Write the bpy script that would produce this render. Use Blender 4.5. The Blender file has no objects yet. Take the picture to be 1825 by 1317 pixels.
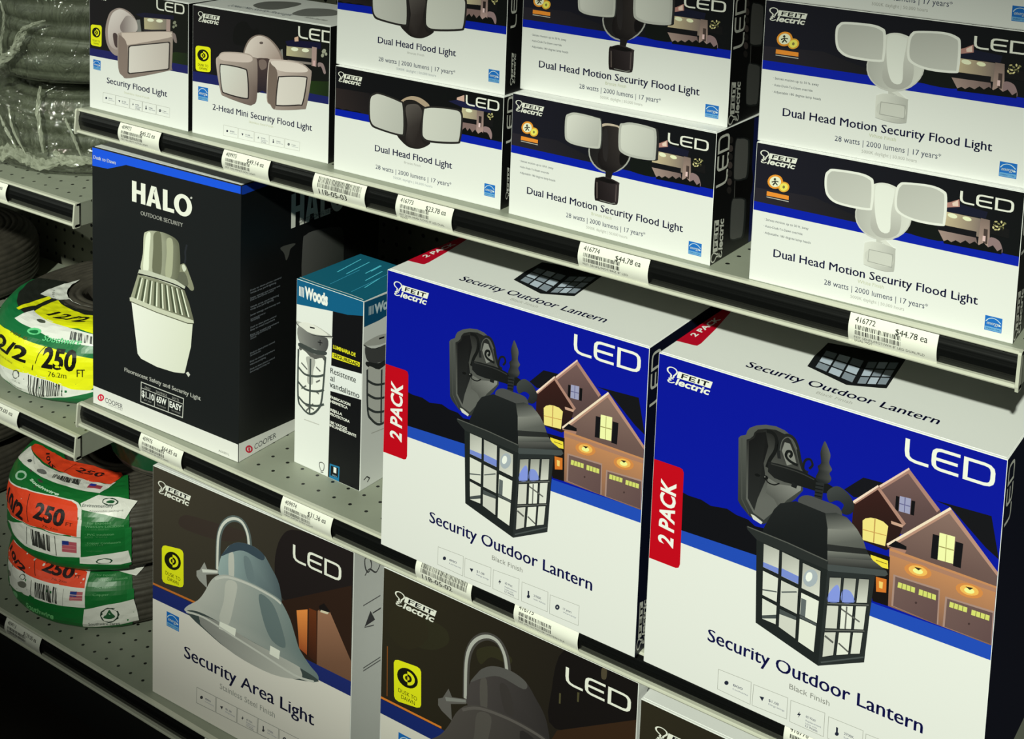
import bpy, bmesh, math, random
from mathutils import Vector, Matrix, Quaternion
random.seed(7)
S = bpy.context.scene
COL = S.collection
# ------------------------------------------------------------------ camera
cd = bpy.data.cameras.new('camera'); cam = bpy.data.objects.new('camera', cd); COL.objects.link(cam)
cd.sensor_width = 36.0; cd.lens = 36 * 2382.3017 / 1825
cd.shift_x = -55.61 / 1825; cd.shift_y = -760.33 / 1825      # the photo is the upper crop of a larger frame
cd.clip_start = 0.05
R_ = ((0.832616, 0.552592, 0.037325), (0.098331, -0.081166, -0.991838), (-0.545053, 0.82949, -0.121917))
cam.matrix_world = Matrix(((R_[0][0], -R_[1][0], -R_[2][0], 1.45848), (R_[0][1], -R_[1][1], -R_[2][1], -1.11447),
                           (R_[0][2], -R_[1][2], -R_[2][2], 1.34658), (0, 0, 0, 1)))
S.camera = cam
# ------------------------------------------------------------------ world, lamps, exposure
W = bpy.data.worlds.new('world'); S.world = W; W.use_nodes = True
W.node_tree.nodes['Background'].inputs[0].default_value = (0.93, 1.0, 0.84, 1)
W.node_tree.nodes['Background'].inputs[1].default_value = 0.06
def area(name, loc, target, size, power, color, size_y=None):
    l = bpy.data.lights.new(name, 'AREA'); l.energy = power; l.color = color; l.size = size
    l.shape = 'DISK' if size_y is None else 'RECTANGLE'
    if size_y: l.size_y = size_y
    o = bpy.data.objects.new(name, l); COL.objects.link(o); o.location = loc
    o.rotation_euler = (Vector(target) - Vector(loc)).to_track_quat('-Z', 'Y').to_euler()
    return o
sl = bpy.data.lights.new('ceiling_spot', 'SPOT'); so = bpy.data.objects.new('ceiling_spot', sl); COL.objects.link(so)
sl.energy = 2180; sl.color = (0.93, 1.0, 0.83); sl.spot_size = math.radians(10.0); sl.spot_blend = 1.0; sl.shadow_soft_size = 0.10
so.scale = (3.6, 1.0, 1.0)                                          # a wide flat beam along the aisle
so.location = (2.4, -4.85, 4.3); so.rotation_euler = ((Vector((0.82, 0.0, 0.68)) - so.location).to_track_quat('-Z', 'Y') @ Quaternion((0, 0, 1), math.radians(-10.6))).to_euler()
l2 = bpy.data.lights.new('aisle_spot', 'SPOT'); s2 = bpy.data.objects.new('aisle_spot', l2); COL.objects.link(s2)
l2.energy = 430; l2.color = (0.92, 1.0, 0.86); l2.spot_size = math.radians(13); l2.spot_blend = 1.0; l2.shadow_soft_size = 0.15
s2.location = (-3.0, -5.2, 2.5); s2.rotation_euler = (Vector((-0.3, 0.0, 0.86)) - s2.location).to_track_quat('-Z', 'Y').to_euler()
S.view_settings.view_transform = 'Standard'; S.view_settings.look = 'None'
S.view_settings.exposure = 0.0; S.view_settings.gamma = 1.0; S.view_settings.use_curve_mapping = False
# ------------------------------------------------------------------ materials
def lin(c):
    return tuple((x / 255 / 12.92) if x / 255 <= 0.04045 else ((x / 255 + 0.055) / 1.055) ** 2.4 for x in c)
def mat(name, c, rough=0.5, metal=0.0, spec=0.5, noise=0.0, nscale=40.0, bump=0.0):
    m = bpy.data.materials.new(name); m.use_nodes = True; nt = m.node_tree; b = nt.nodes['Principled BSDF']
    b.inputs['Base Color'].default_value = (*lin(c), 1); b.inputs['Roughness'].default_value = rough
    b.inputs['Metallic'].default_value = metal; b.inputs['Specular IOR Level'].default_value = spec
    if noise or bump:
        tc = nt.nodes.new('ShaderNodeTexCoord'); n = nt.nodes.new('ShaderNodeTexNoise')
        n.inputs['Scale'].default_value = nscale; n.inputs['Detail'].default_value = 5
        nt.links.new(tc.outputs['Object'], n.inputs['Vector'])
        if noise:
            mx = nt.nodes.new('ShaderNodeMix'); mx.data_type = 'RGBA'
            mx.inputs[6].default_value = (*lin([x * (1 - noise) for x in c]), 1); mx.inputs[7].default_value = (*lin([min(255, x * (1 + noise)) for x in c]), 1)
            nt.links.new(n.outputs['Fac'], mx.inputs[0]); nt.links.new(mx.outputs[2], b.inputs['Base Color'])
        if bump:
            bp = nt.nodes.new('ShaderNodeBump'); bp.inputs['Strength'].default_value = bump; bp.inputs['Distance'].default_value = 0.002
            nt.links.new(n.outputs['Fac'], bp.inputs['Height']); nt.links.new(bp.outputs['Normal'], b.inputs['Normal'])
    return m
def ink_mat(name, rough, spec):
    m = bpy.data.materials.new(name); m.use_nodes = True; nt = m.node_tree; b = nt.nodes['Principled BSDF']
    a = nt.nodes.new('ShaderNodeAttribute'); a.attribute_name = 'ink'
    nt.links.new(a.outputs['Color'], b.inputs['Base Color'])
    b.inputs['Roughness'].default_value = rough; b.inputs['Specular IOR Level'].default_value = spec
    return m
def perforated(name, c, dx, dy, x0, y0, rows=None, axis='xy', r=0.0023, extra=0.0):
    """painted steel with punched round holes on a one inch grid"""
    m = mat(name, c, 0.5, 0.0, 0.4, 0.05, 25.0); nt = m.node_tree; b = nt.nodes['Principled BSDF']
    src = b.inputs['Base Color'].links[0].from_socket
    tc = nt.nodes.new('ShaderNodeTexCoord'); sp = nt.nodes.new('ShaderNodeSeparateXYZ'); nt.links.new(tc.outputs['Object'], sp.inputs[0])
    def M(op, *a):
        n = nt.nodes.new('ShaderNodeMath'); n.operation = op
        for i, v in enumerate(a):
            if isinstance(v, (int, float)): n.inputs[i].default_value = v
            else: nt.links.new(v, n.inputs[i])
        return n.outputs[0]
    def cell(s, d, o):
        t = M('SUBTRACT', s, o - d / 2); return M('SUBTRACT', M('SUBTRACT', t, M('MULTIPLY', M('FLOOR', M('DIVIDE', t, d)), d)), d / 2)
    A = cell(sp.outputs[0], dx, x0); B = cell(sp.outputs[1 if axis == 'xy' else 2], dy, y0)
    d = M('SQRT', M('ADD', M('MULTIPLY', A, A), M('MULTIPLY', B, B)))
    hole = M('LESS_THAN', d, r)
    if axis == 'xy':
        band = M('MULTIPLY', M('GREATER_THAN', sp.outputs[1], y0 - 0.012), M('LESS_THAN', sp.outputs[1], y0 + 0.31))
        hole = M('MULTIPLY', hole, band)
    mx = nt.nodes.new('ShaderNodeMix'); mx.data_type = 'RGBA'; nt.links.new(hole, mx.inputs[0]); nt.links.new(src, mx.inputs[6])
    mx.inputs[7].default_value = (0.006, 0.006, 0.005, 1); nt.links.new(mx.outputs[2], b.inputs['Base Color'])
    return m
CARD = ink_mat('printed_card', 0.42, 0.35)
FILM = ink_mat('printed_film', 0.36, 0.4)
TAGP = ink_mat('printed_tag', 0.3, 0.45)
RAIL = mat('rail_paint', (196, 196, 182), 0.35, 0.0, 0.5, 0.04, 30)
CHAN = mat('black_plastic', (12, 13, 13), 0.3, 0.0, 0.6)
STEEL = mat('shelf_paint', (150, 153, 140), 0.5, 0.0, 0.4, 0.05, 25)
DARK = mat('kick_paint', (14, 15, 14), 0.6)
CABLE = mat('grey_cable', (92, 96, 82), 0.5, 0.0, 0.4, 0.18, 60, 0.3)
CABLED = mat('dark_cable', (64, 60, 54), 0.5, 0.0, 0.4, 0.3, 60, 0.3)
# ------------------------------------------------------------------ mesh helpers
def link(name, me, parent=None, m=None):
    o = bpy.data.objects.new(name, me); COL.objects.link(o)
    if m: me.materials.append(m)
    if parent: o.parent = parent
    return o
def from_bm(name, bm, m=None, parent=None, smooth=False):
    me = bpy.data.meshes.new(name); bm.to_mesh(me); bm.free()
    if smooth:
        for p in me.polygons: p.use_smooth = True
    return link(name, me, parent, m)
def thing(name, label, cat, loc=(0, 0, 0), rz=0.0, group=None):
    o = bpy.data.objects.new(name, None); COL.objects.link(o); o.empty_display_size = 0.05
    o.location = loc; o.rotation_euler = (0, 0, rz); o['label'] = label; o['category'] = cat
    if group: o['group'] = group
    return o
def boxbm(bm, x0, x1, y0, y1, z0, z1):
    v = [bm.verts.new(p) for p in ((x0, y0, z0), (x1, y0, z0), (x1, y1, z0), (x0, y1, z0), (x0, y0, z1), (x1, y0, z1), (x1, y1, z1), (x0, y1, z1))]
    for f in ((3, 2, 1, 0), (4, 5, 6, 7), (0, 1, 5, 4), (1, 2, 6, 5), (2, 3, 7, 6), (3, 0, 4, 7)): bm.faces.new([v[i] for i in f])
    return v
def extrude_profile(bm, prof, x0, x1, closed=True):
    """prof: (y, z) points; extruded along x"""
    a = [bm.verts.new((x0, y, z)) for y, z in prof]; b = [bm.verts.new((x1, y, z)) for y, z in prof]
    n = len(prof)
    for i in range(n if closed else n - 1):
        j = (i + 1) % n; bm.faces.new((a[i], a[j], b[j], b[i]))
    if closed: bm.faces.new(a[::-1]); bm.faces.new(b)
def lathe(bm, prof, n=64):
    rings = []
    for k in range(n):
        t = 2 * math.pi * k / n; rings.append([bm.verts.new((r * math.cos(t), r * math.sin(t), z)) for r, z in prof])
    for k in range(n):
        A, B = rings[k], rings[(k + 1) % n]
        for i in range(len(prof) - 1): bm.faces.new((A[i], B[i], B[i + 1], A[i + 1]))
# ------------------------------------------------------------------ flat print: shapes become coloured polygons
def smooth_pts(P, closed=True, k=4):
    n = len(P)
    if n < 3: return P
    out = []
    for i in range(n if closed else n - 1):
        if closed: p0, p1, p2, p3 = P[i - 1], P[i], P[(i + 1) % n], P[(i + 2) % n]
        else: p0, p1, p2, p3 = P[max(i - 1, 0)], P[i], P[i + 1], P[min(i + 2, n - 1)]
        for j in range(k):
            t = j / k; t2 = t * t; t3 = t2 * t
            out.append(tuple(0.5 * (2 * p1[c] + (p2[c] - p0[c]) * t + (2 * p0[c] - 5 * p1[c] + 4 * p2[c] - p3[c]) * t2 + (3 * p1[c] - p0[c] - 3 * p2[c] + p3[c]) * t3) for c in (0, 1)))
    if not closed: out.append(P[-1])
    return out
def strip(P, w, closed=False):
    """outline of a stroked line -> list of quads with mitred joins"""
    n = len(P); L = []; Rr = []
    for i in range(n):
        a = P[i - 1] if (i or closed) else P[i]; b = P[(i + 1) % n] if (i < n - 1 or closed) else P[i]
        d1 = Vector((P[i][0] - a[0], P[i][1] - a[1])); d2 = Vector((b[0] - P[i][0], b[1] - P[i][1]))
        if d1.length < 1e-6: d1 = d2.copy()
        if d2.length < 1e-6: d2 = d1.copy()
        d1.normalize(); d2.normalize(); n1 = Vector((-d1.y, d1.x)); n2 = Vector((-d2.y, d2.x)); m = n1 + n2
        if m.length < 0.3: m = n1.copy()
        m.normalize(); s = w / 2 / max(0.5, m.dot(n1))
        L.append((P[i][0] + m.x * s, P[i][1] + m.y * s)); Rr.append((P[i][0] - m.x * s, P[i][1] - m.y * s))
    q = []
    for i in range(n if closed else n - 1):
        j = (i + 1) % n; q.append([L[i], L[j], Rr[j], Rr[i]])
    return q
TXT = {}
def glyphs(s, bold, shear):
    """polygons of a string, scaled so the cap height is 1 and the width is 1"""
    k = (s, bold, shear)
    if k in TXT: return TXT[k]
    c = bpy.data.curves.new('lettering', 'FONT'); c.body = s; c.resolution_u = 2 if len(s) > 24 else 3; c.shear = shear
    if bold >= 0.025: c.offset = bold
    o = bpy.data.objects.new('lettering', c); COL.objects.link(o)
    dg = bpy.context.evaluated_depsgraph_get(); me = bpy.data.meshes.new_from_object(o.evaluated_get(dg))
    V = [(v.co.x, v.co.y) for v in me.vertices]; F = [tuple(p.vertices) for p in me.polygons]
    bpy.data.objects.remove(o); bpy.data.curves.remove(c); bpy.data.meshes.remove(me)
    if any(ch.islower() for ch in s):                                # a larger x-height, as on the boxes
        V = [(x, y * 1.13 if y < 0.45 else 0.5085 + (y - 0.45) * 0.757) for x, y in V]
    if 0 < bold < 0.025:                                             # heavier strokes: a second pass beside the first
        n = len(V); V = V + [(x + bold * 1.5, y + bold * 0.25) for x, y in V]; F = F + [tuple(i + n for i in f) for f in F]
    x0 = min(v[0] for v in V); x1 = max(v[0] for v in V)
    V = [((v[0] - x0) / (x1 - x0), v[1] / 0.69) for v in V]
    TXT[k] = (V, F); return TXT[k]
UNITS = {}
def unit_shapes(name):
    """small marks used on many boxes: list of (kind, colour, polygon list) in a 0..1 frame, y down"""
    if name in UNITS: return UNITS[name]
    W_ = (236, 235, 228); out = []
    def st(c, P, w, sm=False, cl=False):
        if sm: P = smooth_pts(P, cl, 5)
        out.append((c, strip(P, w, cl)))
    def tx(c, s, x, y, w, h, b=0.0, sh=0.0):
        V, F = glyphs(s, b, sh); V = [(x + a * w, y - d * h) for a, d in V]; out.append((c, [[V[i] for i in f] for f in F]))
    if name == 'led':      # 2.75 x 1
        w = 0.14
        st(W_, [(w / 2, 0), (w / 2, 0.55), (0.1, 0.78), (0.2, 0.89), (0.36, 0.935), (0.76, 0.935)], w)
        E = [(1.70, 0.065), (1.12, 0.065), (1.0, 0.1), (0.93, 0.19), (0.91, 0.34), (0.91, 0.66), (0.93, 0.81), (1.0, 0.9), (1.12, 0.935), (1.68, 0.935)]
        st(W_, E, w); st(W_, [(0.94, 0.5), (1.64, 0.5)], w)
        st(W_, [(1.88, 0.065), (2.44, 0.065), (2.58, 0.1), (2.66, 0.19), (2.69, 0.34), (2.69, 0.66), (2.66, 0.81), (2.58, 0.9), (2.44, 0.935), (1.88, 0.935)], w, False, True)
        asp = (2.75, 1)
    elif name == 'block':  # heavy capitals HALO, 2.62 x 1
        out.append((W_, [[(0, 0), (0.2, 0), (0.2, 0.39), (0.4, 0.39), (0.4, 0), (0.6, 0), (0.6, 1), (0.4, 1), (0.4, 0.57), (0.2, 0.57), (0.2, 1), (0, 1)]]))
        out.append((W_, [[(0.64, 1), (0.86, 0), (1.08, 0), (1.01, 0.28), (0.97, 0.24), (0.91, 0.62), (1.03, 0.62), (1.07, 0.79), (0.88, 0.79), (0.84, 1)], [(1.08, 0), (1.3, 1), (1.09, 1), (0.96, 0.24)]]))
        out.append((W_, [[(1.37, 0), (1.57, 0), (1.57, 0.82), (1.86, 0.82), (1.86, 1), (1.37, 1)]]))
        o_ = [(2.235 + 0.385 * math.sin(t * math.pi / 16), 0.5 - 0.515 * math.cos(t * math.pi / 16)) for t in range(33)]
        i_ = [(2.235 + 0.175 * math.sin(t * math.pi / 16), 0.5 - 0.33 * math.cos(t * math.pi / 16)) for t in range(33)]
        out.append((W_, [[o_[t], o_[t + 1], i_[t + 1], i_[t]] for t in range(32)]))
        asp = (2.62, 1)
    elif name == 'feit':   # 2.15 x 1.25 : bulb, plate with letters, script
        st(W_, [(0.2, 0.74), (0.24, 0.6), (0.08, 0.4), (0.06, 0.2), (0.16, 0.05), (0.32, 0.02), (0.46, 0.12), (0.5, 0.3), (0.42, 0.5), (0.36, 0.62), (0.36, 0.74)], 0.07, True)
        st(W_, [(0.2, 0.76), (0.36, 0.76)], 0.06)
        out.append((W_, [[(0.56, 0.16), (2.15, 0.16), (2.06, 0.68), (0.5, 0.68)]]))
        K_ = (20, 20, 24); sl_ = lambda P: [(x + (0.42 - y) * 0.14, y) for x, y in P]
        for P in ([(0.76, 0.27), (0.76, 0.6)], [(0.72, 0.275), (1.02, 0.275)], [(0.76, 0.43), (0.98, 0.43)], [(1.12, 0.27), (1.12, 0.6)], [(1.08, 0.275), (1.38, 0.275)],
                  [(1.12, 0.43), (1.35, 0.43)], [(1.08, 0.58), (1.38, 0.58)], [(1.52, 0.25), (1.52, 0.6)], [(1.62, 0.275), (1.98, 0.275)], [(1.8, 0.27), (1.8, 0.6)]):
            st(K_, sl_(P), 0.085 if abs(P[0][0] - P[1][0]) < 0.01 else 0.065)
        st(W_, [(0.36, 0.86), (0.24, 0.83), (0.15, 0.89), (0.24, 0.97), (0.12, 1.03), (0.14, 1.14), (0.27, 1.16), (0.42, 1.06)], 0.07, True)
        tx(W_, 'lectric', 0.44, 1.19, 1.62, 0.46, 0.03, 0.25)
        asp = (2.15, 1.25)
    else:                  # energy mark 1 x 1.25
        B = (30, 110, 200)
        out.append((B, [[(0, 0), (1, 0), (1, 1.25), (0, 1.25)]]))
        st((206, 224, 236), [(0.06, 0.5), (0.2, 0.26), (0.45, 0.14), (0.7, 0.22), (0.92, 0.46)], 0.055, True)
        tx((226, 236, 240), 'energy', 0.12, 0.72, 0.72, 0.26, 0.02, 0.3)
        out.append(((226, 236, 240), [[(0.86 + 0.11 * (1 if k % 2 == 0 else .45) * math.sin(k * math.pi / 5), 0.66 - 0.11 * (1 if k % 2 == 0 else .45) * math.cos(k * math.pi / 5)) for k in range(10)]]))
        out.append(((110, 170, 220), [[(0.03, 0.9), (0.97, 0.9), (0.97, 1.2), (0.03, 1.2)]]))
        tx((30, 100, 190), 'ENERGY STAR', 0.1, 1.12, 0.8, 0.13, 0.02)
        asp = (1, 1.25)
    UNITS[name] = (asp, out); return UNITS[name]
STEP = 0.00005
def expand(shape):
    """shape record -> (part, layer, [(polygon mm, colour per vertex)])"""
    part, kind, col, lay, D = shape
    def shade(P):
        if len(col) == 3: return [col] * len(P)
        c0, c1, ax, ay, bx, by = col; dx, dy = (bx - ax) / 10, (by - ay) / 10; q = dx * dx + dy * dy or 1
        r = []
        for x, y in P:
            t = min(1, max(0, ((x - ax / 10) * dx + (y - ay / 10) * dy) / q)); r.append(tuple(c0[i] + (c1[i] - c0[i]) * t for i in range(3)))
        return r
    res = []
    if kind in 'ps':
        P = [(D[i] / 10, D[i + 1] / 10) for i in range(0, len(D), 2)]
        if kind == 's': P = smooth_pts(P)
        res.append((P, shade(P)))
    elif kind == 'l':
        P = [(D[i] / 10, D[i + 1] / 10) for i in range(3, len(D), 2)]
        if D[1]: P = smooth_pts(P, bool(D[2]))
        for q in strip(P, D[0] / 100, bool(D[2])): res.append((q, shade(q)))
    elif kind == 't':
        s, x, y, w, h, ang, bold, shear = D; V, F = glyphs(s, bold, shear)
        if ang: V = [(x / 10 - b * h / 10, y / 10 + a * w / 10) for a, b in V]
        else: V = [(x / 10 + a * w / 10, y / 10 + b * h / 10) for a, b in V]
        for f in F: q = [V[i] for i in f]; res.append((q, shade(q)))
    else:
        nm, x, y, w, h, rot = D; (aw, ah), L = unit_shapes(nm); x, y, w, h = x / 10, y / 10, w / 10, h / 10
        for i, (c, polys) in enumerate(L):
            for P in polys:
                if rot: q = [(x + b / ah * w, y - h + a / aw * h) for a, b in P]
                else: q = [(x + a / aw * w, y - b / ah * h) for a, b in P]
                res.append((q, [c] * len(q), i))
    return part, lay, res
def print_parts(design, parent, place, m=CARD, cut=None, rename=None):
    """one mesh per printed element; place(x mm, y mm, lift) -> point on the face"""
    rec = ART[design][1:]; parts = {}; FW, FH = ART[design][0]
    for s in rec:
        part, lay, res = expand(s); parts.setdefault(part, []).append((lay, res))
    made = []
    for part, items in parts.items():
        bm = bmesh.new(); lay_c = bm.loops.layers.float_color.new('ink')
        for lay, res in items:
            for r in res:
                P, C_ = r[0], r[1]
                if FW: P = [(min(max(x, 0.7), FW - 0.7), min(max(y, 0.7), FH - 0.7)) for x, y in P]
                up = (lay + 1) * STEP + (r[2] * STEP * 0.5 if len(r) > 2 else 0)
                vs = [bm.verts.new((x, y, up * 1000)) for x, y in P]
                try: f = bm.faces.new(vs)
                except ValueError: continue
                f.normal_update()
                cc = [lin(c) for c in C_]
                for lp, c in zip(f.loops, cc): lp[lay_c] = (*c, 1)
                if f.normal.z < 0: f.normal_flip()
        if cut:
            for f in [f for f in bm.faces if len(f.verts) > 4]: bmesh.ops.triangulate(bm, faces=[f])
            xs = [v.co.x for v in bm.verts]; ys = [v.co.y for v in bm.verts]
            for ax, lo, hi in ((0, min(xs), max(xs)), (1, min(ys), max(ys))):
                t = math.floor(lo / cut) * cut + cut
                while t < hi:
                    bmesh.ops.bisect_plane(bm, geom=bm.verts[:] + bm.edges[:] + bm.faces[:], plane_co=(t, 0, 0) if ax == 0 else (0, t, 0), plane_no=(1, 0, 0) if ax == 0 else (0, 1, 0)); t += cut
        for v in bm.verts: v.co = place(v.co.x, v.co.y, v.co.z / 1000)
        me = bpy.data.meshes.new(part); bm.to_mesh(me); bm.free()
        made.append(link((rename or {}).get(part, part), me, parent, m))
    return made
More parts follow.
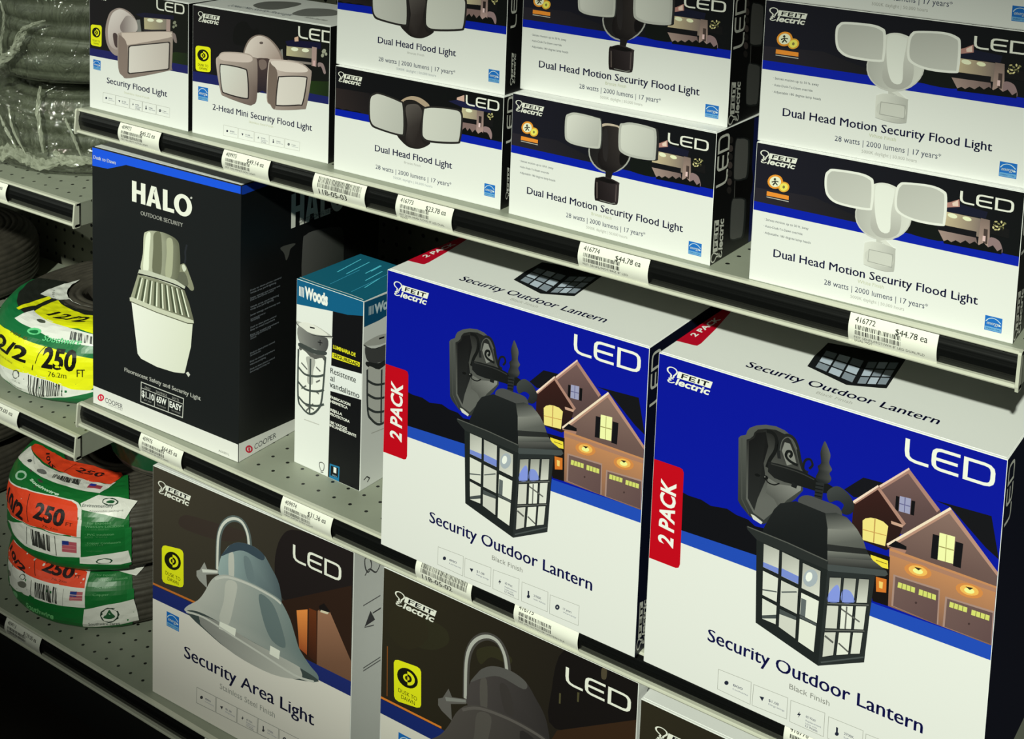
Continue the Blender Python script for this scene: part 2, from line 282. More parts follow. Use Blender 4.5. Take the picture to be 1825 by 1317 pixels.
# ------------------------------------------------------------------ what is printed on each face: part, kind, ink, layer, outline in tenths of a millimetre
ART={
'motion_bronze.front':[[237.6,130.5],["night_scene","p",[[27,26,39],[12,14,16],55,1045,2074,1064],0,[7,1298,2369,1298,2369,743,7,732]],["night_scene","p",[[41,37,47],[25,24,29],10,749,1077,781],1,[7,876,568,902,1006,798,1079,751,7,742]],["night_scene","p",[4,30,174],2,[7,748,2369,755,2369,672,7,667]],["night_scene","s",[16,20,18],3,[1454,870,1521,906,1606,885,1689,901,1741,866,1751,751,1478,750,1450,793]],["night_scene","p",[23,25,47],1,[1714,1070,1795,1103,2090,1079,2078,1018,1733,1011]],["night_scene","p",[185,133,128],2,[1743,1087,1778,1100,1851,1140,1859,1075,1748,1047]],["night_scene","p",[236,207,197],3,[1795,1097,1840,1129,1846,1077,1800,1071]],["night_scene","p",[[205,186,154],[132,115,111],1801,982,2018,920],4,[1750,1011,2037,1010,2046,852,1692,849,1693,902]],["night_scene","p",[239,239,210],5,[1845,981,1839,973,1825,967,1808,966,1789,968,1774,974,1765,982,1764,991,1771,999,1784,1005,1802,1006,1820,1004,1835,998,1844,990]],["night_scene","p",[239,239,204],5,[1964,981,1957,974,1945,969,1929,967,1913,969,1899,975,1890,982,1889,991,1895,998,1908,1003,1924,1004,1940,1002,1954,997,1962,989]],["night_scene","p",[19,18,23],5,[1687,891,2013,893,2013,843,1684,843]],["night_scene","p",[[166,141,136],[120,99,100],1743,821,2009,785],4,[1693,839,2013,840,2031,760,1748,751]],["night_scene","p",[[132,112,107],[174,146,141],2054,1001,2073,798],5,[2039,1016,2113,1013,2127,780,2030,772]],["night_scene","p",[74,60,58],6,[2070,931,2102,931,2106,805,2073,805]],["night_scene","p",[229,194,197],7,[2066,871,2089,871,2089,824,2066,824]],["night_scene","p",[20,19,21],6,[2118,985,2273,971,2277,891,2123,897]],["night_scene","s",[145,119,124],6,[2122,865,2191,860,2226,808,2225,753,2124,772]],["night_scene","p",[192,181,127],1,[2176,1014,2171,1007,2159,1003,2149,1005,2149,1011,2158,1017,2170,1018]],["night_scene","p",[132,129,86],2,[2196,991,2188,989,2178,993,2173,1000,2177,1006,2187,1005,2196,999]],["night_scene","p",[217,206,153],1,[2209,1004,2202,1007,2198,1017,2200,1026,2207,1029,2213,1022,2214,1011]],["night_scene","p",[192,181,127],7,[2217,984,2214,990,2218,1001,2226,1009,2232,1007,2232,997,2225,987]],["night_scene","p",[132,129,86],8,[2189,970,2191,978,2202,985,2212,987,2215,981,2208,973,2196,968]],["night_scene","p",[217,206,153],7,[2160,974,2167,979,2179,979,2187,974,2185,967,2174,964,2163,967]],["night_scene","p",[192,181,127],8,[2146,993,2154,993,2162,985,2164,976,2158,972,2149,976,2144,985]],["night_scene","p",[132,129,86],9,[2224,980,2229,975,2229,964,2224,955,2217,955,2214,964,2217,975]],["night_scene","p",[217,206,153],7,[2201,962,2201,955,2194,945,2184,940,2179,944,2183,954,2193,962]],["night_scene","p",[192,181,127],8,[2180,947,2175,940,2163,936,2153,938,2152,945,2162,950,2174,951]],["night_scene","p",[132,129,86],8,[2246,1007,2238,1004,2228,1008,2223,1016,2227,1022,2237,1021,2246,1015]],["night_scene","p",[217,206,153],9,[2149,945,2141,948,2137,958,2139,968,2146,970,2152,963,2154,952]],["night_scene","p",[42,41,30],9,[2159,976,2152,978,2145,988,2142,999,2144,1006,2151,1004,2158,995,2161,983]],["night_scene","p",[42,41,30],10,[2226,949,2219,950,2212,960,2209,971,2212,978,2218,976,2225,967,2229,955]],["night_scene","p",[42,41,30],9,[2190,971,2184,973,2179,980,2177,989,2178,994,2184,993,2189,986,2192,977]],["night_scene","p",[11,13,13],7,[1744,750,1780,772,1811,757,1846,782,1888,767,1927,799,1964,777,2002,806,2039,783,2076,811,2117,781,2154,806,2192,764,2227,793,2228,745,1749,733]],["led_logo","u",[0,0,0],3,["led",1854,1215,441,105,0]],["brand_logo","u",[0,0,0],1,["feit",39,1237,363,124,0]],["motion_badge","p",[236,151,50],2,[278,981,275,960,266,939,250,922,229,909,206,901,183,900,161,906,144,917,133,934,128,954,131,975,141,995,157,1013,177,1026,200,1033,224,1034,245,1029,262,1017,273,1000]],["motion_badge","p",[230,169,59],3,[341,945,339,930,332,915,321,902,306,893,290,887,273,886,257,890,245,899,237,911,233,925,235,940,243,955,254,968,269,977,285,983,302,983,318,979,330,971,338,959]],["motion_badge","p",[239,239,211],4,[259,977,257,962,249,946,238,933,222,924,205,918,188,917,172,921,160,930,151,942,148,957,150,973,157,988,169,1001,184,1011,201,1016,218,1017,234,1013,247,1004,255,992]],["motion_badge","p",[239,228,100],5,[327,942,326,931,321,920,312,911,301,903,289,899,277,899,265,902,256,908,250,917,248,928,249,939,254,950,263,959,274,966,286,970,298,971,310,968,319,962,325,953]],["motion_badge","p",[50,51,46],5,[210,993,210,989,208,986,206,984,203,982,199,980,195,980,192,981,189,983,187,985,186,988,187,992,188,995,191,997,194,999,198,1001,202,1001,205,1000,208,998,210,996]],["motion_badge","l",[50,51,46],6,[124,0,0,199,979,204,961,182,932]],["motion_badge","l",[50,51,46],7,[110,0,0,204,961,227,940]],["motion_badge","l",[50,51,46],8,[97,0,0,170,958,203,975,235,973]],["motion_badge","p",[132,122,71],6,[299,937,299,933,298,929,295,925,292,923,288,921,284,921,281,923,278,925,276,929,276,933,276,937,278,941,280,945,283,947,287,949,291,949,294,947,297,945,299,941]],["motion_badge","p",[239,145,52],2,[128,864,340,862,341,825,126,823]],["motion_badge","l",[196,195,191],2,[69,0,0,127,810,342,809]],["title_lettering","t",[22,24,69],0,["Dual Head Motion Security Flood Light",226,265,1842,73,0,0.02,0]],["finish_lettering","t",[192,194,168],1,["Bronze Finish",1026,210,238,31,0,0,0]],["detail_lettering","t",[45,53,85],0,["28 watts | 2000 lumens | 17 years*",722,122,934,47,0,0,0]],["detail_lettering","t",[170,169,166],0,["5000K daylight | 50,000 hours",971,58,483,28,0,0,0]],["detail_lettering","t",[67,74,88],0,["· Senses motion up to 50 ft. away",117,588,428,21,0,0,0]],["detail_lettering","t",[67,74,88],0,["· Auto-Dusk-To-Dawn override",116,526,376,21,0,0,0]],["detail_lettering","t",[67,74,88],0,["· Adjustable 180 degree lamp heads",115,463,458,21,0,0,0]],["energy_badge","u",[0,0,0],0,["energy",2137,196,141,127,0]],["lamp_picture","p",[166,165,163],4,[1458,959,1455,908,1439,858,1412,810,1375,767,1329,731,1278,704,1222,687,1166,681,1112,687,1063,705,1021,733,988,770,967,814,958,863,962,915,979,966,1007,1014,1045,1057,1092,1093,1144,1119,1200,1135,1255,1139,1309,1132,1357,1115,1398,1087,1429,1050,1450,1007]],["lamp_picture","p",[[30,28,30],[47,43,43],1039,835,1392,751],5,[1443,959,1440,911,1425,863,1400,818,1365,777,1322,743,1273,718,1222,702,1169,697,1118,703,1072,719,1033,746,1002,781,982,823,974,869,977,918,993,966,1019,1012,1055,1053,1099,1086,1148,1111,1200,1126,1252,1130,1302,1123,1348,1106,1386,1080,1415,1045,1435,1004]],["lamp_picture","s",[198,180,165],6,[1091,1144,1128,1177,1214,1189,1301,1182,1333,1158,1321,1125,1216,1152,1113,1122]],["lamp_picture","s",[[52,46,46],[23,19,21],1325,1042,1121,958],7,[1089,1106,1138,1153,1215,1167,1306,1157,1336,1044,1326,967,1384,902,1372,808,1315,736,1240,691,1166,694,1088,752,1074,842,1098,939]],["lamp_picture","s",[18,15,17],8,[1332,910,1418,906,1413,847,1359,791,1329,815]],["lamp_picture","s",[42,38,40],8,[1123,1097,1165,1127,1190,987,1182,802,1142,825,1121,959]],["lamp_picture","p",[30,26,27],8,[1172,711,1260,707,1236,625,1173,622]],["lamp_picture","s",[[51,43,46],[25,19,21],1314,583,1075,471],9,[1052,583,1086,613,1181,640,1327,613,1335,587,1330,410,1299,377,1238,371,1098,374,1058,391]],["lamp_picture","s",[16,13,14],10,[1069,594,1164,626,1310,604,1228,581]],["lamp_picture","l",[98,86,85],10,[115,0,0,1077,565,1086,397]],["lamp_picture","l",[87,76,77],11,[129,0,0,1304,581,1303,409]],["lamp_picture","l",[125,125,123],10,[82,0,0,1118,388,1255,380,1300,393]],["lamp_picture","s",[62,63,64],8,[676,1155,717,1206,806,1234,1045,1226,1102,1197,1114,954,1061,901,823,890,710,909,674,965]],["lamp_picture","s",[194,193,189],9,[669,1154,708,1204,803,1230,1034,1221,1092,1190,1100,955,1050,905,815,895,706,915,671,967]],["lamp_picture","s",[[222,220,217],[182,181,178],737,1166,1033,942],10,[691,1142,726,1186,807,1209,1021,1201,1068,1172,1075,962,1035,927,821,918,727,934,696,978]],["lamp_picture","s",[42,41,43],9,[1318,1193,1367,1226,1469,1244,1691,1239,1753,1197,1759,974,1729,912,1487,892,1360,915,1322,981]],["lamp_picture","s",[188,187,184],10,[1308,1185,1354,1220,1452,1244,1665,1237,1727,1198,1732,969,1702,912,1480,896,1349,919,1308,979]],["lamp_picture","s",[[218,217,213],[193,192,189],1353,1168,1687,930],11,[1332,1174,1369,1202,1460,1224,1652,1214,1701,1178,1705,976,1678,932,1482,921,1369,941,1335,990]]],
'motion_white.front':[[237.6,130.5],["night_scene","p",[[27,26,39],[12,14,16],55,1045,2074,1064],0,[7,1298,2369,1298,2369,743,7,732]],["night_scene","p",[[41,37,47],[25,24,29],10,749,1077,781],1,[7,876,568,902,1006,798,1079,751,7,742]],["night_scene","p",[4,30,174],2,[7,748,2369,755,2369,672,7,667]],["night_scene","s",[16,20,18],3,[1454,870,1521,906,1606,885,1689,901,1741,866,1751,751,1478,750,1450,793]],["night_scene","p",[23,25,47],1,[1714,1070,1795,1103,2090,1079,2078,1018,1733,1011]],["night_scene","p",[185,133,128],2,[1743,1087,1778,1100,1851,1140,1859,1075,1748,1047]],["night_scene","p",[236,207,197],3,[1795,1097,1840,1129,1846,1077,1800,1071]],["night_scene","p",[[205,186,154],[132,115,111],1801,982,2018,920],4,[1750,1011,2037,1010,2046,852,1692,849,1693,902]],["night_scene","p",[239,239,210],5,[1845,981,1839,973,1825,967,1808,966,1789,968,1774,974,1765,982,1764,991,1771,999,1784,1005,1802,1006,1820,1004,1835,998,1844,990]],["night_scene","p",[239,239,204],5,[1964,981,1957,974,1945,969,1929,967,1913,969,1899,975,1890,982,1889,991,1895,998,1908,1003,1924,1004,1940,1002,1954,997,1962,989]],["night_scene","p",[19,18,23],5,[1687,891,2013,893,2013,843,1684,843]],["night_scene","p",[[166,141,136],[120,99,100],1743,821,2009,785],4,[1693,839,2013,840,2031,760,1748,751]],["night_scene","p",[[132,112,107],[174,146,141],2054,1001,2073,798],5,[2039,1016,2113,1013,2127,780,2030,772]],["night_scene","p",[74,60,58],6,[2070,931,2102,931,2106,805,2073,805]],["night_scene","p",[229,194,197],7,[2066,871,2089,871,2089,824,2066,824]],["night_scene","p",[20,19,21],6,[2118,985,2273,971,2277,891,2123,897]],["night_scene","s",[145,119,124],6,[2122,865,2191,860,2226,808,2225,753,2124,772]],["night_scene","p",[192,181,127],1,[2176,1014,2171,1007,2159,1003,2149,1005,2149,1011,2158,1017,2170,1018]],["night_scene","p",[132,129,86],2,[2196,991,2188,989,2178,993,2173,1000,2177,1006,2187,1005,2196,999]],["night_scene","p",[217,206,153],1,[2209,1004,2202,1007,2198,1017,2200,1026,2207,1029,2213,1022,2214,1011]],["night_scene","p",[192,181,127],7,[2217,984,2214,990,2218,1001,2226,1009,2232,1007,2232,997,2225,987]],["night_scene","p",[132,129,86],8,[2189,970,2191,978,2202,985,2212,987,2215,981,2208,973,2196,968]],["night_scene","p",[217,206,153],7,[2160,974,2167,979,2179,979,2187,974,2185,967,2174,964,2163,967]],["night_scene","p",[192,181,127],8,[2146,993,2154,993,2162,985,2164,976,2158,972,2149,976,2144,985]],["night_scene","p",[132,129,86],9,[2224,980,2229,975,2229,964,2224,955,2217,955,2214,964,2217,975]],["night_scene","p",[217,206,153],7,[2201,962,2201,955,2194,945,2184,940,2179,944,2183,954,2193,962]],["night_scene","p",[192,181,127],8,[2180,947,2175,940,2163,936,2153,938,2152,945,2162,950,2174,951]],["night_scene","p",[132,129,86],8,[2246,1007,2238,1004,2228,1008,2223,1016,2227,1022,2237,1021,2246,1015]],["night_scene","p",[217,206,153],9,[2149,945,2141,948,2137,958,2139,968,2146,970,2152,963,2154,952]],["night_scene","p",[42,41,30],9,[2159,976,2152,978,2145,988,2142,999,2144,1006,2151,1004,2158,995,2161,983]],["night_scene","p",[42,41,30],10,[2226,949,2219,950,2212,960,2209,971,2212,978,2218,976,2225,967,2229,955]],["night_scene","p",[42,41,30],9,[2190,971,2184,973,2179,980,2177,989,2178,994,2184,993,2189,986,2192,977]],["night_scene","p",[11,13,13],7,[1744,750,1780,772,1811,757,1846,782,1888,767,1927,799,1964,777,2002,806,2039,783,2076,811,2117,781,2154,806,2192,764,2227,793,2228,745,1749,733]],["led_logo","u",[0,0,0],3,["led",1854,1215,441,105,0]],["brand_logo","u",[0,0,0],1,["feit",39,1237,363,124,0]],["motion_badge","p",[236,151,50],2,[278,981,275,960,266,939,250,922,229,909,206,901,183,900,161,906,144,917,133,934,128,954,131,975,141,995,157,1013,177,1026,200,1033,224,1034,245,1029,262,1017,273,1000]],["motion_badge","p",[230,169,59],3,[341,945,339,930,332,915,321,902,306,893,290,887,273,886,257,890,245,899,237,911,233,925,235,940,243,955,254,968,269,977,285,983,302,983,318,979,330,971,338,959]],["motion_badge","p",[239,239,211],4,[259,977,257,962,249,946,238,933,222,924,205,918,188,917,172,921,160,930,151,942,148,957,150,973,157,988,169,1001,184,1011,201,1016,218,1017,234,1013,247,1004,255,992]],["motion_badge","p",[239,228,100],5,[327,942,326,931,321,920,312,911,301,903,289,899,277,899,265,902,256,908,250,917,248,928,249,939,254,950,263,959,274,966,286,970,298,971,310,968,319,962,325,953]],["motion_badge","p",[50,51,46],5,[210,993,210,989,208,986,206,984,203,982,199,980,195,980,192,981,189,983,187,985,186,988,187,992,188,995,191,997,194,999,198,1001,202,1001,205,1000,208,998,210,996]],["motion_badge","l",[50,51,46],6,[124,0,0,199,979,204,961,182,932]],["motion_badge","l",[50,51,46],7,[110,0,0,204,961,227,940]],["motion_badge","l",[50,51,46],8,[97,0,0,170,958,203,975,235,973]],["motion_badge","p",[132,122,71],6,[299,937,299,933,298,929,295,925,292,923,288,921,284,921,281,923,278,925,276,929,276,933,276,937,278,941,280,945,283,947,287,949,291,949,294,947,297,945,299,941]],["motion_badge","p",[239,145,52],2,[128,864,340,862,341,825,126,823]],["motion_badge","l",[196,195,191],2,[69,0,0,127,810,342,809]],["title_lettering","t",[22,24,69],0,["Dual Head Motion Security Flood Light",226,265,1842,73,0,0.02,0]],["finish_lettering","t",[192,194,168],1,["White Finish",1026,210,238,31,0,0,0]],["detail_lettering","t",[45,53,85],0,["28 watts | 2000 lumens | 17 years*",722,122,934,47,0,0,0]],["detail_lettering","t",[170,169,166],0,["5000K daylight | 50,000 hours",971,58,483,28,0,0,0]],["detail_lettering","t",[67,74,88],0,["· Senses motion up to 50 ft. away",117,588,428,21,0,0,0]],["detail_lettering","t",[67,74,88],0,["· Auto-Dusk-To-Dawn override",116,526,376,21,0,0,0]],["detail_lettering","t",[67,74,88],0,["· Adjustable 180 degree lamp heads",115,463,458,21,0,0,0]],["energy_badge","u",[0,0,0],0,["energy",2137,196,141,127,0]],["lamp_picture","p",[207,205,202],4,[1463,881,1454,831,1432,783,1400,739,1359,701,1310,671,1257,651,1201,641,1145,642,1093,654,1047,678,1009,710,981,750,966,796,963,846,973,896,995,945,1029,990,1071,1027,1121,1057,1174,1077,1231,1085,1285,1083,1337,1070,1382,1046,1418,1013,1445,974,1460,929]],["lamp_picture","p",[[184,183,180],[220,219,215],1012,737,1418,766],5,[1452,880,1443,833,1422,787,1392,746,1353,709,1306,681,1255,662,1201,652,1149,654,1099,665,1055,687,1019,718,992,756,977,800,974,847,984,894,1005,941,1037,983,1077,1018,1125,1046,1176,1065,1230,1074,1282,1072,1331,1059,1374,1037,1409,1006,1434,969,1449,925]],["lamp_picture","s",[[229,228,224],[180,178,175],1220,1119,1205,719],6,[1096,1087,1129,1134,1207,1155,1293,1143,1331,1111,1320,973,1372,882,1364,750,1311,691,1241,665,1161,679,1108,753,1114,915]],["lamp_picture","s",[236,236,233],7,[1131,1107,1208,1135,1280,1123,1299,1098,1281,906,1279,732,1193,727,1140,877]],["lamp_picture","p",[202,201,197],7,[1166,666,1244,663,1211,599,1170,605]],["lamp_picture","p",[222,221,217],8,[1200,634,1249,652,1340,587,1312,575]],["lamp_picture","s",[[222,221,217],[183,182,179],1098,562,1323,480],9,[1066,568,1079,592,1158,617,1329,597,1343,571,1345,411,1325,384,1240,371,1093,387,1069,413]],["lamp_picture","s",[208,207,203],10,[1103,528,1308,528,1307,420,1098,427]],["lamp_picture","l",[165,164,161],11,[58,0,1,1112,536,1323,537,1322,421,1108,428]],["lamp_picture","s",[238,237,234],7,[668,1119,695,1167,747,1192,971,1202,1078,1182,1113,1133,1116,930,1075,881,816,880,711,923,673,1001]],["lamp_picture","s",[[192,191,188],[203,202,199],761,1183,1071,909],8,[690,1106,711,1149,754,1172,967,1181,1061,1161,1091,1120,1095,937,1062,901,821,901,724,944,693,1012]],["lamp_picture","s",[238,237,234],7,[1310,1114,1334,1172,1387,1196,1598,1214,1715,1190,1749,1135,1751,920,1713,878,1497,871,1353,907,1308,970]],["lamp_picture","s",[[192,191,188],[203,202,199],1405,1188,1718,906],8,[1330,1104,1352,1155,1393,1178,1594,1195,1700,1170,1727,1125,1729,929,1704,898,1500,892,1369,924,1328,983]]],
'motion.side':[[125.0,130.5],["side_picture","p",[23,32,96],0,[815,1298,962,1285,1027,7,840,7]],["side_led_logo","u",[0,0,0],0,["led",36,1259,242,501,90]],["side_brand_logo","u",[0,0,0],0,["feit",13,439,239,429,90]],["side_picture","p",[50,46,46],1,[359,1164,351,1145,326,1137,293,1144,266,1162,253,1186,260,1205,285,1213,318,1206,346,1188]],["side_picture","p",[89,78,77],1,[362,1080,355,1061,330,1053,297,1060,269,1079,257,1103,264,1122,289,1129,321,1123,350,1104]],["side_picture","p",[50,46,46],1,[366,996,359,977,334,969,301,976,273,995,260,1019,268,1038,292,1046,325,1039,353,1020]],["side_picture","p",[89,78,77],1,[370,912,362,892,337,885,305,892,277,912,264,935,271,955,296,962,329,955,357,936]],["side_picture","p",[50,46,46],1,[374,827,366,808,341,801,308,808,280,828,268,852,275,871,300,878,333,871,361,851]],["side_picture","p",[89,78,77],1,[378,743,370,723,345,716,312,724,284,744,271,768,279,787,304,794,336,786,365,767]],["side_picture","p",[50,46,46],0,[381,658,374,639,349,632,316,640,288,659,275,684,283,703,307,710,340,702,369,682]],["side_picture","s",[14,13,14],1,[507,863,744,841,848,725,852,539,727,446,498,533,435,699]],["side_picture","l",[101,100,99],2,[148,0,0,443,743,452,560]],["side_picture","s",[42,45,46],3,[400,1140,503,1158,682,1112,739,1040,744,734,647,701,450,738,402,812]],["side_picture","s",[107,106,105],4,[415,1129,505,1146,649,1110,697,1048,702,749,617,723,455,752,414,815]],["side_picture","s",[42,45,46],2,[389,542,513,551,693,498,736,429,727,123,602,101,438,137,390,213]],["side_picture","s",[98,98,97],3,[403,533,514,538,659,497,694,439,684,140,579,123,443,150,403,216]]],
'dual.front':[[233.7,122.4],["night_scene","p",[[18,17,22],[12,14,14],104,1207,2090,859],0,[7,1217,2330,1217,2330,731,7,695]],["night_scene","p",[[46,37,38],[20,19,23],51,736,730,1043],1,[7,961,518,977,536,687,10,713]],["night_scene","p",[4,30,174],2,[7,723,2330,740,2330,655,7,640]],["night_scene","p",[10,10,13],3,[9,726,52,737,116,723,179,738,243,727,327,741,390,735,390,727,10,716]],["night_scene","p",[212,172,161],1,[1726,1124,1822,1168,1826,1086,1724,1074]],["night_scene","p",[27,29,65],2,[1615,1067,1727,1101,2174,1074,2176,1029,1786,1033]],["night_scene","p",[[198,186,154],[145,127,119],1825,985,2068,948],1,[1798,1027,2010,1029,2023,926,1790,917]],["night_scene","p",[239,239,210],3,[1934,1008,1926,998,1908,990,1886,988,1864,991,1850,998,1846,1009,1854,1019,1872,1026,1894,1029,1916,1026,1930,1018]],["night_scene","p",[19,18,21],2,[1800,918,1996,918,1998,875,1792,867]],["night_scene","p",[132,107,107],3,[1792,867,1998,872,2002,751,1796,762]],["night_scene","p",[[132,112,107],[184,152,152],2028,1034,2037,788],4,[1995,1029,2084,1032,2085,759,1995,753]],["night_scene","p",[43,35,36],5,[2023,972,2059,972,2058,854,2022,854]],["night_scene","p",[233,200,206],6,[2023,898,2048,897,2047,852,2021,852]],["night_scene","p",[20,19,21],1,[2086,967,2206,965,2203,880,2086,882]],["night_scene","s",[151,124,129],1,[2090,868,2164,865,2199,802,2187,746,2139,807,2089,813]],["night_scene","p",[192,181,127],1,[2165,1018,2160,1011,2148,1007,2138,1010,2137,1016,2147,1022,2159,1023]],["night_scene","p",[132,129,86],2,[2184,1001,2176,998,2165,1001,2160,1009,2165,1015,2176,1015,2184,1008]],["night_scene","p",[217,206,153],3,[2193,1010,2185,1012,2181,1022,2184,1031,2192,1034,2198,1027,2199,1017]],["night_scene","p",[192,181,127],1,[2192,984,2188,990,2193,1001,2202,1007,2208,1005,2208,996,2201,986]],["night_scene","p",[132,129,86],2,[2164,976,2166,984,2177,991,2188,992,2191,986,2184,978,2172,974]],["night_scene","p",[217,206,153],3,[2138,983,2145,989,2158,989,2166,983,2163,977,2152,974,2141,977]],["night_scene","p",[192,181,127],2,[2160,972,2168,973,2176,966,2178,956,2171,952,2161,956,2156,964]],["night_scene","p",[132,129,86],4,[2139,1007,2145,1002,2145,992,2139,983,2131,983,2127,991,2131,1002]],["night_scene","p",[11,13,13],5,[1814,788,1850,818,1880,784,1907,820,1945,780,1981,818,2020,778,2065,809,2112,779,2157,795,2183,738,1806,740]],["lamp_picture","s",[179,156,136],1,[947,947,1013,1002,1111,1041,1219,1042,1308,1012,1360,973,1311,930,1252,960,1133,993,1034,964]],["lamp_picture","s",[33,29,29],3,[986,932,1113,1001,1251,968,1332,902,1262,651,1323,582,1386,562,1325,510,1219,464,1090,460,989,506,919,574,1025,626]],["lamp_picture","s",[[89,82,81],[41,35,35],1115,913,1279,718],4,[1032,900,1114,953,1213,954,1264,875,1236,711,1275,558,1325,519,1189,469,1049,517,1062,712]],["lamp_picture","s",[41,38,38],5,[513,928,569,986,671,1008,943,968,1016,921,1033,627,975,565,642,584,538,621,506,747]],["lamp_picture","s",[[208,206,203],[183,182,179],591,924,965,631],6,[530,914,578,967,671,989,931,951,988,909,1005,635,958,585,650,605,554,644,526,750]],["lamp_picture","s",[41,38,38],6,[1269,920,1303,951,1426,981,1712,1003,1800,978,1815,874,1796,668,1734,616,1401,568,1280,587,1253,682]],["lamp_picture","s",[[212,211,207],[198,197,194],1331,917,1725,639],7,[1289,904,1319,935,1430,963,1701,983,1778,961,1792,870,1773,676,1721,635,1408,591,1299,607,1276,686]],["led_logo","u",[0,0,0],3,["led",1844,1174,435,110,0]],["brand_logo","u",[0,0,0],1,["feit",41,1160,360,123,0]],["title_lettering","t",[22,24,75],0,["Dual Head Flood Light",606,326,1082,72,0,0.02,0]],["finish_lettering","t",[171,170,168],0,["Bronze Finish",1029,264,231,25,0,0,0]],["detail_lettering","t",[45,53,85],0,["28 watts | 2000 lumens | 17 years*",622,124,1064,48,0,0,0]],["detail_lettering","t",[157,162,172],0,["5000K daylight | 50,000 hours",880,61,549,26,0,0,0]],["energy_badge","u",[0,0,0],0,["energy",2122,254,139,135,0]]],
'dual.side':[[120.0,122.4],["side_led_logo","u",[0,0,0],0,["led",66,1211,111,499,90]],["side_brand_logo","u",[0,0,0],0,["feit",96,443,91,357,90]]],
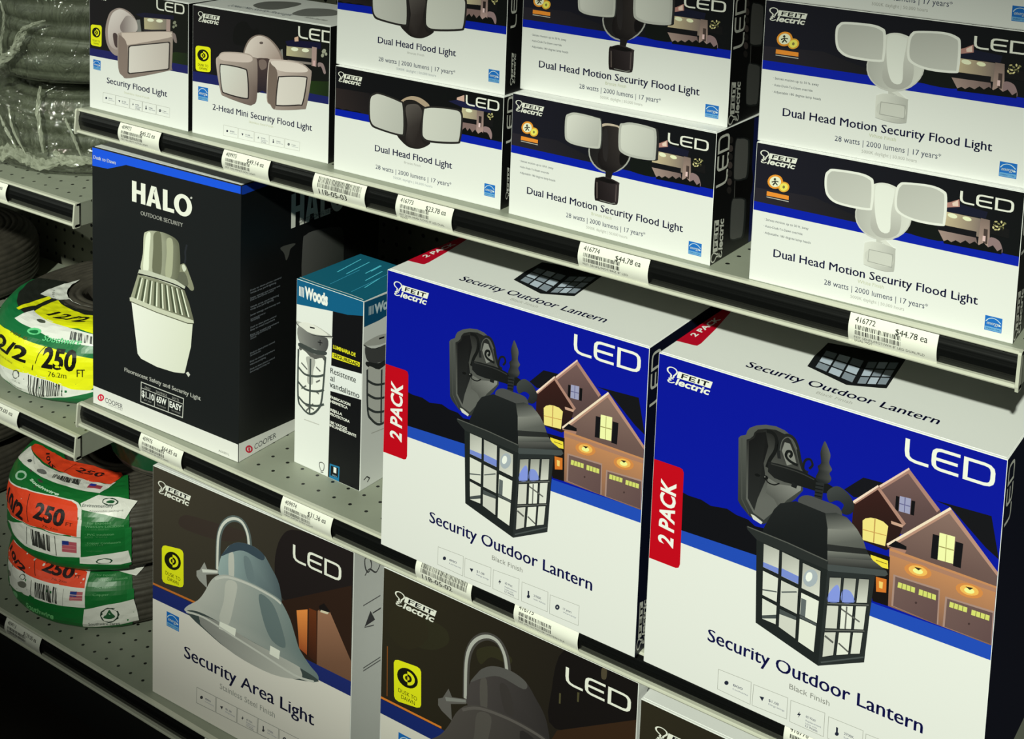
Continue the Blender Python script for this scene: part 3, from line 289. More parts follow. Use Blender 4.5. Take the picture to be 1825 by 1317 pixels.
'single.front':[[188.7,163.1],["night_scene","p",[[26,22,27],[21,23,18],22,1071,1803,1130],0,[7,1624,1880,1624,1880,840,7,796]],["night_scene","p",[[36,50,21],[28,37,23],1598,956,1855,886],1,[1521,946,1650,986,1880,1003,1880,829,1522,800]],["night_scene","p",[31,33,99],2,[7,808,1880,847,1880,741,7,705]],["night_scene","p",[[189,177,145],[136,125,120],1125,1347,1493,1268],1,[1066,1362,1506,1400,1506,1252,1077,1194]],["night_scene","p",[239,239,216],2,[1255,1338,1245,1327,1221,1317,1189,1312,1157,1312,1135,1319,1128,1330,1138,1341,1162,1351,1194,1356,1225,1355,1248,1349]],["night_scene","p",[239,239,216],2,[1420,1349,1410,1338,1386,1328,1355,1323,1324,1323,1302,1330,1295,1340,1304,1352,1328,1362,1360,1367,1391,1366,1413,1360]],["night_scene","p",[26,25,49],3,[911,1375,1072,1414,1622,1448,1622,1394,1018,1348]],["night_scene","p",[44,38,46],2,[1045,1199,1520,1236,1507,1198,1099,1157]],["night_scene","p",[176,150,148],4,[1488,1385,1560,1389,1556,1168,1483,1167]],["night_scene","p",[136,137,120],4,[1614,1336,1604,1349,1612,1368,1634,1382,1656,1383,1667,1370,1659,1351,1637,1337]],["night_scene","p",[136,137,120],1,[1613,1283,1599,1289,1595,1303,1605,1317,1622,1323,1636,1318,1640,1304,1630,1289]],["night_scene","p",[136,137,120],5,[1661,1309,1647,1312,1641,1324,1647,1338,1661,1345,1676,1342,1682,1330,1676,1316]],["night_scene","s",[136,120,120],5,[1558,1223,1649,1217,1680,1113,1637,1114,1598,1174,1556,1165]],["night_scene","p",[128,127,126],1,[924,1303,992,1315,1019,1150,911,1150]],["lamp_picture","s",[159,142,140],4,[344,926,323,1111,396,1309,507,1390,625,1420,776,1394,884,1334,943,1250,916,1136,748,945,583,787,444,808]],["lamp_picture","s",[[223,211,212],[165,147,146],473,1281,747,926],5,[395,933,373,1099,435,1291,529,1374,639,1403,765,1374,868,1321,911,1246,868,1138,721,979,583,866,472,869]],["lamp_picture","s",[[136,122,123],[212,200,200],638,1228,964,1289],6,[655,1249,748,1335,884,1316,949,1232,911,1144,666,1105,611,1169]],["lamp_picture","s",[76,61,62],6,[473,1057,556,1059,569,901,506,911]],["lamp_picture","s",[[170,153,148],[136,120,115],611,1075,747,534],7,[561,1028,611,1087,693,1109,1520,1236,1592,1217,1608,1157,1589,792,1537,733,802,521,660,528,577,621]],["lamp_picture","s",[212,194,188],8,[644,1073,748,1109,1520,1225,1577,1196,1520,1149,803,961,743,960]],["lamp_picture","s",[136,118,113],9,[583,1016,639,1049,748,945,748,553,660,544,594,624]],["lamp_picture","p",[52,46,46],9,[770,930,813,955,1541,1105,1562,1093,1548,757,1522,738,791,571,759,581]],["lamp_picture","p",[[220,211,209],[197,185,182],829,919,1495,759],10,[792,918,819,941,1520,1087,1541,1079,1527,764,1506,750,808,589,780,599]],["led_logo","u",[0,0,0],1,["led",1298,1609,512,126,0]],["brand_logo","u",[0,0,0],1,["feit",54,1604,308,128,0]],["dusk_badge","p",[239,238,23],1,[64,1127,215,1137,239,1130,249,1110,243,876,233,856,209,848,64,848,40,856,30,875,29,1098,39,1118]],["dusk_badge","p",[21,22,11],2,[221,1033,218,1016,209,999,196,984,179,973,159,966,138,963,117,965,97,971,80,981,67,994,58,1010,55,1026,58,1044,67,1060,80,1074,97,1086,118,1093,139,1097,161,1096,181,1090,198,1080,211,1067,219,1051]],["dusk_badge","p",[239,238,23],3,[139,1077,153,1077,166,1073,178,1067,187,1059,194,1049,197,1038,197,1026,193,1015,186,1005,177,996,165,989,152,984,138,982]],["dusk_badge","p",[21,22,11],4,[139,1058,147,1058,155,1056,162,1052,167,1047,171,1041,173,1035,173,1028,171,1021,167,1015,161,1010,154,1005,147,1003,138,1002]],["dusk_badge","p",[239,238,23],5,[138,1002,128,1002,119,1005,112,1010,107,1017,104,1024,104,1032,107,1040,112,1047,120,1053,129,1056,139,1058]],["dusk_badge","p",[44,43,15],6,[138,1014,133,1014,128,1016,124,1019,121,1023,119,1027,119,1031,121,1036,124,1040,128,1043,133,1045,139,1046]],["dusk_badge","p",[204,192,25],7,[139,1044,144,1044,148,1042,152,1040,154,1036,156,1033,156,1029,154,1025,152,1021,148,1018,143,1017,138,1016]],["dusk_badge","t",[52,50,7],2,["DUSK TO",64,905,146,26,0,0,0]],["dusk_badge","t",[52,50,7],2,["DAWN",86,868,107,26,0,0,0]],["energy_badge","u",[0,0,0],0,["energy",77,663,146,132,0]],["title_lettering","t",[42,43,83],0,["Security Flood Light",345,384,1158,76,0,0.018,0]],["finish_lettering","t",[197,197,173],0,["Stainless Steel Finish",687,300,483,26,0,0,0]],["spec_panel","l",[187,186,183],0,[52,0,1,274,247,516,248,510,115,267,113]],["spec_panel","p",[36,40,61],1,[353,183,349,174,340,167,328,165,319,169,315,177,319,186,328,193,340,195,349,191]],["spec_panel","t",[64,69,98],1,["800",382,178,70,16,0,0,0]],["spec_panel","t",[111,115,139],1,["Lumens",381,157,111,10,0,0,0]],["spec_panel","l",[187,186,183],1,[51,0,1,526,248,790,248,785,117,520,115]],["spec_panel","p",[36,40,61],2,[573,192,612,193,596,165]],["spec_panel","t",[64,69,98],2,["$1.08",645,180,77,16,0,0,0]],["spec_panel","t",[111,115,139],2,["Energy Savings",644,159,121,10,0,0,0]],["spec_panel","l",[187,186,183],2,[51,0,1,801,248,1035,249,1030,119,795,117]],["spec_panel","p",[36,40,61],3,[865,203,844,177,859,179,852,161,874,189,861,187]],["spec_panel","t",[64,69,98],3,["60 Watt",906,181,68,16,0,0,0]],["spec_panel","t",[111,115,139],3,["Replacement",905,160,108,10,0,0,0]],["spec_panel","t",[111,115,139],3,["Uses only",905,145,80,9,0,0,0]],["spec_panel","t",[64,69,98],4,["12 Watts",904,128,84,13,0,0,0]],["spec_panel","l",[187,186,183],3,[50,0,1,1045,249,1301,249,1296,122,1040,119]],["spec_panel","l",[36,40,61],4,[125,0,0,1110,207,1110,172]],["spec_panel","p",[36,40,61],5,[1124,172,1122,164,1114,159,1105,157,1098,160,1095,167,1098,174,1105,179,1114,181,1122,178]],["spec_panel","t",[64,69,98],4,["2700K",1161,182,74,15,0,0,0]],["spec_panel","t",[111,115,139],4,["Soft White",1160,162,117,10,0,0,0]],["spec_panel","l",[187,186,183],0,[49,0,1,1311,249,1550,250,1546,124,1306,122]],["spec_panel","p",[36,40,61],1,[1393,189,1390,180,1382,172,1371,168,1360,169,1353,174,1350,182,1352,191,1360,199,1371,203,1382,203,1390,198]],["spec_panel","p",[208,207,203],2,[1378,187,1376,182,1371,180,1366,180,1364,185,1366,189,1371,192,1376,191]],["spec_panel","t",[64,69,98],1,["17 years",1419,184,69,15,0,0,0]],["spec_panel","t",[111,115,139],1,["Warranty",1418,164,110,9,0,0,0]]],
'mini.front':[[220.0,163.1],["night_scene","p",[[24,20,25],[18,20,18],19,1332,2155,1102],0,[7,1624,2193,1624,2193,793,7,764]],["night_scene","s",[16,15,16],1,[721,1456,880,1529,995,1439,1084,1468,1087,1295,770,1218,678,1276]],["night_scene","p",[[36,55,23],[25,37,19],1926,900,2266,850],1,[1904,948,2193,985,2193,785,1876,774]],["night_scene","p",[28,33,99],2,[7,789,2193,803,2193,713,7,663]],["night_scene","p",[[189,180,144],[136,125,117],1573,1292,1899,1201],1,[1538,1318,1939,1348,1931,1219,1536,1198]],["night_scene","p",[239,239,216],2,[1721,1297,1712,1285,1691,1275,1662,1270,1635,1272,1615,1280,1609,1291,1618,1304,1639,1314,1668,1318,1695,1316,1715,1309]],["night_scene","p",[239,239,216],2,[1884,1306,1875,1293,1854,1284,1826,1279,1799,1281,1779,1288,1773,1300,1782,1312,1803,1322,1831,1327,1858,1325,1878,1317]],["night_scene","p",[21,20,52],3,[1520,1370,1637,1403,2064,1425,2066,1350,1551,1315]],["night_scene","p",[218,177,158],4,[1658,1431,1718,1456,1723,1397,1663,1386]],["night_scene","p",[21,20,24],2,[1541,1192,1929,1212,1925,1171,1554,1153]],["night_scene","p",[136,125,122],3,[1554,1153,1925,1171,1917,1144,1599,1125]],["night_scene","p",[173,145,143],4,[1930,1360,2002,1360,1999,1131,1926,1134]],["night_scene","p",[218,177,182],5,[1952,1200,1980,1201,1977,1136,1950,1137]],["night_scene","p",[161,161,145],1,[2087,1303,2076,1319,2084,1342,2106,1358,2130,1358,2141,1343,2133,1320,2111,1304]],["night_scene","p",[161,161,145],1,[2085,1254,2069,1261,2065,1277,2075,1294,2092,1302,2108,1295,2112,1278,2103,1261]],["night_scene","p",[161,161,145],2,[2144,1282,2129,1285,2121,1297,2124,1312,2138,1321,2153,1319,2161,1306,2157,1291]],["night_scene","s",[149,127,130],1,[2027,1185,2101,1179,2143,1084,2114,1066,2070,1141,2024,1134]],["night_scene","p",[130,129,127],1,[1443,1257,1476,1270,1489,1127,1450,1130]],["lamp_picture","s",[136,120,115],2,[851,1139,907,1271,996,1356,1119,1396,1264,1374,1399,1285,1480,1177,1472,1124,1291,1085,886,1108]],["lamp_picture","s",[[223,208,205],[170,150,145],1086,1347,1378,1162],3,[872,1138,929,1264,1014,1345,1121,1383,1251,1359,1377,1272,1449,1166,1436,1130,1291,1099,909,1115]],["lamp_picture","p",[101,87,86],4,[1172,1303,1166,1293,1151,1286,1131,1283,1116,1287,1109,1295,1115,1305,1131,1313,1150,1315,1166,1312]],["lamp_picture","s",[[76,60,60],[44,36,45],1090,1036,1185,754],4,[1045,1073,1179,1118,1291,1099,1273,872,1235,710,1163,717,1078,686,1066,876]],["lamp_picture","s",[124,106,103],5,[1104,1073,1180,1101,1229,1073,1221,1003,1137,973]],["lamp_picture","s",[[189,172,167],[110,93,90],725,1107,1050,699],5,[402,957,443,1040,541,1107,908,1139,1022,1099,1082,1049,1079,616,1013,522,917,507,570,548,481,606]],["lamp_picture","s",[212,194,191],6,[458,1028,546,1093,904,1125,1004,1090,933,1031,542,997]],["lamp_picture","s",[44,38,39],6,[464,912,533,954,865,952,930,898,952,632,898,571,570,584,499,633]],["lamp_picture","s",[[220,218,215],[200,191,188],542,923,892,605],7,[478,903,543,941,856,937,912,889,934,636,889,587,579,599,513,643]],["lamp_picture","s",[[209,191,188],[136,120,115],1401,1097,1803,643],5,[1260,1069,1357,1129,1728,1147,1897,1089,1929,1019,1863,649,1787,589,1390,519,1295,563,1236,641]],["lamp_picture","s",[226,211,208],6,[1296,1065,1366,1113,1720,1132,1872,1079,1795,1034,1448,1001]],["lamp_picture","s",[119,102,96],7,[1270,1058,1314,1057,1404,960,1376,541,1300,571,1249,643]],["lamp_picture","s",[44,38,39],8,[1410,892,1466,942,1822,993,1866,942,1811,665,1743,627,1429,570,1379,607]],["lamp_picture","s",[[223,214,212],[212,203,200],1449,897,1802,677],9,[1427,888,1475,929,1814,979,1849,936,1796,673,1734,639,1437,585,1397,617]],["led_logo","u",[0,0,0],5,["led",1715,1578,545,140,0]],["brand_logo","u",[0,0,0],1,["feit",89,1557,373,133,0]],["dusk_badge","p",[239,238,23],3,[96,1124,270,1130,299,1122,311,1101,314,847,302,825,274,814,100,803,71,811,59,833,55,1091,67,1113]],["dusk_badge","p",[21,22,11],4,[282,1017,278,998,269,979,254,963,234,950,211,941,186,937,160,939,137,945,116,956,101,971,91,989,87,1008,90,1028,100,1046,115,1063,135,1076,158,1084,184,1088,209,1086,232,1080,253,1069,268,1054,278,1036]],["dusk_badge","p",[239,238,23],5,[184,1066,201,1065,216,1061,230,1054,241,1045,249,1034,253,1022,253,1009,249,997,242,985,231,975,217,967,202,962,185,959]],["dusk_badge","p",[21,22,11],6,[184,1044,194,1044,203,1041,211,1037,218,1032,223,1026,225,1018,225,1011,223,1003,218,996,212,990,204,985,195,982,185,981]],["dusk_badge","p",[239,238,23],7,[185,981,173,982,163,985,154,990,147,998,144,1006,144,1015,147,1024,153,1032,162,1038,173,1042,184,1044]],["dusk_badge","p",[44,43,15],8,[185,995,178,995,172,997,167,1000,164,1004,162,1009,162,1014,164,1019,167,1023,172,1027,178,1029,184,1030]],["dusk_badge","p",[204,192,25],9,[184,1028,190,1028,196,1026,200,1024,203,1020,205,1016,205,1011,203,1007,200,1003,196,1000,191,998,185,997]],["dusk_badge","t",[52,50,7],4,["DUSK TO",99,872,174,31,0,0,0]],["dusk_badge","t",[52,50,7],5,["DAWN",126,831,128,31,0,0,0]],["energy_badge","u",[0,0,0],0,["energy",101,612,170,171,0]],["title_lettering","t",[42,43,83],0,["2-Head Mini Security Flood Light",349,352,1600,75,0,0.018,0]],["finish_lettering","t",[197,197,173],0,["Stainless Steel Finish",954,288,390,26,0,0,0]],["spec_panel","l",[194,192,189],0,[45,0,1,537,190,776,189,772,61,534,57]],["spec_panel","p",[36,40,61],1,[614,126,611,117,603,111,593,109,585,113,582,121,585,130,593,137,603,138,611,134]],["spec_panel","t",[64,69,98],1,["800",646,122,69,16,0,0,0]],["spec_panel","t",[111,115,139],1,["Lumens",645,101,109,10,0,0,0]],["spec_panel","l",[194,192,189],0,[45,0,1,786,189,1040,188,1036,65,783,61]],["spec_panel","p",[36,40,61],1,[834,135,867,136,854,109]],["spec_panel","t",[64,69,98],1,["$1.08",901,123,73,15,0,0,0]],["spec_panel","t",[111,115,139],1,["Energy Savings",901,104,116,10,0,0,0]],["spec_panel","l",[194,192,189],0,[44,0,1,1049,188,1281,188,1277,69,1046,65]],["spec_panel","p",[36,40,61],1,[1112,146,1096,121,1108,123,1102,106,1121,133,1110,131]],["spec_panel","t",[64,69,98],1,["60 Watt",1154,125,67,15,0,0,0]],["spec_panel","t",[111,115,139],1,["Replacement",1154,106,106,9,0,0,0]],["spec_panel","t",[111,115,139],1,["Uses only",1153,92,78,9,0,0,0]],["spec_panel","t",[64,69,98],2,["12 Watts",1153,76,83,12,0,0,0]],["spec_panel","l",[194,192,189],0,[44,0,1,1290,187,1524,187,1520,73,1287,69]],["spec_panel","l",[36,40,61],1,[107,0,0,1349,150,1350,117]],["spec_panel","p",[36,40,61],2,[1362,117,1360,110,1354,105,1346,104,1340,107,1338,113,1340,119,1346,124,1353,125,1359,122]],["spec_panel","t",[64,69,98],1,["2700K",1396,127,68,14,0,0,0]],["spec_panel","t",[111,115,139],1,["Soft White",1396,109,107,9,0,0,0]],["spec_panel","l",[194,192,189],0,[43,0,1,1534,187,1764,186,1760,77,1530,73]],["spec_panel","p",[36,40,61],1,[1609,133,1607,125,1601,118,1592,114,1584,115,1577,120,1575,127,1577,136,1583,142,1592,146,1600,145,1607,141]],["spec_panel","p",[208,207,203],2,[1598,131,1596,127,1592,125,1588,126,1586,129,1588,134,1592,136,1596,135]],["spec_panel","t",[64,69,98],1,["17 years",1638,129,67,13,0,0,0]],["spec_panel","t",[111,115,139],1,["Warranty",1637,111,106,8,0,0,0]]],
'mini.top':[[220.0,120.0],["top_print","s",[108,108,107],0,[588,441,523,719,689,903,901,955,1009,801,1017,425,840,317]],["top_print","s",[120,120,119],0,[1316,341,1231,702,1435,862,1625,820,1784,597,1657,355,1484,274]],["top_print","t",[98,104,119],1,["2-Head Mini Security Flood Light",391,191,1019,103,0,0,0]],["top_print","t",[152,151,149],1,["Stainless Steel Finish",1606,219,328,71,0,0,0]]],
